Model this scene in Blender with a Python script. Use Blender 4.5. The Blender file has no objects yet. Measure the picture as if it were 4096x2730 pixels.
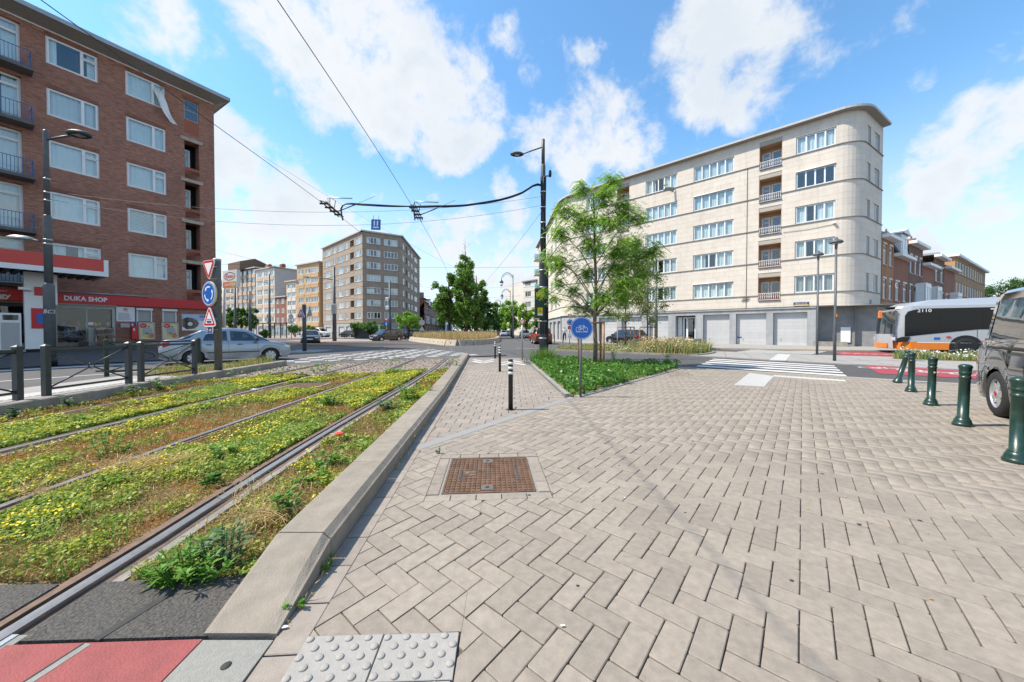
import bpy, bmesh, math, random
import numpy as np
from mathutils import Vector, Matrix, Euler
random.seed(7); RNG = np.random.default_rng(11)
R = math.radians
SC = bpy.context.scene
COL = SC.collection

# ---------------------------------------------------------------- camera, world, sun, exposure
CAM_H = 1.28; FPX = 1385.0; PITCH = R(0.9); CYP = 1325 + FPX*math.tan(PITCH)
cam = bpy.data.cameras.new('camera'); cam.sensor_width = 36; cam.lens = FPX/4096*36
cam.clip_start = 0.05; cam.clip_end = 6000
cam.shift_y = (CYP-1365)/4096
camo = bpy.data.objects.new('camera', cam); COL.objects.link(camo)
camo.location = (0, 0, CAM_H); camo.rotation_euler = (R(90)-PITCH, 0, 0)
SC.camera = camo

SUN_EL, SUN_AZ = R(53.5), R(-92)          # azimuth clockwise from +Y
sd = bpy.data.lights.new('sun', 'SUN'); sd.energy = 4.5; sd.angle = R(0.6); sd.color = (1.0, .905, .775)
sun = bpy.data.objects.new('sun', sd); COL.objects.link(sun)
SUND = Vector((math.sin(SUN_AZ)*math.cos(SUN_EL), math.cos(SUN_AZ)*math.cos(SUN_EL), math.sin(SUN_EL)))
sun.rotation_euler = (-SUND).to_track_quat('-Z', 'Y').to_euler(); sun.location = (-30, 0, 60)

SC.view_settings.view_transform = 'Standard'; SC.view_settings.look = 'None'
SC.view_settings.exposure = 0.62; SC.view_settings.gamma = 1.0
SC.cycles.max_bounces = 6; SC.cycles.diffuse_bounces = 3; SC.cycles.glossy_bounces = 3
SC.cycles.transparent_max_bounces = 12; SC.cycles.transmission_bounces = 3
SC.cycles.caustics_reflective = False; SC.cycles.caustics_refractive = False
SC.cycles.sample_clamp_indirect = 6

def pdir(x, y):
    v = Vector(((x-2048)/FPX, 1.0, -(y-CYP)/FPX))
    v.rotate(Euler((-PITCH, 0, 0))); return v.normalized()

world = bpy.data.worlds.new('World'); SC.world = world; world.use_nodes = True
wn = world.node_tree; wn.nodes.clear(); WL = wn.links.new
def wnode(t, **k):
    n = wn.nodes.new(t)
    for a, b in k.items(): setattr(n, a, b)
    return n
def wmath(op, a, b=None, c=None, clamp=False):
    n = wnode('ShaderNodeMath', operation=op, use_clamp=clamp)
    for i, v in enumerate((a, b, c)):
        if v is None: continue
        if isinstance(v, (int, float)): n.inputs[i].default_value = v
        else: WL(v, n.inputs[i])
    return n.outputs[0]
sky = wnode('ShaderNodeTexSky', sky_type='NISHITA', sun_disc=False, sun_elevation=SUN_EL, sun_rotation=SUN_AZ % (2*math.pi),
            air_density=1.15, dust_density=0.35, ozone_density=2.2, altitude=50)
tc = wnode('ShaderNodeTexCoord'); GEN = tc.outputs['Generated']
sep = wnode('ShaderNodeSeparateXYZ'); WL(GEN, sep.inputs[0])
zc = wmath('MAXIMUM', sep.outputs[2], 0.0)
den = wmath('ADD', zc, 0.16)
comb = wnode('ShaderNodeCombineXYZ')
WL(wmath('DIVIDE', sep.outputs[0], den), comb.inputs[0]); WL(wmath('DIVIDE', sep.outputs[1], den), comb.inputs[1])
def wnoise(scale, det, rough, dist=0.0, vec=None, off=(0, 0, 0)):
    m = wnode('ShaderNodeMapping'); WL(vec or comb.outputs[0], m.inputs[0]); m.inputs[1].default_value = off
    n = wnode('ShaderNodeTexNoise'); WL(m.outputs[0], n.inputs['Vector'])
    n.inputs['Scale'].default_value = scale; n.inputs['Detail'].default_value = det
    n.inputs['Roughness'].default_value = rough; n.inputs['Distortion'].default_value = dist
    return n.outputs['Fac']
n_big = wnoise(1.5, 3, .5, .2, off=(3.1, 1.7, 0))
n_det = wnoise(7.0, 9, .60, .35, vec=GEN, off=(.3, .2, .6))
n_fin = wnoise(20.0, 6, .62, .2, vec=GEN)
# cloud masses of this sky, as directions from the ground with an angular size
CL = [(1190, 150, 270, 1), (1380, 250, 330, 1), (1620, 300, 330, 1), (1800, 450, 260, 1), (1830, 600, 150, .9), (1560, 480, 190, 1), (1000, 60, 190, .9), (1480, 40, 300, 1),
      (2190, 560, 170, 1), (2360, 520, 220, 1), (2500, 590, 170, .95), (2290, 680, 130, .9), (2420, 400, 110, .7),
      (2850, 120, 260, 1), (3080, 90, 260, .95), (2830, 330, 190, .95), (2980, 350, 170, .85), (3240, 180, 130, .6), (2960, 480, 80, .75),
      (3870, 560, 260, .95), (4080, 470, 300, 1), (3760, 730, 230, 1), (3950, 820, 260, .9), (4060, 200, 170, .7), (3660, 1010, 150, .9), (3700, 320, 110, .55),
      (930, 640, 200, 1), (1120, 780, 210, 1), (1010, 940, 260, .95), (1250, 900, 170, .9), (880, 460, 110, .7),
      (700, 60, 200, .72), (850, 190, 120, .6), (600, 20, 140, .6), (2050, 150, 110, .72), (2110, 290, 90, .66), (2010, 735, 85, .85), (2370, 200, 80, .55),
      (1500, 1010, 230, .85), (1800, 980, 220, .8), (2080, 860, 110, .65), (2030, 1090, 240, .85), (1300, 1060, 230, .9), (3980, 1060, 200, .8)]
acc = None
for (x, y, r, a) in CL:
    d = wnode('ShaderNodeVectorMath', operation='DISTANCE'); WL(GEN, d.inputs[0]); d.inputs[1].default_value = pdir(x, y)
    k = 1/(1+((x-2048)/FPX)**2+((y-1340)/FPX)**2)**.75
    mr = wnode('ShaderNodeMapRange', interpolation_type='SMOOTHSTEP'); WL(d.outputs[1], mr.inputs[0])
    mr.inputs[1].default_value = r/FPX*k*1.62; mr.inputs[2].default_value = r/FPX*k*.15
    mr.inputs[3].default_value = 0; mr.inputs[4].default_value = a
    acc = mr.outputs[0] if acc is None else wmath('SMOOTH_MAX', acc, mr.outputs[0], .25)
# beyond the view the same kind of broken cumulus goes on
back = wnode('ShaderNodeMapRange', interpolation_type='SMOOTHSTEP'); WL(sep.outputs[1], back.inputs[0])
back.inputs[1].default_value = .42; back.inputs[2].default_value = .05; back.inputs[3].default_value = 0; back.inputs[4].default_value = 1
far_c = wnode('ShaderNodeMapRange', interpolation_type='SMOOTHSTEP'); WL(n_big, far_c.inputs[0])
far_c.inputs[1].default_value = .42; far_c.inputs[2].default_value = .66; far_c.inputs[4].default_value = 1
acc = wmath('MAXIMUM', acc, wmath('MULTIPLY', back.outputs[0], far_c.outputs[0]))
nz = wmath('ADD', wmath('MULTIPLY', wmath('SUBTRACT', n_det, .5), 1.9), wmath('MULTIPLY', wmath('SUBTRACT', n_fin, .5), 1.0))
dens = wmath('ADD', acc, nz)
cm = wnode('ShaderNodeMapRange', interpolation_type='SMOOTHSTEP'); WL(dens, cm.inputs[0])
cm.inputs[1].default_value = .33; cm.inputs[2].default_value = .95; cm.inputs[3].default_value = 0; cm.inputs[4].default_value = .97
hz = wnode('ShaderNodeMapRange', interpolation_type='SMOOTHSTEP'); WL(sep.outputs[2], hz.inputs[0])
hz.inputs[1].default_value = .47; hz.inputs[2].default_value = -.02; hz.inputs[3].default_value = 0; hz.inputs[4].default_value = .9
cov = wmath('MAXIMUM', cm.outputs[0], hz.outputs[0])
shade = wnode('ShaderNodeMapRange', interpolation_type='SMOOTHSTEP'); WL(wmath('ADD', wmath('MULTIPLY', dens, .5), wnoise(3.2, 5, .55, .4, vec=GEN, off=(2.2, .4, 0))), shade.inputs[0])
shade.inputs[1].default_value = .75; shade.inputs[2].default_value = 1.25
ccol = wnode('ShaderNodeMix', data_type='RGBA'); WL(shade.outputs[0], ccol.inputs[0])
ccol.inputs[6].default_value = (4.15, 4.25, 4.4, 1); ccol.inputs[7].default_value = (3.45, 3.75, 4.05, 1)
skyt = wnode('ShaderNodeMix', data_type='RGBA', blend_type='MULTIPLY'); skyt.inputs[0].default_value = 1
WL(sky.outputs[0], skyt.inputs[6]); skyt.inputs[7].default_value = (.78, 1.09, 1.19, 1)
mixc = wnode('ShaderNodeMix', data_type='RGBA'); WL(cov, mixc.inputs[0]); WL(skyt.outputs[2], mixc.inputs[6]); WL(ccol.outputs[2], mixc.inputs[7])
bg = wnode('ShaderNodeBackground'); WL(mixc.outputs[2], bg.inputs[0]); bg.inputs[1].default_value = 0.148
wo = wnode('ShaderNodeOutputWorld'); WL(bg.outputs[0], wo.inputs[0])
world.cycles.sampling_method = 'MANUAL'; world.cycles.sample_map_resolution = 512
# ---------------------------------------------------------------- helpers
def G(x, y, z=0.0):
    "ground point under a photograph position (design aid: gives a plain world position)"
    d = pdir(x, y); t = (z-CAM_H)/d.z
    return (d.x*t, d.y*t)
def P3(x, y, Y):
    d = pdir(x, y); t = Y/d.y
    return (d.x*t, Y, CAM_H+d.z*t)

class MB:
    def __init__(s): s.v = []; s.f = []; s.m = []; s.sm = []
    def add(s, vs, fs, mi=0, smooth=False):
        b = len(s.v); s.v.extend([tuple(p) for p in vs])
        for f in fs: s.f.append(tuple(i+b for i in f)); s.m.append(mi); s.sm.append(smooth)
        return s
    def box(s, c, d, mi=0, rz=0.0):
        x, y, z = d[0]/2, d[1]/2, d[2]/2; ca, sa = math.cos(rz), math.sin(rz)
        vs = []
        for sx, sy, sz in ((-1,-1,-1),(1,-1,-1),(1,1,-1),(-1,1,-1),(-1,-1,1),(1,-1,1),(1,1,1),(-1,1,1)):
            px, py = sx*x, sy*y
            vs.append((c[0]+px*ca-py*sa, c[1]+px*sa+py*ca, c[2]+sz*z))
        return s.add(vs, [(3,2,1,0),(4,5,6,7),(0,1,5,4),(1,2,6,5),(2,3,7,6),(3,0,4,7)], mi)
    def b2(s, x0, x1, y0, y1, z0, z1, mi=0):
        return s.box(((x0+x1)/2,(y0+y1)/2,(z0+z1)/2),(abs(x1-x0),abs(y1-y0),abs(z1-z0)), mi)
    def cbox(s, c, d, ch=.01, mi=0, rz=0.0, bottom=True):
        "box with chamfered top edges and vertical corners kept sharp"
        x, y, z = d[0]/2, d[1]/2, d[2]/2; ca, sa = math.cos(rz), math.sin(rz)
        vs = []
        for (zz, k) in ((-z, 0), (z-ch, 0), (z, ch)):
            for sx, sy in ((-1,-1),(1,-1),(1,1),(-1,1)):
                px, py = sx*(x-k), sy*(y-k)
                vs.append((c[0]+px*ca-py*sa, c[1]+px*sa+py*ca, c[2]+zz))
        fs = [(8,9,10,11)]+[(i,(i+1)%4,4+(i+1)%4,4+i) for i in range(4)]+[(4+i,4+(i+1)%4,8+(i+1)%4,8+i) for i in range(4)]
        if bottom: fs.append((3,2,1,0))
        return s.add(vs, fs, mi)
    def tube(s, pts, r, n=8, mi=0, cap=True, smooth=True):
        pts = [Vector(p) for p in pts]; k = len(pts)
        rr = r if isinstance(r, (list, tuple)) else [r]*k
        vs = []; up = Vector((0,0,1)); prev = None
        for i, p in enumerate(pts):
            t = (pts[min(i+1,k-1)]-pts[max(i-1,0)])
            if t.length < 1e-9: t = Vector((0,0,1))
            t.normalize()
            if prev is None:
                a = up if abs(t.z) < .95 else Vector((1,0,0))
                u = t.cross(a).normalized()
            else:
                u = (prev - t*prev.dot(t))
                if u.length < 1e-6: u = t.cross(up)
                u.normalize()
            prev = u; w = t.cross(u)
            for j in range(n):
                a = 2*math.pi*j/n
                vs.append(p+(u*math.cos(a)+w*math.sin(a))*rr[i])
        fs = []
        for i in range(k-1):
            for j in range(n):
                fs.append((i*n+j, i*n+(j+1)%n, (i+1)*n+(j+1)%n, (i+1)*n+j))
        s.add(vs, fs, mi, smooth)
        if cap:
            b = len(s.v)-len(vs)
            s.f.append(tuple(b+j for j in reversed(range(n)))); s.m.append(mi); s.sm.append(False)
            s.f.append(tuple(b+(k-1)*n+j for j in range(n))); s.m.append(mi); s.sm.append(False)
        return s
    def lathe(s, prof, n=16, c=(0,0,0), mi=0, smooth=True, axis='z', cap=True):
        vs = []; fs = []
        for (r, z) in prof:
            for j in range(n):
                a = 2*math.pi*j/n; x, y = r*math.cos(a), r*math.sin(a)
                q = (x, y, z) if axis == 'z' else ((x, z, y) if axis == 'y' else (z, x, y))
                vs.append((c[0]+q[0], c[1]+q[1], c[2]+q[2]))
        k = len(prof)
        for i in range(k-1):
            for j in range(n):
                q = (i*n+j, i*n+(j+1)%n, (i+1)*n+(j+1)%n, (i+1)*n+j)
                fs.append(q if axis != 'y' else q[::-1])
        if cap: fs.append(tuple(reversed(range(n)))); fs.append(tuple((k-1)*n+j for j in range(n)))
        return s.add(vs, fs, mi, smooth)
    def prism(s, poly, z0, z1, mi=0, bottom=False, mi_side=None):
        n = len(poly)
        a = sum(poly[i][0]*poly[(i+1)%n][1]-poly[(i+1)%n][0]*poly[i][1] for i in range(n))
        if a < 0: poly = poly[::-1]
        vs = [(p[0], p[1], z0) for p in poly]+[(p[0], p[1], z1) for p in poly]
        s.add(vs, [tuple(range(n, 2*n))]+([tuple(reversed(range(n)))] if bottom else []), mi)
        b = len(s.v)-2*n
        for i in range(n):
            j = (i+1) % n
            s.f.append((b+i, b+j, b+n+j, b+n+i)); s.m.append(mi if mi_side is None else mi_side); s.sm.append(False)
        return s
    def sheet(s, poly, z, mi=0):
        n = len(poly)
        a = sum(poly[i][0]*poly[(i+1)%n][1]-poly[(i+1)%n][0]*poly[i][1] for i in range(n))
        if a < 0: poly = poly[::-1]
        return s.add([(p[0], p[1], z if not callable(z) else z(p[0], p[1])) for p in poly], [tuple(range(n))], mi)
    def plate(s, poly, y0, y1, mi=0, mi_side=None):
        "outline in x,z extruded along y (y0 is the front)"
        n = len(poly)
        a = sum(poly[i][0]*poly[(i+1)%n][1]-poly[(i+1)%n][0]*poly[i][1] for i in range(n))
        if a < 0: poly = poly[::-1]
        vs = [(p[0], y0, p[1]) for p in poly]+[(p[0], y1, p[1]) for p in poly]
        fs = [tuple(range(n)), tuple(reversed(range(n, 2*n)))]
        s.add(vs, fs, mi); b = len(s.v)-2*n
        for i in range(n):
            j = (i+1) % n
            s.f.append((b+i, b+n+i, b+n+j, b+j)); s.m.append(mi if mi_side is None else mi_side); s.sm.append(False)
        return s
    def xf(s, M):
        s.v = [tuple(M @ Vector(p)) for p in s.v]; return s
    def mesh(s, name, mats):
        me = bpy.data.meshes.new(name); me.from_pydata(s.v, [], s.f)
        for m in (mats if isinstance(mats, (list, tuple)) else [mats]): me.materials.append(m)
        if len(s.f):
            me.polygons.foreach_set('material_index', s.m); me.polygons.foreach_set('use_smooth', s.sm)
        me.update(); return me
    def build(s, name, mats, parent=None, loc=None, rz=None, label=None):
        return obj(name, s.mesh(name, mats), parent, loc, rz, label)

def obj(name, me, parent=None, loc=None, rz=None, label=None):
    o = bpy.data.objects.new(name, me); COL.objects.link(o)
    if parent is not None: o.parent = parent
    if loc is not None: o.location = loc
    if rz is not None: o.rotation_euler = (0, 0, rz)
    if label: o['label'] = label
    return o
def tag(o, label=None, cat=None, group=None, kind=None):
    if label: o['label'] = label
    if cat: o['category'] = cat
    if group: o['group'] = group
    if kind: o['kind'] = kind
    return o
def thing(name, label, cat, loc=(0,0,0), rz=0.0, group=None):
    o = bpy.data.objects.new(name, None); COL.objects.link(o); o.empty_display_size = .2
    o.location = loc; o.rotation_euler = (0, 0, rz)
    return tag(o, label, cat, group)
def struct(name, mb, mats): 
    o = mb.build(name, mats); o['kind'] = 'structure'; return o
def stuff(name, me, label, cat, parent=None):
    o = obj(name, me, parent); o['kind'] = 'stuff'
    if label: o['label'] = label
    if parent is None and cat: o['category'] = cat
    return o
def copy_tree(o, parent=None):
    c = o.copy(); COL.objects.link(c); c.parent = parent
    for ch in list(o.children): copy_tree(ch, c)
    return c
def np_mesh(name, V, F, mats, mi=None, smooth=False):
    "V (n,3) float, F (m,k) int: fast mesh of equal-sized faces"
    me = bpy.data.meshes.new(name); V = np.asarray(V, np.float32); F = np.asarray(F, np.int32); m, k = F.shape
    me.vertices.add(len(V)); me.vertices.foreach_set('co', V.ravel())
    me.loops.add(m*k); me.loops.foreach_set('vertex_index', F.ravel())
    me.polygons.add(m); me.polygons.foreach_set('loop_start', np.arange(0, m*k, k, dtype=np.int32))
    try: me.polygons.foreach_set('loop_total', np.full(m, k, np.int32))
    except Exception: pass
    for mt in (mats if isinstance(mats, (list, tuple)) else [mats]): me.materials.append(mt)
    if mi is not None: me.polygons.foreach_set('material_index', np.asarray(mi, np.int32))
    if smooth: me.polygons.foreach_set('use_smooth', np.ones(m, bool))
    me.update(calc_edges=True); return me
def text_mesh(txt, size, depth=.004, font_shear=0.0, bold=0.0, space=1.0, align='CENTER'):
    c = bpy.data.curves.new('t', 'FONT'); c.body = txt; c.size = size; c.extrude = depth; c.align_x = align; c.align_y = 'CENTER'
    c.shear = font_shear; c.offset = bold; c.space_character = space; c.resolution_u = 3
    o = bpy.data.objects.new('t', c); COL.objects.link(o)
    dg = bpy.context.evaluated_depsgraph_get(); me = bpy.data.meshes.new_from_object(o.evaluated_get(dg))
    bpy.data.objects.remove(o); bpy.data.curves.remove(c)
    me.transform(Matrix.Rotation(R(90), 4, 'X'))     # readable from -y, in x,z
    return me
def lettering(txt, size, mat, parent, loc, rz=0.0, name='lettering', wfit=None, **k):
    me = text_mesh(txt, size, **k); me.materials.clear(); me.materials.append(mat)
    if wfit:
        xs = [v.co.x for v in me.vertices]; w = max(xs)-min(xs)
        me.transform(Matrix.Scale(wfit/w, 4, (1,0,0)))
    return obj(name, me, parent, loc, rz)

# ---------------------------------------------------------------- materials
MAT = {}
def mat(name, col, rough=.6, metal=0.0, var=.12, vscale=6.0, bump=0.0, bscale=40.0, orand=0.0, spec=.5, stain=0.0, sscale=.7, scol=(.5,.5,.5), coat=0.0, detail=6, island=0.0, streak=0.0):
    m = bpy.data.materials.new(name); m.use_nodes = True; MAT[name] = m
    nt = m.node_tree; n = nt.nodes; L = nt.links.new; b = n['Principled BSDF']
    b.inputs['Roughness'].default_value = rough; b.inputs['Metallic'].default_value = metal
    b.inputs['Specular IOR Level'].default_value = spec
    if coat: b.inputs['Coat Weight'].default_value = coat; b.inputs['Coat Roughness'].default_value = .04
    tcn = n.new('ShaderNodeNewGeometry'); co = tcn.outputs['Position']
    cur = None
    rgb = n.new('ShaderNodeRGB'); rgb.outputs[0].default_value = (*col, 1); cur = rgb.outputs[0]
    if var:
        nz = n.new('ShaderNodeTexNoise'); nz.inputs['Scale'].default_value = vscale; nz.inputs['Detail'].default_value = detail; nz.inputs['Roughness'].default_value = .62
        L(co, nz.inputs['Vector'])
        mr = n.new('ShaderNodeMapRange'); L(nz.outputs['Fac'], mr.inputs[0]); mr.inputs[1].default_value = .25; mr.inputs[2].default_value = .75
        mr.inputs[3].default_value = 1-var; mr.inputs[4].default_value = 1+var
        hs = n.new('ShaderNodeMix'); hs.data_type = 'RGBA'; hs.blend_type = 'MULTIPLY'; hs.inputs[0].default_value = 1
        L(cur, hs.inputs[6]); L(mr.outputs[0], hs.inputs[7]); cur = hs.outputs[2]
    if stain:
        nz = n.new('ShaderNodeTexNoise'); nz.inputs['Scale'].default_value = sscale; nz.inputs['Detail'].default_value = 5; nz.inputs['Roughness'].default_value = .6
        L(co, nz.inputs['Vector'])
        mr = n.new('ShaderNodeMapRange'); L(nz.outputs['Fac'], mr.inputs[0]); mr.inputs[1].default_value = .5; mr.inputs[2].default_value = .72
        mr.inputs[3].default_value = 0; mr.inputs[4].default_value = stain
        hs = n.new('ShaderNodeMix'); hs.data_type = 'RGBA'; L(mr.outputs[0], hs.inputs[0]); L(cur, hs.inputs[6]); hs.inputs[7].default_value = (*scol, 1); cur = hs.outputs[2]
    if orand:
        oi = n.new('ShaderNodeObjectInfo')
        mr = n.new('ShaderNodeMapRange'); L(oi.outputs['Random'], mr.inputs[0]); mr.inputs[3].default_value = 1-orand; mr.inputs[4].default_value = 1+orand
        hs = n.new('ShaderNodeMix'); hs.data_type = 'RGBA'; hs.blend_type = 'MULTIPLY'; hs.inputs[0].default_value = 1
        L(cur, hs.inputs[6]); L(mr.outputs[0], hs.inputs[7]); cur = hs.outputs[2]
    if island:
        mr = n.new('ShaderNodeMapRange'); L(tcn.outputs['Random Per Island'], mr.inputs[0]); mr.inputs[3].default_value = 1-island; mr.inputs[4].default_value = 1+island
        hs = n.new('ShaderNodeMix'); hs.data_type = 'RGBA'; hs.blend_type = 'MULTIPLY'; hs.inputs[0].default_value = 1
        L(cur, hs.inputs[6]); L(mr.outputs[0], hs.inputs[7]); cur = hs.outputs[2]
    if streak:
        mp = n.new('ShaderNodeMapping'); mp.inputs[3].default_value = (2.6,2.6,.16); L(co, mp.inputs[0])
        nz = n.new('ShaderNodeTexNoise'); nz.inputs['Scale'].default_value = 1; nz.inputs['Detail'].default_value = 6; nz.inputs['Roughness'].default_value = .65; L(mp.outputs[0], nz.inputs['Vector'])
        mr = n.new('ShaderNodeMapRange'); L(nz.outputs['Fac'], mr.inputs[0]); mr.inputs[1].default_value = .45; mr.inputs[2].default_value = .8; mr.inputs[3].default_value = 1; mr.inputs[4].default_value = 1-streak
        hs = n.new('ShaderNodeMix'); hs.data_type = 'RGBA'; hs.blend_type = 'MULTIPLY'; hs.inputs[0].default_value = 1
        L(cur, hs.inputs[6]); L(mr.outputs[0], hs.inputs[7]); cur = hs.outputs[2]
    L(cur, b.inputs['Base Color'])
    if bump:
        nz = n.new('ShaderNodeTexNoise'); nz.inputs['Scale'].default_value = bscale; nz.inputs['Detail'].default_value = 5; L(co, nz.inputs['Vector'])
        bp = n.new('ShaderNodeBump'); bp.inputs['Strength'].default_value = bump; bp.inputs['Distance'].default_value = .01
        L(nz.outputs['Fac'], bp.inputs['Height']); L(bp.outputs[0], b.inputs['Normal'])
    return m
def leafmat(name, c1, c2, rough=.55, trans=.35, scale=1.3):
    "leaf: two tones by a per-leaf attribute, some light through"
    m = bpy.data.materials.new(name); m.use_nodes = True; MAT[name] = m
    nt = m.node_tree; n = nt.nodes; L = nt.links.new; b = n['Principled BSDF']
    geo = n.new('ShaderNodeNewGeometry')
    mr = n.new('ShaderNodeMix'); mr.data_type = 'RGBA'; L(geo.outputs['Random Per Island'], mr.inputs[0])
    mr.inputs[6].default_value = (*c1, 1); mr.inputs[7].default_value = (*c2, 1)
    b.inputs['Roughness'].default_value = rough; b.inputs['Specular IOR Level'].default_value = .35
    L(mr.outputs[2], b.inputs['Base Color'])
    t = n.new('ShaderNodeBsdfTranslucent'); L(mr.outputs[2], t.inputs[0])
    ms = n.new('ShaderNodeMixShader'); ms.inputs[0].default_value = trans
    L(b.outputs[0], ms.inputs[1]); L(t.outputs[0], ms.inputs[2]); L(ms.outputs[0], n['Material Output'].inputs[0])
    return m
def brickmat(name, c1, c2, mortar, w=.21, h=.065, ms=.008, var=.25, plane='XZ', bump=.6, bias=0.0):
    m = bpy.data.materials.new(name); m.use_nodes = True; MAT[name] = m
    nt = m.node_tree; n = nt.nodes; L = nt.links.new; b = n['Principled BSDF']; b.inputs['Roughness'].default_value = .85
    tcn = n.new('ShaderNodeTexCoord'); sp = n.new('ShaderNodeSeparateXYZ'); L(tcn.outputs['Object'], sp.inputs[0])
    ad = n.new('ShaderNodeMath'); L(sp.outputs[0], ad.inputs[0]); L(sp.outputs[1], ad.inputs[1])
    cb = n.new('ShaderNodeCombineXYZ'); L(ad.outputs[0], cb.inputs[0]); L(sp.outputs[2], cb.inputs[1])
    bt = n.new('ShaderNodeTexBrick'); L(cb.outputs[0], bt.inputs['Vector']); bt.inputs['Scale'].default_value = 1
    bt.inputs['Color1'].default_value = (*c1, 1); bt.inputs['Color2'].default_value = (*c2, 1); bt.inputs['Mortar'].default_value = (*mortar, 1)
    bt.inputs['Brick Width'].default_value = w; bt.inputs['Row Height'].default_value = h; bt.inputs['Mortar Size'].default_value = ms; bt.inputs['Bias'].default_value = bias
    bt.offset = .5
    nz = n.new('ShaderNodeTexNoise'); nz.inputs['Scale'].default_value = 9; nz.inputs['Detail'].default_value = 8; nz.inputs['Roughness'].default_value = .7; L(cb.outputs[0], nz.inputs['Vector'])
    mp = n.new('ShaderNodeMapping'); mp.inputs[3].default_value = (.22, 1, 1); L(cb.outputs[0], mp.inputs[0]); L(mp.outputs[0], nz.inputs['Vector']); nz.inputs['Scale'].default_value = 14
    mr = n.new('ShaderNodeMapRange'); L(nz.outputs['Fac'], mr.inputs[0]); mr.inputs[1].default_value = .28; mr.inputs[2].default_value = .72; mr.inputs[3].default_value = 1-var*1.6; mr.inputs[4].default_value = 1+var*1.6
    nz2 = n.new('ShaderNodeTexNoise'); nz2.inputs['Scale'].default_value = .35; nz2.inputs['Detail'].default_value = 4; L(tcn.outputs['Object'], nz2.inputs['Vector'])
    mr2 = n.new('ShaderNodeMapRange'); L(nz2.outputs['Fac'], mr2.inputs[0]); mr2.inputs[1].default_value = .3; mr2.inputs[2].default_value = .7; mr2.inputs[3].default_value = .85; mr2.inputs[4].default_value = 1.12
    mm = n.new('ShaderNodeMath'); mm.operation = 'MULTIPLY'; L(mr.outputs[0], mm.inputs[0]); L(mr2.outputs[0], mm.inputs[1])
    mx = n.new('ShaderNodeMix'); mx.data_type = 'RGBA'; mx.blend_type = 'MULTIPLY'; mx.inputs[0].default_value = 1
    L(bt.outputs['Color'], mx.inputs[6]); L(mm.outputs[0], mx.inputs[7]); L(mx.outputs[2], b.inputs['Base Color'])
    bp = n.new('ShaderNodeBump'); bp.inputs['Strength'].default_value = bump; bp.inputs['Distance'].default_value = .01; bp.invert = True
    L(bt.outputs['Fac'], bp.inputs['Height']); L(bp.outputs[0], b.inputs['Normal'])
    return m
def glassmat(name, tint=(.9,.95,.95), mirror=.12, rough=.01, dark=1.0):
    "window glass: fresnel reflection over a clear pane"
    m = bpy.data.materials.new(name); m.use_nodes = True; MAT[name] = m
    nt = m.node_tree; n = nt.nodes; L = nt.links.new; n.remove(n['Principled BSDF'])
    gl = n.new('ShaderNodeBsdfGlossy'); gl.inputs['Roughness'].default_value = rough; gl.inputs['Color'].default_value = (.95,.97,1,1)
    tr = n.new('ShaderNodeBsdfTransparent'); tr.inputs['Color'].default_value = (*[c*dark for c in tint], 1)
    fr = n.new('ShaderNodeLayerWeight'); fr.inputs['Blend'].default_value = .5
    pw = n.new('ShaderNodeMath'); pw.operation = 'POWER'; L(fr.outputs['Facing'], pw.inputs[0]); pw.inputs[1].default_value = 4.5
    ad = n.new('ShaderNodeMath'); ad.operation = 'ADD'; ad.use_clamp = True; L(pw.outputs[0], ad.inputs[0]); ad.inputs[1].default_value = .045+mirror
    nzt = n.new('ShaderNodeTexNoise'); nzt.inputs['Scale'].default_value = 1.1
    tcn = n.new('ShaderNodeTexCoord'); L(tcn.outputs['Object'], nzt.inputs['Vector'])
    bp = n.new('ShaderNodeBump'); bp.inputs['Strength'].default_value = .05; bp.inputs['Distance'].default_value = .05; L(nzt.outputs['Fac'], bp.inputs['Height']); L(bp.outputs[0], gl.inputs['Normal'])
    ms = n.new('ShaderNodeMixShader'); L(ad.outputs[0], ms.inputs[0]); L(tr.outputs[0], ms.inputs[1]); L(gl.outputs[0], ms.inputs[2])
    L(ms.outputs[0], n['Material Output'].inputs[0]); return m
m = mat
m('asphalt', (.084,.081,.08), .85, var=.28, vscale=3, bump=.5, bscale=160, stain=.45, sscale=.35, scol=(.115,.115,.118))
m('asphalt_rough', (.078,.072,.064), .9, var=.7, vscale=110, bump=1.0, bscale=95, detail=2)
m('asphalt_smooth', (.072,.069,.068), .8, var=.2, vscale=2.5, bump=.35, bscale=120)
m('seam', (.035,.034,.033), .8, var=.3, vscale=20)
m('paver', (.276,.236,.192), .82, var=.2, vscale=22, bump=.4, bscale=260, orand=.10, stain=.5, sscale=1.3, scol=(.205,.175,.145))
m('paver_field', (.276,.236,.192), .82, var=.2, vscale=16, bump=.4, bscale=200, island=.10, stain=.5, sscale=1.3, scol=(.205,.175,.145))
m('paver_far', (.305,.272,.24), .82, var=.15, vscale=9, bump=.3, bscale=200, stain=.35, sscale=.8, scol=(.25,.225,.2))
m('paver_path', (.275,.236,.198), .82, var=.18, vscale=14, bump=.3, bscale=200, orand=.1, stain=.4, sscale=1.5, scol=(.25,.21,.18))
m('joint', (.11,.095,.072), .95, var=.5, vscale=30, bump=.6, bscale=200, stain=.7, sscale=5, scol=(.07,.085,.03))
m('slab_grey', (.25,.245,.22), .85, var=.16, vscale=40, bump=.4, bscale=200, stain=.35, sscale=3, scol=(.19,.185,.17))
m('granite', (.275,.265,.25), .7, var=.14, vscale=60, bump=.2, bscale=200, orand=.06)
m('kerb_tan', (.36,.29,.19), .85, var=.15, vscale=10, bump=.2, bscale=80, orand=.06)
m('sidewalk', (.30,.285,.265), .85, var=.15, vscale=4, bump=.2, bscale=60, stain=.4, sscale=.5, scol=(.23,.21,.2))
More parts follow.
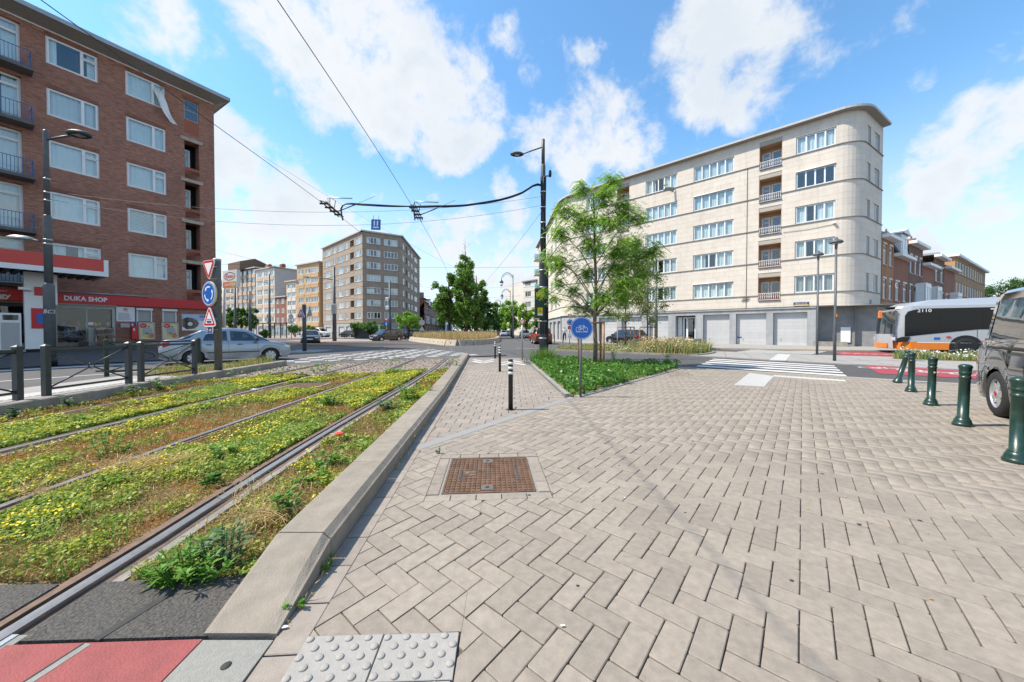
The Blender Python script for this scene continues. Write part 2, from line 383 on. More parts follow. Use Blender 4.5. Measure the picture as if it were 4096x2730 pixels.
m('sidewalk_pink', (.31,.25,.215), .85, var=.2, vscale=5, bump=.2, bscale=60)
m('tactile', (.315,.30,.275), .8, var=.1, vscale=30, bump=.25, bscale=220, stain=.3, sscale=5, scol=(.26,.245,.22))
m('tactile_white', (.52,.51,.48), .8, var=.1, vscale=20, stain=.3, sscale=3, scol=(.42,.4,.37))
m('coping', (.262,.226,.18), .85, var=.2, vscale=9, bump=.5, bscale=150, orand=.06, stain=.45, sscale=2.6, scol=(.19,.165,.13))
m('concrete', (.30,.275,.235), .88, streak=.3, var=.25, vscale=5, bump=.5, bscale=90, stain=.5, sscale=2, scol=(.17,.15,.125))
m('concrete_light', (.42,.36,.28), .88, var=.2, vscale=4, bump=.3, bscale=60, stain=.4, sscale=.9, scol=(.3,.25,.2))
m('soil', (.20,.135,.06), .95, var=.6, vscale=24, bump=1.0, bscale=50, stain=.75, sscale=2.6, scol=(.27,.26,.07))
m('gravel', (.27,.22,.18), .95, var=.7, vscale=45, bump=1.0, bscale=60)
m('rail_steel', (.34,.335,.33), .42, metal=.85, var=.15, vscale=20)
m('rail_rust', (.16,.10,.068), .8, var=.4, vscale=16, bump=.3, bscale=80)
m('rail_shadow', (.03,.025,.02), .9)
m('iron_rust', (.155,.085,.048), .75, metal=.2, var=.5, vscale=9, bump=.3, bscale=100, stain=.6, sscale=6, scol=(.10,.085,.075))
m('red_paint', (.27,.066,.062), .8, var=.18, vscale=9, bump=.5, bscale=130, stain=.35, sscale=3, scol=(.20,.07,.065))
m('red_lane', (.30,.04,.05), .8, var=.12, vscale=3, stain=.3, sscale=.8, scol=(.33,.07,.07))
m('white_paint', (.56,.55,.53), .7, var=.1, vscale=9, stain=.35, sscale=2.5, scol=(.34,.335,.32))
m('yellow_paint', (.62,.52,.24), .7, var=.2, vscale=8)
m('fence_grey', (.032,.04,.046), .42, var=.12, vscale=5, spec=.5)
m('mast_grey', (.095,.105,.112), .5, var=.22, vscale=5, stain=.3, sscale=2, scol=(.1,.11,.115))
m('mast_dark', (.06,.068,.072), .5, var=.2, vscale=5)
m('bollard_green', (.009,.036,.026), .33, var=.3, vscale=9, coat=.2, stain=.25, sscale=9, scol=(.06,.09,.08))
m('green_box', (.018,.045,.022), .45, var=.12, vscale=4)
m('dark_green', (.012,.03,.02), .45)
m('black', (.012,.012,.013), .45, var=.1)
m('rubber', (.018,.018,.019), .8, var=.25, vscale=30, bump=.3, bscale=120)
m('cable', (.012,.012,.014), .55)
m('wire', (.03,.035,.04), .5, metal=.4)
m('galv', (.38,.39,.39), .45, metal=.7, var=.15, vscale=8)
m('clamp', (.55,.56,.56), .4, metal=.6)
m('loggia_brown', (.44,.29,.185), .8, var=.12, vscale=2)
m('white_pvc', (.78,.79,.78), .4, var=.04, vscale=2)
m('white', (.80,.80,.79), .55, var=.05, vscale=3, stain=.15, sscale=1.5, scol=(.65,.64,.62))
m('garage_white', (.52,.52,.515), .5, var=.05, vscale=3, orand=.05, streak=.12)
m('aged_white', (.46,.45,.43), .6, var=.12, vscale=3)
m('curtain', (.78,.80,.80), .9, var=.07, vscale=2, orand=.12)
m('curtain_grey', (.42,.44,.45), .9, var=.1, vscale=2, orand=.2)
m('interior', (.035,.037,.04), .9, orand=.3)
m('interior_mid', (.13,.13,.125), .9, orand=.3)
m('sill_dark', (.13,.12,.115), .85, var=.25, vscale=3)
m('beige_panel', (.69,.615,.525), .75, streak=.11, var=.06, vscale=1.5, bump=.08, bscale=60, orand=.035, stain=.35, sscale=.45, scol=(.56,.48,.385))
m('string', (.27,.25,.23), .85, var=.25, vscale=3, streak=.3)
m('beige_joint', (.43,.38,.32), .9)
m('beige_cap', (.5,.49,.46), .7, var=.1)
m('soffit', (.30,.285,.26), .8, var=.1)
m('bluestone', (.36,.37,.375), .75, streak=.25, var=.14, vscale=2.5, bump=.12, bscale=50, stain=.5, sscale=.8, scol=(.27,.275,.28))
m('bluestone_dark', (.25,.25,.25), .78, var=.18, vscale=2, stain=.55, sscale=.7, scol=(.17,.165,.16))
m('grey_render', (.36,.29,.225), .85, streak=.3, var=.14, vscale=1.2, stain=.4, sscale=.25, scol=(.24,.195,.15))
m('grey_render_d', (.33,.265,.21), .85, streak=.3, var=.16, vscale=1.2, stain=.5, sscale=.3, scol=(.18,.145,.115))
m('ochre', (.55,.36,.19), .8, var=.12, vscale=3)
m('peach', (.60,.43,.29), .8, var=.1, vscale=3)
m('off_white', (.66,.62,.55), .8, var=.08, vscale=2)
m('side_grey', (.42,.43,.43), .85, var=.08, vscale=1)
m('brown_brick_far', (.16,.10,.07), .85, var=.2, vscale=4)
m('tile_red', (.36,.13,.07), .8, var=.3, vscale=9, bump=.4, bscale=20)
m('zinc', (.34,.36,.38), .5, metal=.4, var=.15, vscale=2)
m('roof_dark', (.06,.06,.062), .8, var=.2)
m('red_sign', (.55,.012,.018), .35, var=.04)
m('red_fascia', (.60,.055,.04), .4, var=.05, vscale=1.5)
m('sign_red', (.62,.012,.02), .35, var=0)
m('sign_blue', (.008,.12,.46), .35, var=0)
m('sign_white', (.82,.83,.83), .4, var=0)
m('sign_navy', (.012,.04,.14), .4, var=0)
m('sign_grey', (.42,.42,.40), .5, var=.05)
m('esso_blue', (.01,.055,.26), .4, var=0)
m('orange', (.72,.20,.02), .45, var=.05)
m('orange_brown', (.62,.13,.02), .45, var=.03)
m('gold', (.55,.33,.03), .45, var=.03)
m('yellow', (.78,.55,.02), .45, var=.03)
m('cream', (.72,.62,.36), .6, var=.03)
m('lime', (.45,.62,.02), .5)
m('purple', (.32,.05,.30), .5)
m('teal', (.02,.22,.26), .5)
m('blue_paint', (.03,.12,.35), .45)
m('blue_rail', (.05,.12,.28), .5)
m('terracotta', (.33,.105,.06), .8, var=.2, vscale=2, stain=.4, sscale=1, scol=(.22,.07,.045))
m('wood', (.36,.20,.10), .7, var=.3, vscale=7, bump=.2, bscale=30)
m('wood_dark', (.20,.115,.06), .75, var=.3, vscale=7)
m('bark', (.17,.125,.09), .9, var=.4, vscale=9, bump=.9, bscale=24)
m('bark_dark', (.07,.05,.035), .9, var=.4, vscale=4)
m('silver', (.30,.345,.39), .3, metal=.7, var=.02, coat=.6)
m('car_black', (.012,.013,.016), .2, var=.02, coat=.8)
m('car_navy', (.012,.016,.028), .2, var=.02, coat=.8)
m('car_rust', (.20,.055,.03), .3, metal=.3, var=.02, coat=.6)
m('car_white', (.75,.76,.76), .3, var=.02, coat=.5)
m('van_black', (.009,.0095,.01), .05, var=.0, coat=1.0)
m('worn_white', (.36,.355,.34), .8, var=.2, vscale=4, stain=.7, sscale=1.6, scol=(.13,.13,.13))
m('bus_glass', (.006,.007,.008), .07, var=0, spec=.35)
m('plastic', (.03,.031,.033), .6)
m('alloy', (.55,.56,.57), .35, metal=.7, var=.05)
m('tail_red', (.55,.01,.01), .2, coat=.4)
m('lamp_clear', (.75,.77,.78), .12, coat=.6)
m('bus_silver', (.50,.52,.54), .3, metal=.4, var=.03, coat=.3)
m('skin', (.46,.28,.20), .6, var=.05); m('shirt', (.46,.56,.72), .85, var=.08); m('trousers', (.02,.022,.03), .85); m('hair', (.35,.33,.31), .8)
m('petal_yellow', (.80,.58,.02), .6, var=.12, vscale=30); m('petal_white', (.82,.82,.78), .6); m('petal_red', (.75,.05,.02), .5); m('petal_pink', (.75,.16,.25), .6)
m('litter', (.78,.78,.76), .6); m('leaf_dry', (.55,.28,.06), .7)
brickmat('brick', (.43,.182,.115), (.275,.112,.075), (.30,.21,.165), bump=.7)
brickmat('brick_orange', (.42,.19,.075), (.33,.14,.055), (.30,.22,.15), var=.12)
brickmat('brick_red', (.32,.115,.065), (.25,.085,.05), (.2,.15,.12), var=.15)
brickmat('brick_tan', (.44,.27,.13), (.36,.21,.10), (.34,.27,.19), var=.12)
brickmat('brick_dark', (.22,.115,.075), (.17,.085,.057), (.12,.09,.075), var=.15)
glassmat('glass', mirror=.03); glassmat('glass_dark', tint=(.35,.38,.4), mirror=.10); glassmat('car_glass', tint=(.22,.26,.27), mirror=.06); glassmat('shop_glass', tint=(.85,.88,.88), mirror=.0)
glassmat('clear_glass', tint=(.82,.9,.9), mirror=.06); glassmat('teal_glass', tint=(.45,.75,.72), mirror=.1)
leafmat('leaf_locust', (.19,.37,.035), (.33,.53,.08), trans=.45); leafmat('leaf_locust2', (.15,.23,.035), (.28,.33,.08)); leafmat('leaf_plane', (.10,.22,.035), (.20,.35,.06), trans=.42)
leafmat('leaf_lime', (.17,.36,.03), (.26,.45,.05)); leafmat('leaf_dark', (.045,.11,.02), (.09,.18,.035)); leafmat('leaf_shrub', (.06,.16,.025), (.13,.26,.045))
leafmat('ivy', (.045,.14,.02), (.15,.31,.05), rough=.38); leafmat('weed', (.075,.21,.025), (.18,.36,.05)); leafmat('weed_blue', (.09,.17,.09), (.14,.24,.10))
leafmat('sedum_green', (.20,.31,.045), (.38,.46,.09)); leafmat('sedum_yellow', (.42,.44,.04), (.60,.52,.045)); leafmat('sedum_red', (.38,.16,.04), (.54,.27,.07)); leafmat('sedum_brown', (.26,.18,.06), (.42,.32,.11))
leafmat('sedum_olive', (.20,.21,.04), (.33,.31,.07))
leafmat('straw', (.48,.33,.14), (.66,.50,.25), trans=.25); leafmat('straw_pink', (.46,.28,.16), (.58,.40,.24), trans=.25); leafmat('grass', (.10,.22,.03), (.22,.34,.06)); leafmat('flower_y', (.82,.60,.01), (.88,.70,.03), trans=.2); leafmat('flower_w', (.75,.75,.70), (.86,.86,.82), trans=.2)
# ================================================================ the setting: ground, road, pavements
ZR = -0.05
gm = MB(); gm.sheet([(-1600,-400),(1600,-400),(1600,3000),(-1600,3000)], ZR)
struct('ground', gm, MAT['asphalt'])

def catmull(pts, step=.5):
    out = []
    P = [np.array(p, float) for p in pts]
    for i in range(1, len(P)-2):
        n = max(2, int(np.linalg.norm(P[i+1]-P[i])/step))
        for k in range(n):
            t = k/n
            out.append(.5*((2*P[i])+(-P[i-1]+P[i+1])*t+(2*P[i-1]-5*P[i]+4*P[i+1]-P[i+2])*t*t+(-P[i-1]+3*P[i]-3*P[i+1]+P[i+2])*t**3))
    out.append(P[-2]); return np.array(out)
def offset(c, d):
    t = np.gradient(c, axis=0); t /= np.linalg.norm(t, axis=1)[:, None]
    return c+np.stack([t[:,1], -t[:,0]], 1)*d          # d>0 to the right of travel
def strip(mb, c, d0, d1, z0, z1, mi=0):
    "rectangular section swept along a plan curve, from offset d0 to d1"
    a, b = offset(c, d0), offset(c, d1); n = len(c)
    vs = [(p[0],p[1],z1) for p in a]+[(p[0],p[1],z1) for p in b]+[(p[0],p[1],z0) for p in a]+[(p[0],p[1],z0) for p in b]
    fs = []
    for i in range(n-1):
        fs += [(i,n+i,n+i+1,i+1),(i,i+1,2*n+i+1,2*n+i),(n+i,3*n+i,3*n+i+1,n+i+1)]
    fs += [(0,2*n,3*n,n),(n-1,2*n-1,4*n-1,3*n-1)]
    mb.add(vs, fs, mi)
def clip(poly, a, b):
    "keep the part of a convex polygon left of the line a->b"
    out = []
    def sd(p): return (b[0]-a[0])*(p[1]-a[1])-(b[1]-a[1])*(p[0]-a[0])
    for i in range(len(poly)):
        p, q = poly[i], poly[(i+1) % len(poly)]; sp, sq = sd(p), sd(q)
        if sp >= 0: out.append(p)
        if (sp > 0 > sq) or (sp < 0 < sq):
            t = sp/(sp-sq); out.append((p[0]+(q[0]-p[0])*t, p[1]+(q[1]-p[1])*t))
    return out
def area(p): return abs(sum(p[i][0]*p[(i+1)%len(p)][1]-p[(i+1)%len(p)][0]*p[i][1] for i in range(len(p))))/2
def clip_in(poly, conv):
    for i in range(len(conv)):
        poly = clip(poly, conv[i], conv[(i+1) % len(conv)])
        if len(poly) < 3: return []
    return poly
def clip_out(poly, conv):
    res = []; cur = poly
    for i in range(len(conv)):
        a, b = conv[i], conv[(i+1) % len(conv)]
        o = clip(cur, b, a)
        if len(o) >= 3 and area(o) > 2e-4: res.append(o)
        cur = clip(cur, a, b)
        if len(cur) < 3: break
    return res

xfoot = lambda Y: -.99-.06*(Y-1.458) if Y < 7.1 else -1.342-.0803*(Y-7.13)
# ---- plaza in herringbone pavers
PLAZA = [(xfoot(-2)+.14, -2.0), (16.5, -2.0), (16.5, 3.9), (11.06, 8.05), (6.0, 11.93), (5.8, 11.85), (1.22, 6.62), (xfoot(3.72)+.14, 3.72)]
MH_C, MH_A = (-.205, 3.10), R(3.6)
def rect(c, w, h, a):
    ca, sa = math.cos(a), math.sin(a)
    return [(c[0]+x*ca-y*sa, c[1]+x*sa+y*ca) for x, y in ((-w/2,-h/2),(w/2,-h/2),(w/2,h/2),(-w/2,h/2))]
MH_OUT = rect(MH_C, .985, .985, MH_A)
TILE0 = (-.853, .84); TACT = [(-.853,.42),(-.205,.42),(-.216,1.455),(-.853,1.428)]
DRAIN2 = rect((4.35, 9.0), .0001, .0001, 0)
pz = MB(); pz.prism(PLAZA, -.06, -.012)
plaza = struct('plaza_pavement', pz, MAT['joint'])
U = .11422; YAW = .69821; OX, OY = 1.10756, 1.31585; cs, sn = math.cos(YAW), math.sin(YAW)
def lat(v, u): return (OX+U*(v*cs+u*sn), OY+U*(-v*sn+u*cs))
TACT2 = [G(2935,1541),G(3057,1548),G(3095,1506),G(2998,1493)]     # ribbed tactile field before the crossing
full, cut = [], []
inv = lambda x, y: (((x-OX)*cs-(y-OY)*sn)/U, ((x-OX)*sn+(y-OY)*cs)/U)
cc = [inv(*p) for p in PLAZA]
v0, v1 = int(min(c[0] for c in cc))-3, int(max(c[0] for c in cc))+3
u0, u1 = int(min(c[1] for c in cc))-3, int(max(c[1] for c in cc))+3
PL = np.array(PLAZA); PN = np.roll(PL, -1, 0)
def inside(p, e=0.0):
    d = (PN[:,0]-PL[:,0])*(p[1]-PL[:,1])-(PN[:,1]-PL[:,1])*(p[0]-PL[:,0])
    return (d/np.linalg.norm(PN-PL, axis=1) > e).all()
def hole_near(p): return (abs(p[0]-MH_C[0]) < .75 and abs(p[1]-MH_C[1]) < .75) or (p[0] < .0 and p[1] < 1.7) or (4.9 < p[0] < 7.9 and 7.5 < p[1] < 11)
bricks = []
for a in range(v0, v1):
    for b in range(u0, u1):
        k = (b-3-a) % 4
        if k == 1: bricks.append((a, b, 2, 1))      # long side across: starts one column left of n
        elif k == 2: bricks.append((a, b, 1, 2))
J = .0048/U
for (a, b, w, h) in bricks:
    c = lat(a+w/2, b+h/2)
    if not inside(c, -.14): continue
    poly = [lat(a+J/2, b+J/2), lat(a+w-J/2, b+J/2), lat(a+w-J/2, b+h-J/2), lat(a+J/2, b+h-J/2)]
    if inside(c, .135) and not hole_near(c): full.append((c, w > h)); continue
    ps = [clip_in(poly, PLAZA)]
    if hole_near(c):
        for H in (MH_OUT, TACT, TACT2[:] if area(TACT2) else None):
            if H is None: continue
            hh = H if sum(H[i][0]*H[(i+1)%4][1]-H[(i+1)%4][0]*H[i][1] for i in range(4)) > 0 else H[::-1]
            ps = [q for p in ps if len(p) > 2 for q in clip_out(p, hh)]
    for p in ps:
        if len(p) > 2 and area(p) > 6e-4: cut.append(p)
def seen(c): return c[1] > 1.2 and abs(c[0]) < 1.52*c[1]+.2
full.sort(key=lambda q: (not seen(q[0]), q[0][0]**2+q[0][1]**2))
pav = []
for k in range(4):
    mb = MB(); j = [random.uniform(-.0012,.0012) for _ in range(8)]
    L_, W_ = 2*U-.0048, U-.0048; ch = .0035
    def ring(x, y, z, r=.006):
        return [(-x+r,-y,z),(x-r,-y,z),(x,-y+r,z),(x,y-r,z),(x-r,y,z),(-x+r,y,z),(-x,y-r,z),(-x,-y+r,z)]
    A = ring(L_/2, W_/2, -.03); B = ring(L_/2, W_/2, -.003); Cc = ring(L_/2-ch, W_/2-ch, 0)
    vs = [(p[0]+j[i], p[1]-j[i], p[2]) for ring_ in (A, B, Cc) for i, p in enumerate(ring_)]
    fs = [tuple(range(16,24))]+[(r*8+i, r*8+(i+1)%8, (r+1)*8+(i+1)%8, (r+1)*8+i) for r in range(2) for i in range(8)]
    mb.add(vs, fs); pav.append(mb.mesh('paver', MAT['paver']))
for i, (c, hor) in enumerate(full[:300]):
    o = obj('paver', pav[i % 4], plaza, (c[0], c[1], random.uniform(-.0018,.0012)))
    o.rotation_euler = (random.uniform(-.006,.006), random.uniform(-.006,.006), -YAW+(0 if hor else math.pi/2)+random.uniform(-.006,.006))
V, F = [], []
base = np.array([(x*s1, y*s2, z) for (x, y, z) in ((U-.0024, U/2-.0024, -.03), (U-.0024, U/2-.0024, -.0016), (U-.0040, U/2-.0040, 0)) for s1, s2 in ((-1,-1),(1,-1),(1,1),(-1,1))])
bf = np.array([(8,9,10,11)]+[(r*4+i, r*4+(i+1)%4, r*4+4+(i+1)%4, r*4+4+i) for r in range(2) for i in range(4)])
rest = full[300:]; n = len(rest)
ang = np.array([-YAW+(0 if h else math.pi/2) for _, h in rest])+RNG.uniform(-.006,.006,n)
ctr = np.array([[c[0], c[1], 0] for c, _ in rest]); ctr[:,2] = RNG.uniform(-.001,.0006,n)
X = base[None,:,0]*np.cos(ang)[:,None]-base[None,:,1]*np.sin(ang)[:,None]; Y = base[None,:,0]*np.sin(ang)[:,None]+base[None,:,1]*np.cos(ang)[:,None]
tilt = RNG.uniform(-.003,.003,(n,2))
Zp = base[None,:,2]+ctr[:,2][:,None]+X*tilt[:,0][:,None]+Y*tilt[:,1][:,None]
V = np.stack([X+ctr[:,0][:,None], Y+ctr[:,1][:,None], Zp], 2).reshape(-1,3)
F = (bf[None]+12*np.arange(n)[:,None,None]).reshape(-1,4)
stuff('paver_field', np_mesh('paver_field', V, F, MAT['paver_field']), 'herringbone pavers of the plaza beyond the nearest ones', None, plaza)
mb = MB()
for p in cut:
    cx = sum(q[0] for q in p)/len(p); cy = sum(q[1] for q in p)/len(p)
    mb.prism([(cx+(q[0]-cx)*.985, cy+(q[1]-cy)*.985) for q in p], -.03, random.uniform(-.0015,.001))
o = mb.build('cut_pavers', MAT['paver_field'], plaza); o['kind'] = 'stuff'; o['label'] = 'cut pavers along the edges of the plaza'
# edging row along the wall foot
ed = MB().cbox((0,0,-.015), (.137,.254,.03), .003).mesh('edging_stone', MAT['paver_path'])
Yc = -.6
while Yc < 16.8:
    o = obj('edging_stone', ed, plaza, (xfoot(Yc)+.0695, Yc, random.uniform(-.002,.001))); o.rotation_euler[2] = .06; Yc += .26
# granite band between plaza and cycle path
bd = MB()
d = np.array([1.22-(xfoot(3.72)+.14), 6.62-3.72]); Ld = np.linalg.norm(d); d /= Ld; nrm = np.array([-d[1], d[0]])
for i in range(6):
    p = np.array([xfoot(3.72)+.14, 3.72])+d*(Ld*(i+.5)/6)+nrm*.075
    o = MB().cbox((0,0,-.015), (Ld/6-.006,.146,.036), .003).build('band_stone', MAT['granite'], plaza, (p[0],p[1],-.001), math.atan2(d[1],d[0]))
# manhole cover and its ring of pavers
mh = thing('manhole_cover', 'square rusty cast iron manhole cover in the herringbone paving', 'manhole cover', (MH_C[0],MH_C[1],0), MH_A)
MB().b2(-.36,.36,-.36,.36,-.03,-.004).build('plate', MAT['iron_rust'], mh)
fr = MB()
for s_ in (-1,1): fr.b2(-.375,.375,s_*.3675-.0075,s_*.3675+.0075,-.03,.001); fr.b2(s_*.3675-.0075,s_*.3675+.0075,-.359,.359,-.03,.001)
fr.build('frame', MAT['iron_rust'], mh)
st = MB(); N = 17
for i in range(N):
    for j_ in range(15):
        x = -.335+i*.67/(N-1); y = -.33+j_*.66/14
        if (abs(x+.015) < .055 and (y > .24 or y < -.235)) or (abs(x+.17) < .065 and abs(y) < .06) or (abs(abs(x)-.25) < .028 and (-.12 < y < .13 if x < 0 else -.13 < y < .2)): continue
        st.cbox((x, y, 0), (.028,.03,.008), .004, bottom=False)
st.build('studs', MAT['iron_rust'], mh)['kind'] = 'stuff'
for y in (.29,-.29):
    kp = MB().cbox((-.015,y,.0),(.1,.085,.008),.002).build('key_plate', MAT['sill_dark'], mh); MB().b2(-.03,.0,y-.012,y+.012,.0041,.006).build('key_hole', MAT['black'], kp)
em = MB().cbox((-.17,0,0),(.115,.1,.007),.002).build('emblem_plate', MAT['iron_rust'], mh)
eb = MB(); eb.plate([(-.215,.03),(-.175,.03),(-.175,-.01),(-.195,-.03),(-.215,-.01)],-.003,.003); eb.xf(Matrix.Rotation(R(-90),4,'X')); eb.v = [(a,-b if False else b,c) for a,b,c in eb.v]
eb.v = [(a,b,c+.005) for a,b,c in eb.v]; eb.b2(-.165,-.12,.012,.03,.003,.007); eb.b2(-.165,-.12,-.012,.004,.003,.007); eb.build('emblem', MAT['sill_dark'], em)
for txt, x in (('DRWA-EUP', -.25), ('EN124 B125 70-70', .25)):
    me = text_mesh(txt, .042, depth=.003); me.transform(Matrix.Rotation(R(-90),4,'X')); me.transform(Matrix.Rotation(R(90),4,'Z'))
    me.materials.clear(); me.materials.append(MAT['sill_dark']); obj('lettering', me, mh, (x, .0 if x < 0 else .03, -.001))
o = MB().prism(rect((0,0),.79,.79,0), -.03, -.006).build('mortar_bed', MAT['slab_grey'], mh)
rw = MB()
for k in range(4):
    o_ = .4425
    for j_, w in enumerate((.235,.235,.11,.25) if k % 2 else (.24,.24,.25,.12)):
        pass
    xs = -.4925+ (.0 if k % 2 == 0 else .11); L_ = .985 if k % 2 == 0 else .765; m_ = 5 if k % 2 == 0 else 4
    for j_ in range(m_):
        x = xs+L_*(j_+.5)/m_; a = k*math.pi/2; px, py = x*math.cos(a)+o_*math.sin(a), x*math.sin(a)-o_*math.cos(a)
        MB().cbox((0,0,-.015),(L_/m_-.006,.094,.03),.003).build('paver', MAT['paver'], plaza, (MH_C[0]+px*math.cos(MH_A)-py*math.sin(MH_A), MH_C[1]+px*math.sin(MH_A)+py*math.cos(MH_A), 0), MH_A+a)
# tactile tiles with domes
def tactile_tile(cx, cy, w, h, rz):
    mb = MB().cbox((0,0,-.012),(w-.004,h-.004,.028),.002)
    nx, ny = 4, 5
    for j_ in range(ny):
        for i in range(nx):
            x = -w/2+w*(i+.25+(.5 if j_ % 2 else 0))/nx; y = -h/2+h*(j_+.5)/ny
            if abs(x) > w/2-.014: continue
            mb.lathe([(.0155,.0),(.0145,.0045),(.010,.0068),(.0001,.0075)], 12, (x,y,.0015))
    return mb.build('tactile_tile', MAT['tactile'], plaza, (cx,cy,.001), rz)
for i in range(2):
    for j_ in range(4):
        tactile_tile(-.693+.316*i, 1.335-.205*j_+.01*i, .315, .205, R(2.0))
# ribbed tactile surfaces at the crossing
def ribbed(name, quad, n, parent, z=.002):
    mb = MB(); q = [np.array(p) for p in quad]
    mb.prism([tuple(p) for p in q], -.03, z)
    for k in range(n):
        t0, t1 = (k+.25)/n, (k+.75)/n
        a0, a1 = q[0]+(q[1]-q[0])*t0, q[0]+(q[1]-q[0])*t1; b0, b1 = q[3]+(q[2]-q[3])*t0, q[3]+(q[2]-q[3])*t1
        mb.prism([tuple(a0),tuple(a1),tuple(b1),tuple(b0)], z, z+.006)
    return mb.build(name, MAT['tactile_white'], parent)
ribbed('tactile_field', TACT2, 20, plaza)
# ---- cycle path in square pavers, left of the planter
PATH_END = 16.7
pm = MB(); pth = [(xfoot(3.9)+.1,3.86),(1.12,6.86),(1.06,7.3),(.62,14.9),(.7,16.4),(xfoot(16.8)+.1,16.8),(xfoot(7.2)+.1,7.2)]
pm.prism(pth, -.06, -.012); path = struct('cycle_path', pm, MAT['joint'])
pieces = []; yy = 3.7; r_ = 0
while yy < 16.8:
    xx = -2.4+(r_ % 2)*.107
    while xx < 1.4:
        p = [(xx,yy-.05*xx),(xx+.207,yy-.05*(xx+.207)),(xx+.207,yy+.207-.05*(xx+.207)),(xx,yy+.207-.05*xx)]
        left = (xfoot(yy+.1)+.143, yy+.1)
        p = clip(p, (xfoot(yy+1)+.143,yy+1), (xfoot(yy-1)+.143,yy-1))
        for a, b in (((xfoot(3.72)+.14-.12+nrm[0]*.0,3.72+.0),None),): pass
        b0 = np.array([xfoot(3.72)+.14,3.72])+nrm*.152; b1 = np.array([1.22,6.62])+nrm*.152
        if len(p) > 2: p = clip(p, tuple(b0), tuple(b1))
        if len(p) > 2: p = clip(p, (1.03,6.8), (.62,14.9)) if yy > 6.5 else p
        if len(p) > 2: p = clip(p, (.8,16.4), (-2.1,16.75))
        if len(p) > 2 and area(p) > .002: pieces.append(p)
        xx += .2135
    yy += .2135; r_ += 1
pieces.sort(key=lambda p: p[0][0]**2+p[0][1]**2)
pms = MB().cbox((0,0,-.015),(.207,.207,.03),.003).mesh('paver', MAT['paver_path'])
mb = MB(); cnt = 0
for p in pieces:
    cx = sum(q[0] for q in p)/len(p); cy = sum(q[1] for q in p)/len(p)
    if area(p) > .0425 and cnt < 300:
        obj('paver', pms, path, (cx,cy,random.uniform(-.002,.001)), -.05); cnt += 1
    else: mb.prism(p, -.03, random.uniform(-.002,.001))
o = mb.build('paver_field', MAT['paver_path'], path); o['kind'] = 'stuff'; o['label'] = 'cut and far pavers of the cycle path'
def line_poly(a, b, w):
    a, b = np.array(a), np.array(b); t = b-a; t /= np.linalg.norm(t); q = np.array([-t[1], t[0]])*w/2
    return [tuple(a-q), tuple(b-q), tuple(b+q), tuple(a+q)]
for nm, pts in (('cycle_chevron', [((-1.72,15.5),(-1.19,14.5),(-.82,15.5)), ((-1.66,14.7),(-1.16,13.7),(-.78,14.7))]), ('cycle_chevron', [((-.44,13.9),(.05,14.9),(.48,13.9)), ((-.42,13.0),(.05,14.0),(.5,13.0))])):
    mb = MB()
    for tri in pts:
        mb.prism(line_poly(tri[0],tri[1],.14), -.001, .003); mb.prism(line_poly(tri[1],tri[2],.14), -.0005, .0034)
    mb.build(nm, MAT['white_paint'], path)
# ---- low kerb wall of coping blocks on the right of the tram bed
cw = np.array([(xfoot(Y), Y) for Y in np.arange(1.2, 17.4, .35)])
wall = thing('coping_wall', 'low beige concrete kerb wall of long coping blocks between tram bed and paving', 'kerb wall', (0,0,0))
def wall_block(name, Ya, Yb, za, zb, prof, matn, xf_, parent, n=4):
    mb = MB(); vs = []; k = len(prof)
    ys = [Ya+(Yb-Ya)*i/n for i in range(n+1)]
    for i, Y in enumerate(ys):
        h = za+(zb-za)*(i/n) if za != zb else zb
        for (dx, z) in prof: vs.append((xf_(Y)+dx, Y, z*h if z > 0 else z))
    fs = []
    for i in range(n):
        for j_ in range(k-1): fs.append((i*k+j_, i*k+j_+1, (i+1)*k+j_+1, (i+1)*k+j_))
    fs.append(tuple(range(k))[::-1]); fs.append(tuple(n*k+j_ for j_ in range(k)))
    mb.add(vs, fs); return mb.build(name, MAT[matn], parent)
PRW = [(0,-.06),(0,.76),(-.012,.80),(-.045,1.0),(-.29,1.0),(-.305,.93),(-.305,-.06)]
Yb = 1.43; i = 0
while Yb < 17.1:
    e = 1.93 if i == 0 else Yb+1.05; z = .148 if i else .148
    wall_block('coping_block', Yb+.004, e-.004, .012 if i == 0 else .148, .148+random.uniform(-.002,.002), PRW, 'coping', xfoot, wall); Yb = e; i += 1
# grey slab and edge beyond the wall end
sb = MB(); sb.prism([(-1.275,1.41),(xfoot(1.4)-.0,1.41),(xfoot(0)-.005,-2),(-1.2,-2)], -.06, .004); struct('concrete_slab', sb, MAT['slab_grey'])
lv = MB().lathe([(.018,0),(.018,.0008),(.0001,.001)], 14).build('gum_spot', MAT['seam'], None, (-1.09,1.30,.0042)); lv.parent = plaza
for (x, y) in ((1.02,3.28),(2.10,4.0),(1.22,2.42),(.33,1.72),(2.2,4.33),(.62,3.2))+tuple((random.uniform(-.5,6),random.uniform(1.6,8)) for _ in range(34)):
    g_ = MB().lathe([(.017,0),(.016,.0008),(.0001,.001)], 12).build('gum_spot', MAT['seam'], plaza, (x,y,.0012)); k_ = random.uniform(.35,1); g_.scale = (k_,k_*random.uniform(.7,1),1)
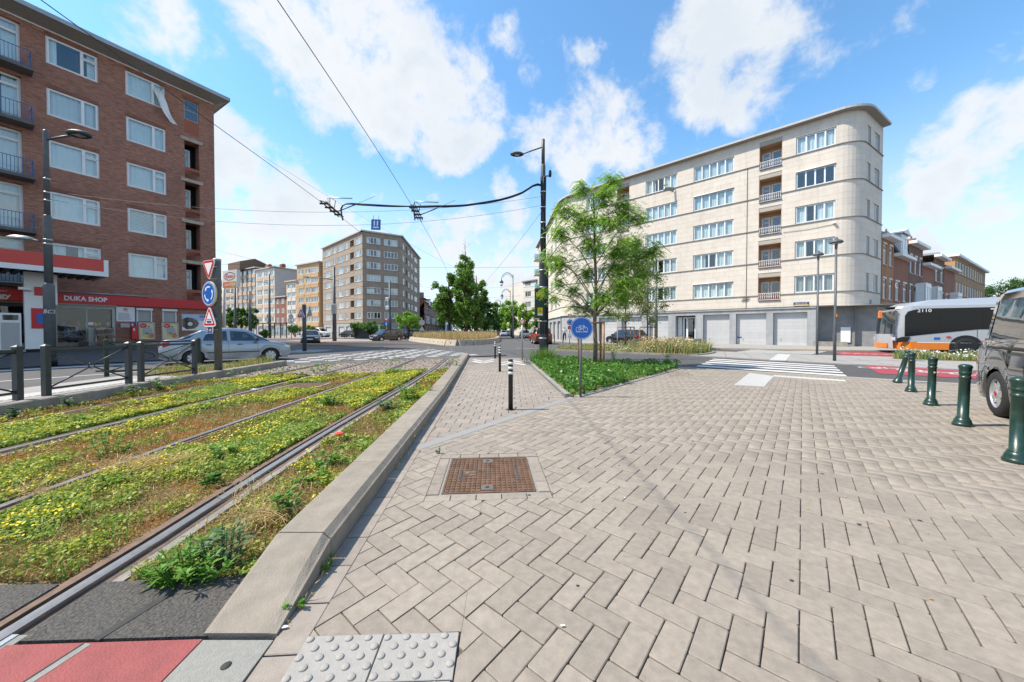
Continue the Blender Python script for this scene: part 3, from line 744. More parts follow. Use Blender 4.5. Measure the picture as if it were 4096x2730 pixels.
# ---- tram bed
xleft = lambda Y: -7.10-.107*Y                      # foot of the left wall
bm_ = MB(); Ys = np.linspace(-2, 17.2, 60); vs = []; fs = []
for i, Y in enumerate(Ys):
    xa, xb = xleft(Y)-.15, xfoot(max(Y,1.2))-.2
    for j_ in range(24):
        x = xa+(xb-xa)*j_/23; vs.append((x, Y, -.035+.012*math.sin(x*5+Y*3)+.01*math.sin(x*9-Y*7)))
for i in range(59):
    for j_ in range(23): fs.append((i*24+j_, i*24+j_+1, (i+1)*24+j_+1, (i+1)*24+j_))
bm_.add(vs, fs, 0, True); struct('tram_bed', bm_, MAT['soil'])
R1 = catmull([(-1.95,-4),(-2.02,-2.5),(-2.13,1.43),(-2.24,2.9),(-2.35,4.62),(-2.50,8.9),(-2.75,13),(-3.25,18),(-4.2,24),(-5.7,29),(-8.4,32.6),(-12.5,35),(-19,37),(-28,39),(-36,41)], .45)
RAILS = [offset(R1, -o_) for o_ in (0, 1.5, 3.12, 4.62)]
for i, c in enumerate(RAILS):
    lab = ['tram rail nearest the beige coping wall', 'left rail of the near tram track', 'right rail of the far tram track', 'tram rail nearest the fenced left pavement'][i]
    rt = thing('tram_rail', 'steel grooved '+lab, 'rail', (0,0,0), group='tram rails in the planted bed')
    side = 1 if i % 2 == 0 else -1
    a = MB(); strip(a, c, -.03, .03, -.05, .012); a.build('running_head', MAT['rail_steel'], rt)
    b = MB(); strip(b, c, -side*.036, -side*.072, -.05, -.022); b.build('groove', MAT['rail_shadow'], rt)
    b = MB(); strip(b, c, -side*.072, -side*.098, -.05, .006); b.build('guard_lip', MAT['rail_rust'], rt)
    near = c[(c[:,1] < 17.4)]
    b = MB(); strip(b, near, -side*.098, -side*.145, -.05, -.006); strip(b, near, side*.031, side*.075, -.05, -.012); b.build('rubber_profile', MAT['rail_rust'], rt)
    if i in (0, 2):
        b = MB(); strip(b, near, .076, .135, -.05, -.014); b.build('concrete_edge', MAT['concrete'], rt)
    # the road laid up to the rails
# tarmac strip, red surface and seams at the near end
def bedquad(x0, x1, ya, yb): return [(x0,ya),(x1,ya),(x1-.0,yb),(x0,yb)]
tb = MB()
tb.prism([(-2.045,1.405),(-1.28,1.43),(-1.335,1.80),(-2.075,1.74)], -.06, .004)
ar = struct('tarmac_strip', tb, MAT['asphalt_rough'])
tb = MB(); tb.prism([(-3.62,1.40),(-2.26,1.40),(-2.29,1.73),(-3.66,1.70)], -.06, .002); tb.prism([(-7.3,1.40),(-3.72,1.40),(-3.76,1.70),(-7.3,1.66)], -.06, .001)
tb.build('tarmac_patch', MAT['asphalt_rough'], ar)
sm_ = MB(); sm_.prism(line_poly((-1.63,1.79),(-1.72,1.41),.035), .0, .0065); sm_.build('tar_seam', MAT['seam'], ar)
rp = MB(); rp.prism([(-2.04,-2),(-1.2,-2),(-1.28,1.412),(-2.05,1.385)], -.06, .006); rp.prism([(-3.6,-2),(-2.2,-2),(-2.24,1.39),(-3.62,1.39)], -.06, .005)
rd = struct('red_crossing_surface', rp, MAT['red_paint'])
MB().prism(line_poly((-1.725,1.39),(-1.93,.2),.03), .0, .0075).build('patched_seam', MAT['slab_grey'], rd)
MB().prism(line_poly((-1.745,1.39),(-1.95,.2),.006), .0, .009).build('crack', MAT['seam'], rd)
cs_ = MB(); strip(cs_, R1[(R1[:,1] > -2.2) & (R1[:,1] < 1.78)], .035, .062, -.05, .009); cs_.build('sealing_strip', MAT['clamp'], ar)
cs_ = MB(); strip(cs_, R1[(R1[:,1] > -2.2) & (R1[:,1] < 1.78)], .063, .10, -.05, .005); cs_.build('mortar_strip', MAT['slab_grey'], ar)
# concrete beams, gravel and cover in the bed
for pts in (((-7.95,9.15),(-6.95,9.62)), ((-6.8,9.7),(-5.55,10.25)), ((-5.35,10.35),(-4.25,10.85)), ((-4.05,10.92),(-2.7,11.45)), ((-2.5,11.5),(-1.95,11.75))):
    tag(MB().prism(line_poly(pts[0],pts[1],.13), -.06, .0).build('concrete_beam', MAT['concrete_light']), None, None)
beams = [o for o in COL.objects if o.name.startswith('concrete_beam')]
bt = thing('cross_beam', 'pale concrete beam laid across the tram bed near the road', 'beam')
for o in beams: o.parent = bt
gv = MB(); gv.prism([(-8.0,9.3),(-2.02,11.85),(-2.35,16.9),(-8.45,12.9)], -.06, -.018); struct('gravel_bed', gv, MAT['gravel'])
ed_ = MB(); ed_.prism(line_poly((-8.55,12.95),(-2.42,17.0),.16), -.06, .004); tag(ed_.build('crossing_edge', MAT['concrete']), 'concrete edge beam where the tram bed meets the road', 'edge beam')
tc_ = thing('track_manhole', 'rusty brown manhole cover in the sedum between the two tracks', 'manhole cover', (-4.87,8.03,-.01), R(2))
MB().b2(-.42,.42,-.5,.5,-.03,.012).build('frame', MAT['concrete'], tc_); MB().b2(-.36,.36,-.44,.44,.0121,.018).build('plate', MAT['iron_rust'], tc_)
ss = MB()
for i in range(9):
    for j_ in range(11): ss.cbox((-.31+i*.0775,-.39+j_*.078,.02),(.05,.05,.006),.003,bottom=False)
ss.build('studs', MAT['iron_rust'], tc_)['kind'] = 'stuff'
# ---- left pavement with its low wall
lw = thing('kerb_wall', 'weathered grey concrete kerb wall below the grey cross-braced fence', 'kerb wall')
PLW = [(0,-.06),(0,.9),(-.02,1.0),(-.20,1.0),(-.20,-.06)]
Yb = 0.1
while Yb < 13.0:
    wall_block('wall_block', Yb+.004, min(Yb+1.45,13.05)-.004, .17, .17, PLW, 'concrete', xleft, lw, 2); Yb += 1.45
lp = MB(); lp.prism([(xleft(-2)-.2,-2),(xleft(8.6)-.2,8.6),(xleft(8.6)-1.75,8.6),(xleft(-2)-1.9,-2)], -.06, .163); lpv = struct('left_pavement', lp, MAT['sidewalk'])
ribbed('tactile_strip', [(xleft(1)-.45,1),(xleft(8)-.45,8),(xleft(8)-.85,8),(xleft(1)-.85,1)][::1], 60, lpv, .166)
gl_ = MB(); gl_.prism([(xleft(8.6)-.2,8.6),(xleft(13)-.2,13.0),(xleft(13)-.7,12.9),(xleft(8.6)-1.75,8.6)], -.06, .14); struct('verge', gl_, MAT['soil'])
kb = MB()
for i in range(6):
    ya = -1+i*1.6+.005; yb = ya+1.59; kb = MB().prism([(xleft(ya)-1.9,ya),(xleft(yb)-1.9,yb),(xleft(yb)-2.05,yb),(xleft(ya)-2.05,ya)], -.06, .12)
    kb.build('kerb_stone', MAT['kerb_tan'], lpv)
# ---- petrol station forecourt rising from the road
E0 = np.array([-22.0,25.8]); FD = np.array([.515,.857]); FN = np.array([.857,-.515])
F0 = E0-FD*32
fc = MB(); k0, k1 = (F0+FN*11), (E0+FN*10.5+FD*1)
fc.add([(F0[0]-FN[0]*2,F0[1]-FN[1]*2,.41),(E0[0]+FD[0]*1.2,E0[1]+FD[1]*1.2,.41),(k1[0],k1[1],-.02),(k0[0],k0[1],-.02)], [(0,3,2,1)]); struct('forecourt', fc, MAT['asphalt_smooth'])
mk = MB(); 
for a, b, w in (((-14.6,7.2),(-11.2,13.0),.13), ((-12.2,6.2),(-10.0,10.0),.12), ((-18.2,9.6),(-12.8,18.4),.5)):
    mk.sheet(line_poly(a,b,w), ZR+.004)
struct('lane_lines', mk, MAT['white_paint'])
# ---- checkered crossing over the tracks
ck = MB(); e_ = np.array([.835,.55]); n_ = np.array([-.55,.835]); O_ = np.array([-9.6,13.2])
for j_ in range(9):
    for i in range(-6, 17):
        if (i+j_) % 2: continue
        a = O_+e_*(i*.56)+n_*(j_*.78+.1)
        if a[0] < -12+j_*.5: continue
        ck.sheet([tuple(a), tuple(a+e_*.55), tuple(a+e_*.55+n_*.76), tuple(a+n_*.76)], ZR+.052)
ckr = MB(); ckr.prism([(-13.5,11.2),(-8.6,12.98),(-2.4,17.1),(-.3,18.6),(-2.6,24.5),(-8,24),(-15,19)], ZR, ZR+.048); struct('crossing_surface', ckr, MAT['asphalt'])
struct('checker_marking', ck, MAT['worn_white'])
# ---- side road, its tan kerbs, zebra crossings, red cycle lanes
KL = [(1.0,16.2),(1.72,15.35),(6.07,12.0),(11.06,8.13),(16.6,3.9),(22,-.3)]
def kerbline(pts, w, z, matn, name, parent=None, seg=1.0):
    c = catmull([pts[0]]+list(pts)+[pts[-1]], .25); 
    d_ = np.concatenate([[0], np.cumsum(np.linalg.norm(np.diff(c, axis=0), axis=1))]); n = int(d_[-1]/seg)
    for i in range(n):
        sel = c[(d_ >= i*seg-1e-6) & (d_ <= (i+1)*seg)]
        a = np.array([np.interp(i*seg+.004, d_, c[:,0]), np.interp(i*seg+.004, d_, c[:,1])]); b = np.array([np.interp((i+1)*seg-.004, d_, c[:,0]), np.interp((i+1)*seg-.004, d_, c[:,1])])
        MB().prism(line_poly(a,b,w), -.06, z).build('kerb_stone', MAT[matn], parent)
sr = MB(); sr.prism([(.9,16.6),(1.8,15.4),(6.1,12.05),(11.1,8.2),(22,-.2),(24,3),(16.5,10.2),(13.2,13.4),(9.2,17.9),(2.9,23),(-1,24)], ZR, ZR+.012); road2 = struct('side_road', sr, MAT['asphalt_smooth'])
kerbline([(1.9,15.62),(6.25,12.28),(11.25,8.42),(16.8,4.2),(21,.9)], .40, -.028, 'kerb_tan', 'k', road2, 1.3)
kerbline([(.75,14.9),(1.75,15.36),(6.1,12.02),(11.1,8.16),(16.7,3.95)], .16, .0, 'granite', 'k', road2, 1.0)
def zebra(name, a, b, c, d, n, parent, z):
    "stripes from edge a->b to edge d->c"
    a, b, c, d = [np.array(q) for q in (a,b,c,d)]
    for i in range(n):
        t0, t1 = i/(n-.45), (i+.55)/(n-.45)
        q = [a+(d-a)*t0, b+(c-b)*t0, b+(c-b)*t1, a+(d-a)*t1]
        MB().sheet([tuple(p) for p in q], z).build('zebra_stripe', MAT['white_paint'], parent)
zebra('z', (6.78,12.75), (9.65,9.95), (12.2,13.1), (9.5,16.3), 5, road2, ZR+.026)
def bike_symbol(c, ex, ey, s, parent, z):
    "white road bicycle: wheels, frame; ex = along, ey = up"
    mb = MB(); c, ex, ey = np.array(c), np.array(ex)*s, np.array(ey)*s
    T = lambda x, y: tuple(c+ex*x+ey*y)
    for wx in (-.55,.55):
        for k in range(16):
            a0, a1 = 2*math.pi*k/16, 2*math.pi*(k+1)/16
            mb.sheet([T(wx+.36*math.cos(a0),.36*math.sin(a0)),T(wx+.36*math.cos(a1),.36*math.sin(a1)),T(wx+.27*math.cos(a1),.27*math.sin(a1)),T(wx+.27*math.cos(a0),.27*math.sin(a0))], z)
    for p, q in (((-.55,0),(-.2,.55)),((-.2,.55),(.35,.55)),((.35,.55),(0,.02)),((0,.02),(-.28,.62)),((-.55,0),(0,.02)),((.55,0),(.33,.72)),((.33,.72),(.5,.78)),((-.42,.64),(-.15,.64))):
        pa, pb = np.array(p), np.array(q); t = (pb-pa)/np.linalg.norm(pb-pa); m_ = np.array([-t[1],t[0]])*.04
        mb.sheet([T(*(pa-m_)),T(*(pb-m_)),T(*(pb+m_)),T(*(pa+m_))], z+.0005)
    return mb.build('cycle_symbol', MAT['white_paint'], parent)
rl = MB(); rl.sheet([G(3450,1462,ZR),G(3516,1498,ZR),G(3925,1520,ZR),G(4096,1533,ZR),G(4096,1520,ZR),G(3830,1486,ZR),G(3640,1470,ZR)], ZR+.022); red1 = struct('red_cycle_lane', rl, MAT['red_lane'])
for px, py in ((3555,1479),(3760,1496)):
    g_ = G(px,py,ZR); bike_symbol((g_[0],g_[1]), (.62,-.78), (.78,.62), .85, red1, ZR+.027)
# median pavement, second carriageway, far pavement
MEDIAN = [(8.2,19.3),(9.9,18.0),(13.2,13.5),(16.4,10.3),(30,1),(34,8),(22,15.6),(16.2,18.9),(12.6,22.4),(10.9,20.9)]
md = MB(); md.prism(MEDIAN, -.06, -.004); med = struct('median_pavement', md, MAT['sidewalk'])
ribbed('tactile_field', [G(3077,1441),G(3143,1443),G(3163,1419),G(3111,1417)], 12, med, .001)
kerbline([(13.35,13.45),(16.5,10.35),(24,5)], .15, .0, 'granite', 'k', med, 1.0)
gj = MB()
for k in range(1,9):
    t = k/9; a = np.array((9.9,18.0))*(1-t)+np.array((16.4,10.3))*t; b = np.array((12.6,22.4))*(1-t)+np.array((19.5,16.9))*t
    gj.sheet(line_poly(a,b,.018), -.0028)
gj.sheet(line_poly((11.2,20.2),(18,13.5),.018), -.0026); gj.build('slab_joint', MAT['seam'], med)
fs_ = MB(); fs_.prism([(14.7,25.2),(20.9,22.5),(27.5,21.0),(60,18),(70,40),(27.2,27.5),(8,44.6),(5.5,70),(4,70),(5,42),(9,33)], -.06, .05); fpv = struct('far_pavement', fs_, MAT['sidewalk'])
kerbline([(10,31),(14.7,25.1),(20.9,22.4),(27.5,20.9),(40,18.5)], .22, .02, 'kerb_tan', 'k', fpv, 1.5)
r2 = MB(); r2.prism([(12.5,22.6),(16.3,19.1),(22,15.9),(40,9),(40,19),(27.5,20.8),(20.9,22.3),(14.6,25.0),(9.5,32),(6,30)], ZR, ZR+.008); rd2 = struct('second_carriageway', r2, MAT['asphalt_smooth'])
zebra('z', (14.2,21.9), (17.1,19.7), (20.3,22.3), (17.2,24.6), 5, rd2, ZR+.014)
rl = MB(); rl.sheet([G(3338,1409,ZR),G(3372,1423,ZR),G(3590,1432,ZR),G(3620,1424,ZR),G(3545,1412,ZR)], ZR+.016); red2 = struct('red_cycle_lane_far', rl, MAT['red_lane'])
g_ = G(3400,1416,ZR); bike_symbol((g_[0],g_[1]), (.7,-.71), (.71,.7), .8, red2, ZR+.021)
g_ = G(3520,1420,ZR); bike_symbol((g_[0],g_[1]), (.7,-.71), (.71,.7), .7, red2, ZR+.021)
mk = MB()
for a, b, w in (((.3,26.5),(3.0,25.2),.16), ((4.0,24.0),(5.3,26.2),.3), ((5.2,23.3),(6.6,25.5),.3)):
    mk.sheet(line_poly(a,b,w), ZR+.018)
struct('give_way_marks', mk, MAT['white_paint'])
mhc = MB().lathe([(.33,0),(.33,.004),(.3,.006),(.0001,.006)], 24).build('road_manhole', MAT['seam'], road2, (6.2,15.6,ZR+.012))
# pavements of the far left
lf = MB(); lf.prism([(-30,46),(-22,40.5),(-15,41.8),(-13.5,45),(-20,50),(-28,56)], -.06, .02); lf.prism([(-70,62),(-38,56),(-24,64),(-24,76),(-50,97),(-110,130),(-115,125),(-70,80)], -.06, .03); struct('left_far_pavement', lf, MAT['sidewalk_pink'])
lf = MB(); lf.prism([(-14.2,19.6),(-11.7,20.6),(-12.0,23.2),(-15.5,22.8)], -.06, .03); struct('traffic_island', lf, MAT['sidewalk'])
ribbed('tactile_strip', [G(3090,1507),G(3385,1527),G(3380,1522),G(3098,1502)], 30, plaza, .004)
# ================================================================ buildings
class Face:
    "one wall plane: x to the right as seen from outside, y into the building, z up"
    def __init__(s, th, P0, P1, z=0.0):
        s.th = th; P0, P1 = np.array(P0, float), np.array(P1, float)
        s.o = P0-np.array(th.location[:2]); d = P1-P0; s.L = float(np.linalg.norm(d)); s.a = math.atan2(d[1], d[0]); s.z = z-th.location[2]
        s.c, s.s = math.cos(s.a), math.sin(s.a)
    def loc(s, x, y, z): return (s.o[0]+x*s.c-y*s.s, s.o[1]+x*s.s+y*s.c, s.z+z)
    def put(s, mb, name, mats, x=0, y=0, z=0, parent=None, label=None):
        if parent is None: parent = s.th
        me = mb.mesh(name, mats) if isinstance(mb, MB) else mb
        if parent is s.th: return obj(name, me, parent, s.loc(x,y,z), s.a, label)
        return obj(name, me, parent, (x,y,z), None, label)
    def text(s, txt, size, m_, x, y, z, parent=None, name='lettering', **k):
        return lettering(txt, size, MAT[m_], s.th, s.loc(x,y,z), s.a, name, **k)
def wall_mb(x0, x1, z0, z1, ops, d=.2, room=.7, y=0.0):
    "front with openings (xa,xb,za,zb[,depth,room]); material 0 wall, 1 interior"
    mb = MB()
    ops = [o for o in ops if o[1] > x0+1e-4 and o[0] < x1-1e-4]
    xs = sorted(set([x0,x1]+[min(max(v,x0),x1) for o in ops for v in o[:2]])); zs = sorted(set([z0,z1]+[min(max(v,z0),z1) for o in ops for v in o[2:4]]))
    for j in range(len(zs)-1):
        run = None
        for i in range(len(xs)-1):
            cx, cz = (xs[i]+xs[i+1])/2, (zs[j]+zs[j+1])/2
            hit = any(o[0] < cx < o[1] and o[2] < cz < o[3] for o in ops)
            if hit:
                if run is not None: mb.add([(run,y,zs[j]),(xs[i],y,zs[j]),(xs[i],y,zs[j+1]),(run,y,zs[j+1])], [(0,1,2,3)]); run = None
            elif run is None: run = xs[i]
        if run is not None: mb.add([(run,y,zs[j]),(x1,y,zs[j]),(x1,y,zs[j+1]),(run,y,zs[j+1])], [(0,1,2,3)])
    for o in ops:
        a, b, c, e = o[:4]; dd = o[4] if len(o) > 4 else d; rm = o[5] if len(o) > 5 else room
        def tun(ya, yb, mi):
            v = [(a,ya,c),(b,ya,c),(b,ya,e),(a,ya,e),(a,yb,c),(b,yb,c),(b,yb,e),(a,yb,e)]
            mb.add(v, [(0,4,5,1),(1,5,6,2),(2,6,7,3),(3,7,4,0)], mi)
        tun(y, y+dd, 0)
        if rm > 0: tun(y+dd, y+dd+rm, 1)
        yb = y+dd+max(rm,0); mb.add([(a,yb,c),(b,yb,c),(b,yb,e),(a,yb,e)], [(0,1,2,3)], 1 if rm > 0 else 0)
    return mb
_wc = {}
def window(face, xa, xb, za, zb, cells, y=.12, curt=None, fm='white_pvc', gm='glass', fw=.055, name='window', cm='curtain', par=None, casing=.05, label=None):
    "cells: list of (u0,u1,v0,v1) in 0..1 of the opening, one glazed pane each"
    w, h = xb-xa, zb-za; key = (round(w,2),round(h,2),tuple(cells),fm,fw,casing)
    if key not in _wc:
        mb = MB(); c = casing
        if c: 
            mb.b2(0,w,0,.07,0,c); mb.b2(0,w,0,.07,h-c,h); mb.b2(0,c,0,.07,c,h-c); mb.b2(w-c,w,0,.07,c,h-c)
        pan = []
        for (u0,u1,v0,v1) in cells:
            a, b, e, g = c+(w-2*c)*u0, c+(w-2*c)*u1, c+(h-2*c)*v0, c+(h-2*c)*v1; f = fw
            mb.b2(a,b,-.012,.06,e,e+f); mb.b2(a,b,-.012,.06,g-f,g); mb.b2(a,a+f,-.012,.06,e+f,g-f); mb.b2(b-f,b,-.012,.06,e+f,g-f)
            pan.append((a+f,b-f,e+f,g-f))
        _wc[key] = (mb.mesh(name, MAT[fm]), pan, {})
    me, pan, pc = _wc[key]
    o = face.put(me, name, None, xa, y, za, par, label)
    for k, p in enumerate(pan):
        kk = (k, gm)
        if kk not in pc: pc[kk] = MB().b2(p[0],p[1],.02,.026,p[2],p[3]).mesh('pane', MAT[gm])
        obj('pane', pc[kk], o)
    if curt is None: curt = random.choice(['full','full','full','left','right','half','none','grey','blind','sides'])
    if curt == 'blind': 
        mb = MB(); n = int(h/.09)
        for i in range(n): mb.b2(.04,w-.04,.10,.112,.03+i*.09,.03+i*.09+.075)
        mb.build('blind', MAT[cm], o)
    elif curt not in ('none',):
        spans = {'full':[(0,1)],'grey':[(0,1)],'left':[(0,.55)],'right':[(.42,1)],'half':[(0,.3),(.55,1)],'sides':[(0,.2),(.8,1)]}[curt]
        key2 = (key[0],key[1],curt,random.randrange(3))
        if key2 not in _wc:
            _wc[key2] = []
            for (a, b) in spans:
                mb = MB()
                n = max(6, int((b-a)*w/.045)); ph = random.random()*6
                vs = []; 
                for i in range(n+1):
                    x = .03+(w-.06)*(a+(b-a)*i/n); yy = .15+.022*math.sin(i*1.35+ph)+.012*math.sin(i*.5)
                    vs += [(x,yy,.02),(x,yy,h-.03)]
                mb.add(vs, [(2*i,2*i+2,2*i+3,2*i+1) for i in range(n)], 0, True)
                _wc[key2].append(mb.mesh('curtain', MAT['curtain_grey' if curt == 'grey' else cm]))
        for cme in _wc[key2]: obj('curtain', cme, o)
    return o
def sash(n): return [(i/n,(i+1)/n,0,1) for i in range(n)]
BIG2 = [(0,.69,0,1),(.69,1,0,1)]; BIG2T = [(0,.69,0,1),(.69,1,0,.72),(.69,1,.74,1)]
def railing(face, xa, xb, z0, z1, y, matn, step=.11, r=.008, name='railing', sides=0.0, flat=False):
    mb = MB(); mb.b2(xa,xb,y-.015,y+.015,z1-.03,z1); mb.b2(xa,xb,y-.012,y+.012,z0,z0+.025)
    n = int((xb-xa)/step)
    for i in range(n+1):
        x = xa+.012+(xb-xa-.024)*i/n; mb.b2(x-r,x+r,y-r,y+r,z0+.02,z1-.02)
    if sides:
        for x in (xa+.012, xb-.012):
            mb.b2(x-.012,x+.012,y+.016,y+sides,z1-.03,z1-.001); mb.b2(x-.011,x+.011,y+.016,y+sides,z0,z0+.024)
            for k in range(1,int(sides/step)): mb.b2(x-r,x+r,y+k*step-r,y+k*step+r,z0+.02,z1-.02)
    return face.put(mb, name, MAT[matn])

# ---------------------------------------------------------------- brick apartment block with the shop (left)
bk = thing('brick_apartment_block', 'dark red brown brick apartment block with white windows above a red-banded shop', 'building', (E0[0],E0[1],.0))
bf_ = Face(bk, E0, E0+FD); WI = [MAT['brick'], MAT['interior']]
ops = []; c1, c2, lg, by = (-7.44,-5.56), (-4.44,-2.62), (-1.67,-.87), (-11.1,-8.25)
SILL = [4.73+2.86*k for k in range(5)]
for k, s_ in enumerate(SILL):
    ops += [(c1[0],c1[1],s_,s_+1.52), (c2[0],c2[1],s_,s_+1.52), (by[0],by[1],s_-.93,s_+1.55,.25,.9)]
    ops.append((lg[0],lg[1],s_-.72 if k < 4 else s_-.05,s_+1.3,.75 if k < 4 else .12,.5))
ops += [(-7.36,-5.05,.42,2.78,.25,2.0), (-16,-7.95,.42,2.78,.3,3.0), (-4.11,-3.42,1.88,2.72,.1,.1), (-2.92,-2.22,1.88,2.72,.1,.1)]
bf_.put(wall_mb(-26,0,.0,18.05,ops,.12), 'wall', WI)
sw = Face(bk, E0, E0+np.array([-.857,.515])); sw.put(wall_mb(0,12,0,18.05,[]), 'side_wall', MAT['brick'])
bwz = MB(); bwz.b2(-26,.0,12,12.2,0,18.05); bwz.b2(-26.2,-26,0,12.2,0,18.05); bf_.put(bwz, 'rear_wall', MAT['brick'])
rv = MB(); rv.add([(-26.5,-.95,18.42),(.6,-.95,18.42),(.6,12.6,18.42),(-26.5,12.6,18.42),(-26.5,-.95,18.24),(.6,-.95,18.24),(.6,12.6,18.24),(-26.5,12.6,18.24),(-26.2,.02,18.0),(.06,.02,18.0),(.06,12.2,18.0),(-26.2,12.2,18.0)],
    [(0,1,2,3),(0,4,5,1),(1,5,6,2),(4,8,9,5),(5,9,10,6)]); rf = bf_.put(rv, 'roof', MAT['soffit'])
g2 = MB(); g2.b2(-26.5,.62,-1.0,-.951,18.22,18.46); g2.b2(.601,.65,-1.0,12.5,18.22,18.46); bf_.put(g2, 'gutter', MAT['zinc'])
bf_.put(MB().b2(-26,.0,-.03,-.002,17.95,18.04), 'eaves_line', MAT['white'])
ch_ = MB().b2(-1.6,-1.0,.2,.7,18.4,18.85); ch_.tube([(-1.45,.45,18.85),(-1.45,.45,19.1)],.09); ch_.b2(-1.25,-1.05,.3,.6,18.85,18.95); bf_.put(ch_, 'chimney', MAT['roof_dark'])
cur1 = ['half','full','full','full','sides']; cur2 = ['full','blind','full','full','full']
cm1 = ['full','full','full','full','half']
for k, s_ in enumerate(SILL):
    window(bf_, c1[0],c1[1],s_,s_+1.52, BIG2T if k in (4,2,1,0) else BIG2, .06, cur1[k], fw=.06)
    window(bf_, c2[0],c2[1],s_,s_+1.52, BIG2T if k != 3 else BIG2, .06, cur2[k], fw=.06)
    window(bf_, by[0],by[1],s_-.93,s_+1.55, [(0,.35,0,.8),(.35,.68,0,.8),(.68,1,0,.8),(0,.5,.8,1),(.5,1,.8,1)], .2, 'sides' if k in (3,4) else 'full', fw=.07)
    # soldier course above the windows
    for (a, b) in (c1, c2, lg):
        if (a, b) == lg and k < 4: continue
        mb = MB(); n = int((b-a+.1)/.075)
        for i in range(n): mb.b2(a-.05+i*.075+.006,a-.05+(i+1)*.075-.006,-.008,.0,s_+1.53+(0 if (a,b)!=lg else -.22),s_+1.73+(0 if (a,b)!=lg else -.22))
        bf_.put(mb, 'soldier_course', MAT['brick_red'])
    mb = MB().b2(by[0]-.2,-7.92,-.85,-.001,s_-1.12,s_-.95); bf_.put(mb, 'balcony_slab', MAT['sill_dark'])
    railing(bf_, by[0]-.15,-7.97,s_-.9,s_-.1,-.78,'blue_rail',.115,.009,sides=.76)
    if k < 4:
        mb = MB().b2(lg[0]+.001,lg[1]-.001,.0,.09,s_-1.38+.001,s_-.52); bf_.put(mb, 'parapet', MAT['terracotta'])
        ops_ = None
        bf_.put(MB().b2(lg[0]-.22,lg[1]+.18,-.07,-.001,s_+1.31,s_+1.53), 'lintel', MAT['concrete_light'])
        window(bf_, lg[0]+.02,lg[0]+.5,s_-.7,s_+.95,[(0,1,0,.7),(0,1,.72,1)],.74,'half')
    else:
        window(bf_, lg[0],lg[1],s_-.05,s_+1.3,[(0,1,0,.48),(0,1,.5,1)],.08,'none',gm='glass_dark',fm='sign_grey',fw=.03,casing=.03)
        bf_.put(MB().b2(lg[0]+.001,lg[1]-.001,-.004,.05,s_-1.0,s_-.06), 'parapet', MAT['terracotta'])
# terracotta band stays inside the bay column between the loggias
# curtain blown out of the top window of the second column
n = 14; vs = []
for i in range(n+1):
    t = i/n
    for j_ in range(7):
        u = j_/6-.5; w = .42*(1-.35*t)+.06
        vs.append((-2.95+u*w+.62*t**1.6+.05*math.sin(t*7+j_), -.02-.42*math.sin(min(1,t*1.5)*1.4)+.05*math.sin(j_*2.1+t*5), SILL[4]+1.02-1.95*t+.05*math.sin(j_*1.7)))
mb = MB().add(vs, [(i*7+j_,i*7+j_+1,(i+1)*7+j_+1,(i+1)*7+j_) for i in range(n) for j_ in range(6)], 0, True)
bf_.put(mb, 'blown_curtain', MAT['white'], label='white curtain blowing out of an open top floor window')
# shop front
bn = bf_.put(MB().b2(-7.75,.0,-.16,-.002,2.86,3.44), 'shop_fascia', MAT['red_sign'])
bf_.put(MB().b2(-16,-7.76,-.22,-.002,2.9,3.5), 'shop_fascia', MAT['red_sign'])
bf_.put(MB().b2(-7.4,-5.0,-.12,-.002,2.79,2.859), 'shutter_box', MAT['sign_grey'])
bf_.put(MB().tube([(-7.7,-.18,3.52),(-3.6,-.18,3.52)],.045,8), 'awning_roll', MAT['galv'])
bf_.text('DUKA SHOP', .36, 'sign_white', -6.2, -.168, 3.15, wfit=1.62, bold=.012)
bf_.text('Synergy', .34, 'sign_white', -9.35, -.228, 3.12, wfit=1.25, bold=.01)
bf_.text('FUEL TECHNOLOGY', .09, 'sign_white', -9.3, -.226, 3.36, wfit=.95)
sf = MB(); sf.b2(-7.36,-7.24,.0,.2,.42,2.78); sf.b2(-5.17,-5.05,.0,.2,.42,2.78); sf.b2(-6.2,-6.12,.1,.2,.42,2.6); sf.b2(-7.24,-5.17,.0,.2,2.6,2.78); sf.b2(-7.24,-5.17,.05,.2,.42,.5)
sfo = bf_.put(sf, 'shop_window', MAT['sign_grey'])
for a, b in ((-7.24,-6.2),(-6.12,-5.17)): bf_.put(MB().b2(a,b,.14,.15,.5,2.6).mesh('pane', MAT['shop_glass']), 'pane', None)
pn = [o for o in bk.children if o.name.startswith('pane')]
for k in range(40):
    x = -7.2+random.random()*2.0; z = random.choice((.55,.9,1.25,1.6)); bf_.put(MB().b2(x,x+random.uniform(.06,.14),.75,.95,z,z+random.uniform(.12,.26)), 'shelf_goods', MAT[random.choice(('sign_red','yellow','sign_blue','lime','orange','sign_white','teal','purple'))])
ps_ = bf_.put(MB().b2(-6.98,-6.42,.2,.21,.95,1.62), 'shop_poster', MAT['sign_navy']); bf_.text('250', .3, 'gold', -6.68, .195, 1.32, wfit=.42, bold=.01); bf_.text('millions', .09, 'sign_white', -6.68, .195, 1.1)
for (x, z, w, h, mm_) in ((-6.0,1.72,.2,.16,'sign_white'),(-5.8,1.68,.12,.08,'yellow'),(-6.0,1.45,.3,.06,'yellow'),(-5.7,1.42,.14,.08,'teal'),(-6.02,1.3,.2,.1,'sign_red')):
    bf_.put(MB().b2(x-w/2,x+w/2,.128,.138,z-h/2,z+h/2), 'sticker', MAT[mm_])
dm = MB(); dm.b2(-15.9,-7.95,.2,.3,.42,.5); dm.b2(-15.9,-7.95,.2,.3,2.6,2.78)
for x in (-15.9,-13.6,-11.6,-9.8,-8.05): dm.b2(x,x+.1,.2,.3,.5,2.6)
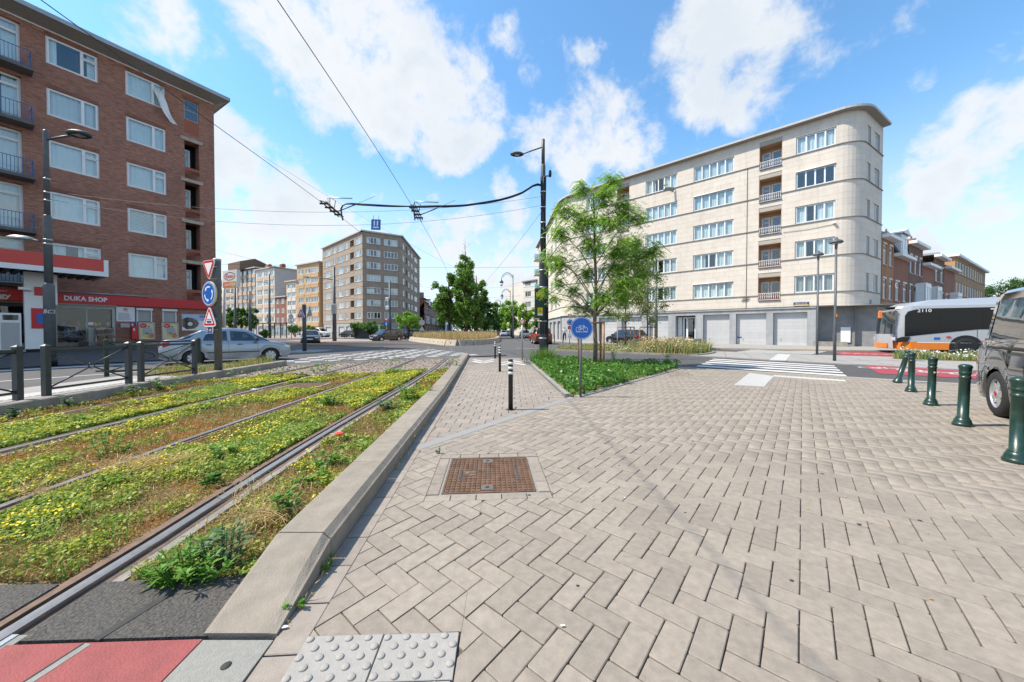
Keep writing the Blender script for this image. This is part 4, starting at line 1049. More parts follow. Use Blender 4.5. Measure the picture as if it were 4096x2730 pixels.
bf_.put(dm, 'shop_frame', MAT['plastic']); bf_.put(MB().b2(-15.9,-8.0,.24,.25,.5,2.6).mesh('pane', MAT['shop_glass']), 'pane', None)
ns = bf_.put(MB().b2(-5.0,-4.2,-.03,-.002,1.88,2.8), 'notice_board', MAT['white'])
def parking_mark(face, x, z, y, s, par=None):
    mb = MB(); n = 20
    for k in range(n):
        a0, a1 = 2*math.pi*k/n, 2*math.pi*(k+1)/n
        mb.add([(x+s*math.cos(a0),y,z+s*math.sin(a0)),(x+s*.82*math.cos(a0),y,z+s*.82*math.sin(a0)),(x+s*.82*math.cos(a1),y,z+s*.82*math.sin(a1)),(x+s*math.cos(a1),y,z+s*math.sin(a1))], [(0,1,2,3)])
    mb.b2(x-s*.1,x+s*.1,y-.001,y+.001,z-s*.01,z+s*.01); mb.plate([(x-.62*s,z+.5*s),(x-.5*s,z+.62*s),(x+.62*s,z-.5*s),(x+.5*s,z-.62*s)],y-.002,y)
    face.put(mb, 'no_parking_mark', MAT['sign_red']); 
parking_mark(bf_, -4.6, 2.62, -.034, .11); bf_.text('P', .15, 'sign_navy', -4.6, -.032, 2.62, bold=.006)
mb = MB()
for k in range(9): w = random.uniform(.45,.66); mb.b2(-4.93,-4.93+w,-.034,-.031,2.4-k*.055,2.425-k*.055-.01)
bf_.put(mb, 'notice_text', MAT['sign_navy'])
for (a, b) in ((-4.11,-3.42),(-2.92,-2.22)):
    mb = MB()
    for k in range(14): mb.b2(a+.04,b-.04,.05,.062,1.9+k*.054,1.9+k*.054+.048)
    bf_.put(mb, 'roller_shutter', MAT['sign_grey'])
    mb = MB(); mb.b2(a-.03,b+.03,-.09,.05,2.62,2.76); mb.b2(a,a+.05,-.02,.06,1.88,2.62); mb.b2(b-.05,b,-.02,.06,1.88,2.62); bf_.put(mb, 'shutter_frame', MAT['white'])
def disc(cx, cz, r, y, n=18, rz=None): return MB().plate([(cx+r*math.cos(2*math.pi*k/n), cz+(rz or r)*math.sin(2*math.pi*k/n)) for k in range(n)], y-.002, y)
for (a, b, t1, t2) in ((-4.06,-3.3,'Jouez','ici'),(-2.98,-2.12,'Speel','hier')):
    fr = MB(); fr.b2(a,b,-.06,-.002,.72,.77); fr.b2(a,b,-.06,-.002,1.8,1.85); fr.b2(a,a+.05,-.06,-.002,.77,1.8); fr.b2(b-.05,b,-.06,-.002,.77,1.8); bf_.put(fr, 'poster_frame', MAT['sign_grey'])
    bf_.put(MB().b2(a+.05,b-.05,-.03,-.002,.77,1.8), 'poster', MAT['cream']); c = (a+b)/2
    for (dx, z, r, mm_, rz) in ((.03,1.28,.24,'sign_grey',.26),(-.16,1.62,.17,'sign_red',.15),(.1,1.57,.05,'teal',None),(.2,.95,.14,'orange_brown',.13),(-.02,.96,.09,'yellow',.08),(-.15,1.03,.05,'lime',None),(.24,1.1,.06,'orange',None)):
        bf_.put(disc(c+dx,z,r,-.031-.0015*random.random(),rz=rz), 'print_spot', MAT[mm_])
    bf_.put(MB().b2(c-.07,c+.1,-.037,-.034,1.11,1.16), 'print_bar', MAT['plastic'])
    bf_.text(t1, .1, 'sign_white', c-.16, -.037, 1.66, depth=.001); bf_.text(t2, .1, 'sign_white', c-.18, -.037, 1.57, depth=.001); bf_.text('lotto', .1, 'sign_white', c+.2, -.037, .95, depth=.001)
rb_ = bf_.put(MB().cbox((-4.26,-.14,1.16),(.27,.26,.8),.03), 'post_box', MAT['sign_red']); bf_.put(MB().b2(-4.33,-4.26,-.275,-.271,1.3,1.45), 'post_label', MAT['sign_white'])
bf_.put(MB().b2(-4.84,-4.46,-.12,-.002,1.5,1.76), 'mail_box', MAT['sign_grey']); bf_.put(MB().b2(-4.43,-4.2,-.02,-.002,1.6,1.8), 'purple_sign', MAT['purple'])
bf_.put(MB().plate([(-4.345,1.63),(-4.285,1.63),(-4.285,1.72),(-4.315,1.77),(-4.345,1.72)],-.024,-.021), 'sign_bottle', MAT['sign_white'])
bb = bf_.put(MB().b2(-1.95,-.35,-.05,-.002,1.32,2.46), 'billboard', MAT['sign_white'])
# printed car on the billboard, flat print
bf_.put(MB().b2(-1.94,-.36,-.054,-.051,2.0,2.45), 'print_sky', MAT['shirt'])
bf_.put(MB().plate([(-1.94,1.6),(-1.94,2.1),(-1.7,2.24),(-1.4,2.2),(-1.15,2.05),(-1.02,1.85),(-1.1,1.62),(-1.3,1.45),(-1.7,1.4)],-.058,-.055), 'print_car', MAT['car_black'])
bf_.put(disc(-1.52,1.78,.2,-.06), 'print_wheel', MAT['plastic']); bf_.put(disc(-1.52,1.78,.14,-.063), 'print_rim', MAT['alloy'])
bf_.text('DUKA', .2, 'sign_navy', -.72, -.056, 2.32, bold=.008, wfit=.56); bf_.text('Tel. 02 427 93 78', .06, 'sign_navy', -.72, -.056, 2.15)
bf_.put(MB().b2(-26,.0,-.04,-.002,.0,.62), 'plinth', MAT['concrete']); bf_.put(MB().tube([(-4.14,-.05,.6),(-4.14,-.05,2.86)],.025,8), 'drain_pipe', MAT['galv'])

# ---------------------------------------------------------------- beige stone-clad apartment block (right)
CB = np.array([27.0,27.0]); D1 = np.array([.734,-.679]); D2 = np.array([.857,.515]); D1 /= np.linalg.norm(D1); D2 /= np.linalg.norm(D2)
bg_ = thing('beige_apartment_block', 'beige stone-clad apartment block with rounded corner above white garage doors', 'building', (CB[0],CB[1],0))
F1 = Face(bg_, CB, CB+D1); F2 = Face(bg_, CB, CB+D2)
cs_h = 2.93/6; Z0, ZT = 3.31, 18.62; SL = [4.5+2.93*k for k in range(5)]
TL = 1.3; LEFT = -25.6
cols = [(-3.91,-1.42,4),(-11.88,-8.41,5),(-16.72,-13.44,5),(-24.2,-21.5,5)]; logs = [(-6.46,-4.84),(-20.1,-18.6)]
ops = []
for s_ in SL:
    ops += [(a,b,s_,s_+1.465,.16,.8) for a, b, n in cols]+[(a,b,s_-.49,s_+1.6,.95,.02) for a, b in logs]
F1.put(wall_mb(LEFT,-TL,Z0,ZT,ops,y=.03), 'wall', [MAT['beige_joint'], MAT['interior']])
# rounded corner as swept wall
def arc_pts(P, da, db, tl, n=10):
    "fillet between lines ending at P along da and leaving along db"
    da, db = np.array(da), np.array(db); a = P-da*tl; b = P+db*tl; out = []
    nA = np.array([-da[1],da[0]]); cosb = da.dot(db); ang = math.acos(max(-1,min(1,cosb))); r = tl/math.tan(ang/2) if ang < 1e-6 else tl/math.tan((math.pi-(math.pi-ang))/2)
    sgn = 1 if da[0]*db[1]-da[1]*db[0] > 0 else -1
    c = a+nA*sgn*r
    a0 = math.atan2(*(a-c)[::-1])
    for k in range(n+1):
        t = a0+sgn*ang*k/n; out.append(c+r*np.array([math.cos(t),math.sin(t)]))
    return out
arcR = arc_pts(CB, D1, D2, TL, 8)
PL3 = np.array([CB[0]+D1[0]*(LEFT-2.0), CB[1]+D1[1]*(LEFT-2.0)]); D3 = np.array([.05,-1.0]); D3 /= np.linalg.norm(D3)
arcL = arc_pts(PL3, D3, D1, 2.0, 8)
panels = []                      # (distance key, mesh-builder args)
def lay_panels(face, x0, x1, ops, rows, target=1.13):
    for (za, zb) in rows:
        segs = [(x0,x1)]
        for o in ops:
            if o[2] < zb-.02 and o[3] > za+.02:
                ns = []
                for a, b in segs:
                    if o[1] <= a or o[0] >= b: ns.append((a,b)); continue
                    if o[0] > a: ns.append((a,o[0]))
                    if o[1] < b: ns.append((o[1],b))
                segs = ns
        for a, b in segs:
            if b-a < .05: continue
            n = max(1, round((b-a)/target))
            for k in range(n): panels.append((face, a+(b-a)*k/n, a+(b-a)*(k+1)/n, za, zb))
rows = []; z = 4.5-2*cs_h
rows.append((Z0, 4.5-2*cs_h)) if 4.5-2*cs_h-Z0 > .05 else None
while z < ZT-.06: rows.append((z, min(z+cs_h, ZT))); z += cs_h
rows = [(a,b) for a,b in rows if b-a > .04]
lay_panels(F1, LEFT, -TL, ops, rows)
R2L = 5.45
ops2 = []
for s_ in SL: ops2 += [(1.5,2.3,s_,s_+1.465,.14,.7),(3.3,4.6,s_,s_+1.465,.14,.7)]
F2.put(wall_mb(TL,R2L,Z0,ZT,ops2,y=.03), 'wall', [MAT['beige_joint'], MAT['interior']]); lay_panels(F2, TL, R2L, ops2, rows)
_pc = {}
extra = {}
key_ = lambda p: -(p[1] if p[0] is F1 else 3-p[1])
panels.sort(key=key_)
for i, (f, a, b, za, zb) in enumerate(panels):
    if i < 300:
        kk = (round(b-a,3), round(zb-za,3))
        if kk not in _pc: _pc[kk] = MB().b2(.004,kk[0]-.004,0,.029,.004,kk[1]-.004).mesh('stone_panel', MAT['beige_panel'])
        f.put(_pc[kk], 'stone_panel', None, a, 0, za)
    else: extra.setdefault(id(f), (f, MB()))[1].b2(a+.004,b-.004,0,.029,za+.004,zb-.004)
for f, mb in extra.values():
    o = f.put(mb, 'stone_panels', MAT['beige_panel']); o['kind'] = 'stuff'
def swept(pts, off, z0, z1, name, matn, y_in=.03, parent=bg_, joints=True):
    pts = np.array(pts)-np.array(parent.location[:2]); t = np.gradient(pts, axis=0); t /= np.linalg.norm(t,axis=1)[:,None]; nn = np.stack([t[:,1],-t[:,0]],1)
    o_ = pts+nn*off; n = len(pts); mb = MB(); i_ = pts-nn*y_in
    vs = [(p[0],p[1],z0) for p in o_]+[(p[0],p[1],z1) for p in o_]+[(p[0],p[1],z0) for p in i_]+[(p[0],p[1],z1) for p in i_]
    fs = [q for i in range(n-1) for q in ((i,i+1,n+i+1,n+i),(n+i,n+i+1,3*n+i+1,3*n+i),(2*n+i,2*n+i+1,i+1,i))]
    fs += [(0,n,3*n,2*n),(n-1,3*n-1,4*n-1,2*n-1)]
    mb.add(vs, fs, 0, False); return mb
for nm, arc in (('corner_wall', arcR), ('corner_wall', arcL)):
    o = swept(arc, -.02, Z0, ZT, nm, '').build(nm, MAT['beige_joint'], bg_)
    for (za, zb) in rows:
        for h in (0, 1):
            mb = swept(arc[h*4:h*4+5], 0.0, za+.004, zb-.004, 'p', '', .025); mb.build('curved_panel', MAT['beige_panel'], bg_)
ring = [CB+D2*R2L]+[p for p in arcR[::-1]]+[p for p in arcL[::-1]]
ring = ring[::-1]                                   # left to right
F3E = PL3-D3*27.0
ringL = [F3E]+list(arcL)+list(arcR)+[CB+D2*R2L]
# straight runs of string course between arcs
for s_ in SL:
    mb = swept(np.array(ringL), .07, s_-.055, s_-.003, 's', '', -.001); mb.build('string_course', MAT['string'], bg_)
rr = np.array(ringL); mb = swept(rr, .45, ZT, ZT+.16, 'roof', '', .25); o = mb.build('roof', MAT['soffit'], bg_)
mb = swept(rr, .49, ZT+.03, ZT+.2, 'cap', '', -.451); mb.build('roof_edge', MAT['beige_cap'], bg_)
tp = MB(); pp = [(p[0]-CB[0],p[1]-CB[1]) for p in ringL]+[(D2[0]*R2L-8, D2[1]*R2L+13),(F3E[0]-CB[0]+12,F3E[1]-CB[1]+2)]
tp.prism(pp, ZT+.02, ZT+.12); tp.build('roof_deck', MAT['roof_dark'], bg_)
# windows
crow = {0:['full','full','half','full'],}
for k, s_ in enumerate(SL):
    for (a, b, n) in cols:
        ct = random.choice(['full','full','full','grey','half'])
        if (k, a) == (3, -3.91): ct = 'none'
        window(F1, a+.01,b-.01,s_+.02,s_+1.455, sash(n), .09, ct, fw=.05)
        if random.random() < .35 and k < 4: F1.put(MB().tube([(a,-.03,s_+1.46),(b,-.03,s_+1.46)],.04,8), 'awning_box', MAT['white'])
    for (a, b) in ((1.5,2.3),(3.3,4.6)): window(F2, a,b,s_,s_+1.465, sash(2 if a < 3 else 3), .1, 'grey', fw=.05)
    for li, (a, b) in enumerate(logs):
        z0 = s_-.49
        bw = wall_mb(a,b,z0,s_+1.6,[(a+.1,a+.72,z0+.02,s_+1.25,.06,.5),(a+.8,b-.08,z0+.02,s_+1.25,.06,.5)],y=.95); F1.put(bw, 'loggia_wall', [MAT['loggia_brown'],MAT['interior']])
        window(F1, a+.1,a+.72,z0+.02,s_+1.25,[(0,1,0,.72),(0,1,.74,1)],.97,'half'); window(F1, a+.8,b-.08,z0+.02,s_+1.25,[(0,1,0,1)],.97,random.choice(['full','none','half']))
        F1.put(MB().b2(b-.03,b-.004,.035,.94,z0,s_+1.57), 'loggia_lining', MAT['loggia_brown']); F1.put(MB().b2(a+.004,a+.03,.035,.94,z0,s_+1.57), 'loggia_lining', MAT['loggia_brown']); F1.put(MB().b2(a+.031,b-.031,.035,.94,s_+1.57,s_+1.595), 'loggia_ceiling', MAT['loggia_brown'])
        F1.put(MB().b2(a+.005,b-.005,-.09,.94,z0-.06,z0-.003), 'balcony_slab', MAT['sill_dark'])
        mb = MB(); mb.b2(a+.03,b-.03,-.045,-.02,z0+.62,z0+.65); mb.b2(a+.03,b-.03,-.045,-.02,z0+.04,z0+.07)
        n = 12
        for i in range(n):
            x = a+.08+(b-a-.16)*i/(n-1); mb.lathe([(.012,z0+.07),(.014,z0+.2),(.032,z0+.36),(.014,z0+.5),(.011,z0+.62)],6,(x,-.033,0))
        F1.put(mb, 'balustrade', MAT['white'])
        if k < 2 or li == 1:
            mb = MB().b2(a+.05,b-.05,.02,.16,z0+.0,z0+.18); F1.put(mb, 'flower_box', MAT['terracotta'])
            V_ = []
            for _ in range(260):
                x, y_, z_ = random.uniform(a+.05,b-.05), random.uniform(-.03,.16), z0+random.uniform(.2,.5 if k else .75); r_ = .035
                ax = random.uniform(0,6); V_ += [(x-r_*math.cos(ax),y_-r_*math.sin(ax),z_-r_),(x+r_*math.cos(ax),y_+r_*math.sin(ax),z_-r_*.5),(x,y_,z_+r_)]
            V_ = np.array(V_); mi = RNG.choice([0,0,1,2], len(V_)//3)
            me = np_mesh('flowers', V_, np.arange(len(V_)).reshape(-1,3), [MAT['weed'],MAT['petal_pink'],MAT['petal_red']], mi); o = F1.put(me, 'flowers', None); o['kind'] = 'stuff'
# cloth hanging from a window, its awning rail
n = 8; vs = []
for i in range(n+1):
    for j_ in range(6):
        t, u = i/n, j_/5; vs.append((-13.7-.75*t+.1*math.sin(u*6), -.05-.85*t, SL[4]+.02+.18*math.sin(t*2)-.55*u*(1-.45*t)-.25*t))
F1.put(MB().add(vs, [(i*6+j_,i*6+j_+1,(i+1)*6+j_+1,(i+1)*6+j_) for i in range(n) for j_ in range(5)], 0, True), 'hanging_cloth', MAT['soffit'], label='grey cloth blown out from an upper window sill')
F1.put(MB().add([(-14.5,-.95,SL[4]+.05),(-14.1,-.75,SL[4]+.1),(-14.15,-.8,SL[4]+.28),(-14.55,-1.0,SL[4]+.22)],[(0,1,2,3)]), 'yellow_cloth', MAT['lime'])
cb_ = MB().tube([(-7.35,-.02,3.35),(-7.35,-.02,SL[4]-.1),(-7.33,-.03,SL[4]-.1)],.018,5); cb_.tube([(-4.7,-.03,SL[2]-.55),(-3,-.03,SL[2]-.6),(-1.4,-.03,SL[2]-.5)],.012,5); cb_.tube([(LEFT+4,-.03,SL[0]-1.17),(-12,-.04,SL[0]-1.12),(-1.4,-.03,SL[0]-1.15)],.02,5)
for k in range(5): cb_.tube([(-7.4+.35*math.cos(t*.9+k)*(.6+.1*k),-.06,SL[0]-.32+.16*math.sin(t*.9+k*1.3)) for t in range(8)],.007,4)
F1.put(cb_, 'facade_cable', MAT['cable'])
cam_b = MB().b2(-1.55,-1.4,-.22,-.03,SL[2]-.45,SL[2]-.33); cam_b.tube([(-1.5,0,SL[2]-.4),(-1.5,-.1,SL[2]-.4)],.02); F1.put(cam_b, 'security_camera', MAT['white'])
sp = F1.put(MB().b2(-3.95,-2.95,-.03,-.002,3.42,3.72), 'street_plate', MAT['sign_navy']); F1.put(MB().b2(-3.93,-2.97,-.034,-.031,3.42,3.5), 'plate_band', MAT['yellow'])
F1.text('AVENUE DES CROIX DE GUERRE', .09, 'sign_white', -3.45, -.034, 3.64, wfit=.8, depth=.001); F1.text('OORLOGSKRUISENLAAN', .08, 'sign_white', -3.45, -.034, 3.55, wfit=.8, depth=.001)
F2.put(MB().b2(2.6,3.0,-.03,-.002,3.5,3.85), 'street_plate', MAT['sign_navy']); F2.text('LAAN', .1, 'sign_white', 2.8, -.034, 3.7, depth=.001)
# ground floor in blue stone, garages
doors = [(-5.34,-3.04),(-8.15,-5.84),(-10.94,-8.67),(-16.27,-14.27),(-19.49,-17.13),(-22.4,-20.08)]
gops = [(a,b,.0,2.88,.32,.02) for a, b in doors]+[(-13.54,-11.63,.0,2.86,.9,.02)]
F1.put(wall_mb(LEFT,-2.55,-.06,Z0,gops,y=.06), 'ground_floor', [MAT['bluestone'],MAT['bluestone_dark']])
F1.put(MB().b2(LEFT,-2.5,-.03,.05,Z0-.1,Z0-.004), 'ground_cornice', MAT['bluestone'])
F1.put(MB().b2(-2.55,-2.5,.06,1.1,-.06,Z0), 'return_wall', MAT['bluestone'])
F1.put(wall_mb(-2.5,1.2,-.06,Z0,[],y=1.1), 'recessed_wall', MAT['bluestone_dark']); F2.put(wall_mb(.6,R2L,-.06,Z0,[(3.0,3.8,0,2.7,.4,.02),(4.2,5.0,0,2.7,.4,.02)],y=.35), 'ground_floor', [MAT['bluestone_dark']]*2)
for a in (3.0,4.2):
    mb = MB()
    for k in range(9): mb.b2(a+.02,a+.78,.7,.72,.02+k*.29,.02+k*.29+.28)
    F2.put(mb, 'side_door', MAT['garage_white'])
F1.put(MB().b2(-2.5,3.0,.04,5,Z0-.02,Z0+.0), 'overhang_soffit', MAT['soffit'])
F1.put(MB().b2(-2.6,-.6,-.5,.0,-.06,.42), 'planter_box', MAT['concrete'])
F1.put(MB().b2(-.98,-.4,1.02,1.09,.35,1.6), 'white_board', MAT['white'])
for di, (a, b) in enumerate(doors):
    g_ = F1.put(MB().b2(a+.01,b-.01,.36,.38,.02,2.87), 'garage_door', MAT['aged_white'])
    n = 10 if di < 3 else 7
    for k in range(n):
        z0 = .03+2.84*k/n; me = MB().b2(a+.02,b-.02,.34,.359,z0+.005,z0+2.84/n-.005).mesh('door_slat', MAT['garage_white']); o = obj('door_slat', me, g_)
    hd = MB().tube([(a+.5,.3,.62),(a+.52,.3,.5),(a+.56,.3,.44)],.018,6); obj('door_handle', hd.mesh('door_handle', MAT['galv']), g_)
F1.put(MB().b2(-8.08,-7.72,.325,.335,.62,.74), 'door_sticker', MAT['sign_blue'])
# entrance
e = F1.put(MB().b2(-13.5,-11.66,.9,.93,.3,2.8), 'entrance_back', MAT['bluestone'])
window(F1, -13.0,-11.75,.32,2.72, [(0,.3,0,1),(.3,1,0,1)], .78, 'none', fw=.09, gm='glass_dark', name='entrance_door')
for k in range(10): F1.put(MB().b2(-13.48,-13.1,.7,.85,.35+k*.24,.35+k*.24+.22), 'letter_box', MAT['white'])
F1.put(MB().b2(-13.6,-11.55,-.55,.9,-.06,.16), 'entrance_step', MAT['concrete']); F1.put(MB().b2(-14.0,-13.5,-.7,-.2,-.06,.5), 'planter_box', MAT['sill_dark']); F1.put(MB().b2(-11.6,-11.0,-.7,-.2,-.06,.5), 'planter_box', MAT['sill_dark'])
F1.text('65-67', .16, 'gold', -12.6, .05, 3.08)
# receding side along the avenue with balconies
F3 = Face(bg_, F3E, PL3-D3*2.0); L3 = F3.L; ops3 = []
for s_ in SL:
    for k in range(6): x = L3-2.2-k*3.9; ops3.append((x-1.9,x-.1 if k % 2 else x-.4,s_,s_+1.465,.14,.6))
gop = [(L3-3.2-k*3.6,L3-1-k*3.6,0,2.7,.25,.02) for k in range(6)]
F3.put(wall_mb(0,L3,Z0,ZT,ops3), 'wall', [MAT['beige_panel'],MAT['interior']]); F3.put(wall_mb(0,L3,-.06,Z0,gop,y=.2), 'ground_floor', [MAT['bluestone'],MAT['aged_white']])
for (a,b,za,zb,_,_2) in ops3: window(F3, a,b,za,zb, sash(3), .08, 'full')
for s_ in SL:
    F3.put(MB().b2(2.0,4.6,-1.15,-.001,s_-.9,s_-.62), 'balcony_slab', MAT['beige_panel']); F3.put(MB().b2(2.05,4.55,-1.1,-1.07,s_-.6,s_+.15), 'balcony_glass', MAT['teal_glass']); F3.put(MB().b2(2.05,2.08,-1.06,-.01,s_-.6,s_+.15), 'balcony_glass', MAT['teal_glass']); F3.put(MB().b2(4.52,4.55,-1.06,-.01,s_-.6,s_+.15), 'balcony_glass', MAT['teal_glass'])
    F3.put(MB().b2(2.0,4.6,-1.12,-1.05,s_+.15,s_+.2), 'balcony_rail', MAT['white'])
mb = swept(arcL, -.2, -.06, Z0, 'g', '', .05); mb.build('corner_ground_floor', MAT['bluestone'], bg_)

# ---------------------------------------------------------------- grey corner block and the row beyond
def block(name, label, pts, h, floors, colspec, wm, base_h=3.2, wh=1.5, storey=2.87, frame='white_pvc', roof='beige_cap', cat='building', ground='bluestone', group=None, band=None, over=.4, curt=None, depth=10, ledge=True, gwin=True):
    "pts: plan points left to right as seen; colspec per face: list of (x0,x1,n[,kind])"
    th = thing(name, label, cat, (pts[0][0],pts[0][1],0), group=group); zs = [base_h+.95+storey*k for k in range(floors)]
    for i in range(len(pts)-1):
        F = Face(th, pts[i], pts[i+1]); sp = colspec[i]; ops = []
        for z in zs:
            for c in sp:
                if len(c) > 3 and c[3] == 'loggia': ops.append((c[0],c[1],z-.7,z+wh,.8,.02))
                else: ops.append((c[0],c[1],z,z+wh,.1,.5))
        wmi = wm[i] if isinstance(wm, list) else wm
        g = []
        if gwin and len(sp): g = [(c[0],c[1],.0,2.4,.2,.02) for c in sp]
        F.put(wall_mb(0,F.L,base_h,h,ops), 'wall', [MAT[wmi],MAT['interior']])
        F.put(wall_mb(0,F.L,-.06,base_h,g,y=.08), 'ground_floor', [MAT[ground],MAT['aged_white']])
        for z in zs:
            for c in sp:
                if len(c) > 3 and c[3] == 'loggia':
                    F.put(MB().b2(c[0]+.02,c[1]-.02,-.02,.03,z+.12,z+.16), 'balcony_rail', MAT['plastic']); window(F, c[0]+.3,c[1]-.1,z-.6,z+wh-.2,[(0,1,0,1)],.72,'half'); F.put(MB().b2(c[0],c[1],-.03,.05,z-.78,z-.02), 'parapet', MAT[wmi])
                else:
                    window(F, c[0],c[1],z,z+wh, sash(c[2]), .05, curt, fm=frame, fw=.07, casing=.06)
                    if band: F.put(MB().b2(c[0]-.15,c[1]+.15,-.1,-.001,z-1.25,z-.06), 'spandrel', MAT[band[0]])
            if ledge: F.put(MB().b2(0,F.L,-.06,-.001,z-.12,z-.02), 'ledge', MAT[wmi]); F.put(MB().b2(0,F.L,-.03,-.001,z+wh+.02,z+wh+.12), 'ledge', MAT[wmi])
        F.put(MB().b2(-over,F.L+over,-over,depth*.2,h,h+.3), 'roof_edge', MAT[roof])
    p0, pn_ = np.array(pts[0]), np.array(pts[-1]); d = pn_-p0; q = np.array([-d[1],d[0]])/np.linalg.norm(d)*depth
    poly = [(p[0]-p0[0],p[1]-p0[1]) for p in pts]+[tuple(pn_+q-p0),tuple(q)]
    cx, cy = np.mean(poly, axis=0); poly = [(cx+(x-cx)*.97, cy+(y-cy)*.97) for x, y in poly]
    MB().prism(poly, h-.5, h+.1).build('roof', MAT['roof_dark'], th)
    sF = Face(th, pn_, pn_+q); sF.put(wall_mb(0,depth,-.06,h,[]), 'side_wall', MAT[wm[-1] if isinstance(wm, list) else wm])
    sF = Face(th, p0+q, p0); sF.put(wall_mb(0,depth,-.06,h,[]), 'side_wall', MAT[wm[0] if isinstance(wm, list) else wm])
    return th
GA, GB, GC, GD = (-52.3,96.0), (-34.0,79.0), (-26.6,83.6), (-29.0,109.0)
L1 = math.hypot(18.3,17); L2 = math.hypot(7.4,4.6); L4 = math.hypot(2.4,25.4)
block('grey_apartment_block', 'large grey brown concrete corner apartment block with seven rows of white windows', [GA,GB,GC,GD], 23.9, 7,
      [[(1.6,5.6,5),(7.6,9.2,2),(10.6,14.0,4),(15.4,16.9,2),(18.2,20.4,1,'loggia'),(21.3,24.2,4)], [(.9,3.9,4),(4.7,7.8,4)], [(1.5,3.6,3),(5,6.6,1,'loggia'),(8.2,10,2),(12,14.5,3),(17,21.5,4)]], ['grey_render','grey_render_d','grey_render_d'], depth=16)
# row of apartment blocks further left
rowdir = np.array([.862,-.507]); RP = np.array([-53.9,97.2])
def row_pt(t): return tuple(RP-rowdir*t)
block('ochre_apartment_block', 'ochre and white banded apartment block left of the grey corner block', [row_pt(11.5),row_pt(.3)], 20.6, 6, [[(.8,3.6,3),(4.6,7.0,2),(7.4,10.8,4)]], 'ochre', band=('ochre',0), base_h=2.9, storey=2.8, depth=14, ledge=False, curt=None)
block('peach_apartment_block', 'narrow peach apartment block with white bays beside the ochre one', [row_pt(17.5),row_pt(11.6)], 16.2, 5, [[(.7,2.6,2),(3.2,5.2,2)]], 'peach', band=('off_white',0), base_h=2.8, storey=2.6, depth=14, ledge=False)
pB = thing('pale_apartment_block', '', 'building'); bpy.data.objects.remove(pB)
block('pale_apartment_block', 'off-white banded apartment block with a blank grey side wall', [row_pt(36.5),row_pt(24.5),tuple(np.array(row_pt(24.5))+np.array([.507,.862])*14)], 21.4, 6, [[(1,4.2,3),(5.4,8.2,3),(9,11.4,2)],[]], ['off_white','side_grey'], band=('peach',0), base_h=3.2, storey=2.95, depth=14, ledge=False, gwin=True)
block('small_brick_house', 'low red brick house squeezed below the blank grey side wall', [row_pt(24.3),row_pt(17.7)], 11.8, 3, [[(.8,2.4,2),(3.6,5.4,2)]], 'brick_red', base_h=3, storey=2.9, depth=12, ledge=False)
block('brown_apartment_block', 'brown brick apartment block with peach bays behind the petrol sign', [row_pt(50),row_pt(36.7)], 22.4, 7, [[(1,3.4,3),(4.6,6.8,2),(8,10,2),(11,13,2)]], 'brown_brick_far', band=('peach',0), base_h=3, storey=2.75, depth=14, ledge=False)
bt_ = block('tall_pale_block', 'pale apartment block with narrow window bands far left', [row_pt(68),row_pt(50.2)], 19.8, 6, [[(1,4,3),(5,8,3),(9,12,3),(13,16.6,4)]], 'off_white', band=('peach',0), base_h=3, storey=2.75, depth=14, ledge=False)
block('white_rounded_block', 'white apartment block with small dark windows behind the petrol sign', [(-122,128),(-104,133.5)], 19.0, 6, [[(2,4,2),(6,8,2),(10,12,2),(14,17,3)]], 'white', base_h=3, storey=2.6, depth=12, ledge=False)
# gables and chimneys that break the skyline
for (x, y, w, d_, z, h, nm) in ((row_pt(43)[0]-3,row_pt(43)[1]+5,9,9,22.4,2.6,'brown_brick_far'),(row_pt(31)[0]-2,row_pt(31)[1]+5,2.2,1.2,21.4,2.2,'tile_red'),(row_pt(22)[0]-2,row_pt(22)[1]+5,1.4,1.2,21.2,1.8,'terracotta'),(row_pt(5)[0]-2,row_pt(5)[1]+6,3,3,20.6,1.3,'roof_dark')):
    t_ = tag(MB().b2(-w/2,w/2,-d_/2,d_/2,z,z+h).add([(-w/2,-d_/2,z+h),(w/2,-d_/2,z+h),(w/2,d_/2,z+h),(-w/2,d_/2,z+h),(-w/2,0,z+h+w*.18),(w/2,0,z+h+w*.18)],[(0,1,5,4),(2,3,4,5),(1,2,5),(3,0,4)]).build('rooftop_block', MAT[nm], None, (x,y,0), math.atan2(rowdir[1],rowdir[0])), None)
tops = [o for o in COL.objects if o.name.startswith('rooftop_block')]
for o, lab in zip(tops, ('brown brick gable on the roof of the brown block','red chimney stack on the pale block','small terracotta chimney by the grey side wall','dark roof hut on the ochre block')): tag(o, lab, 'chimney')
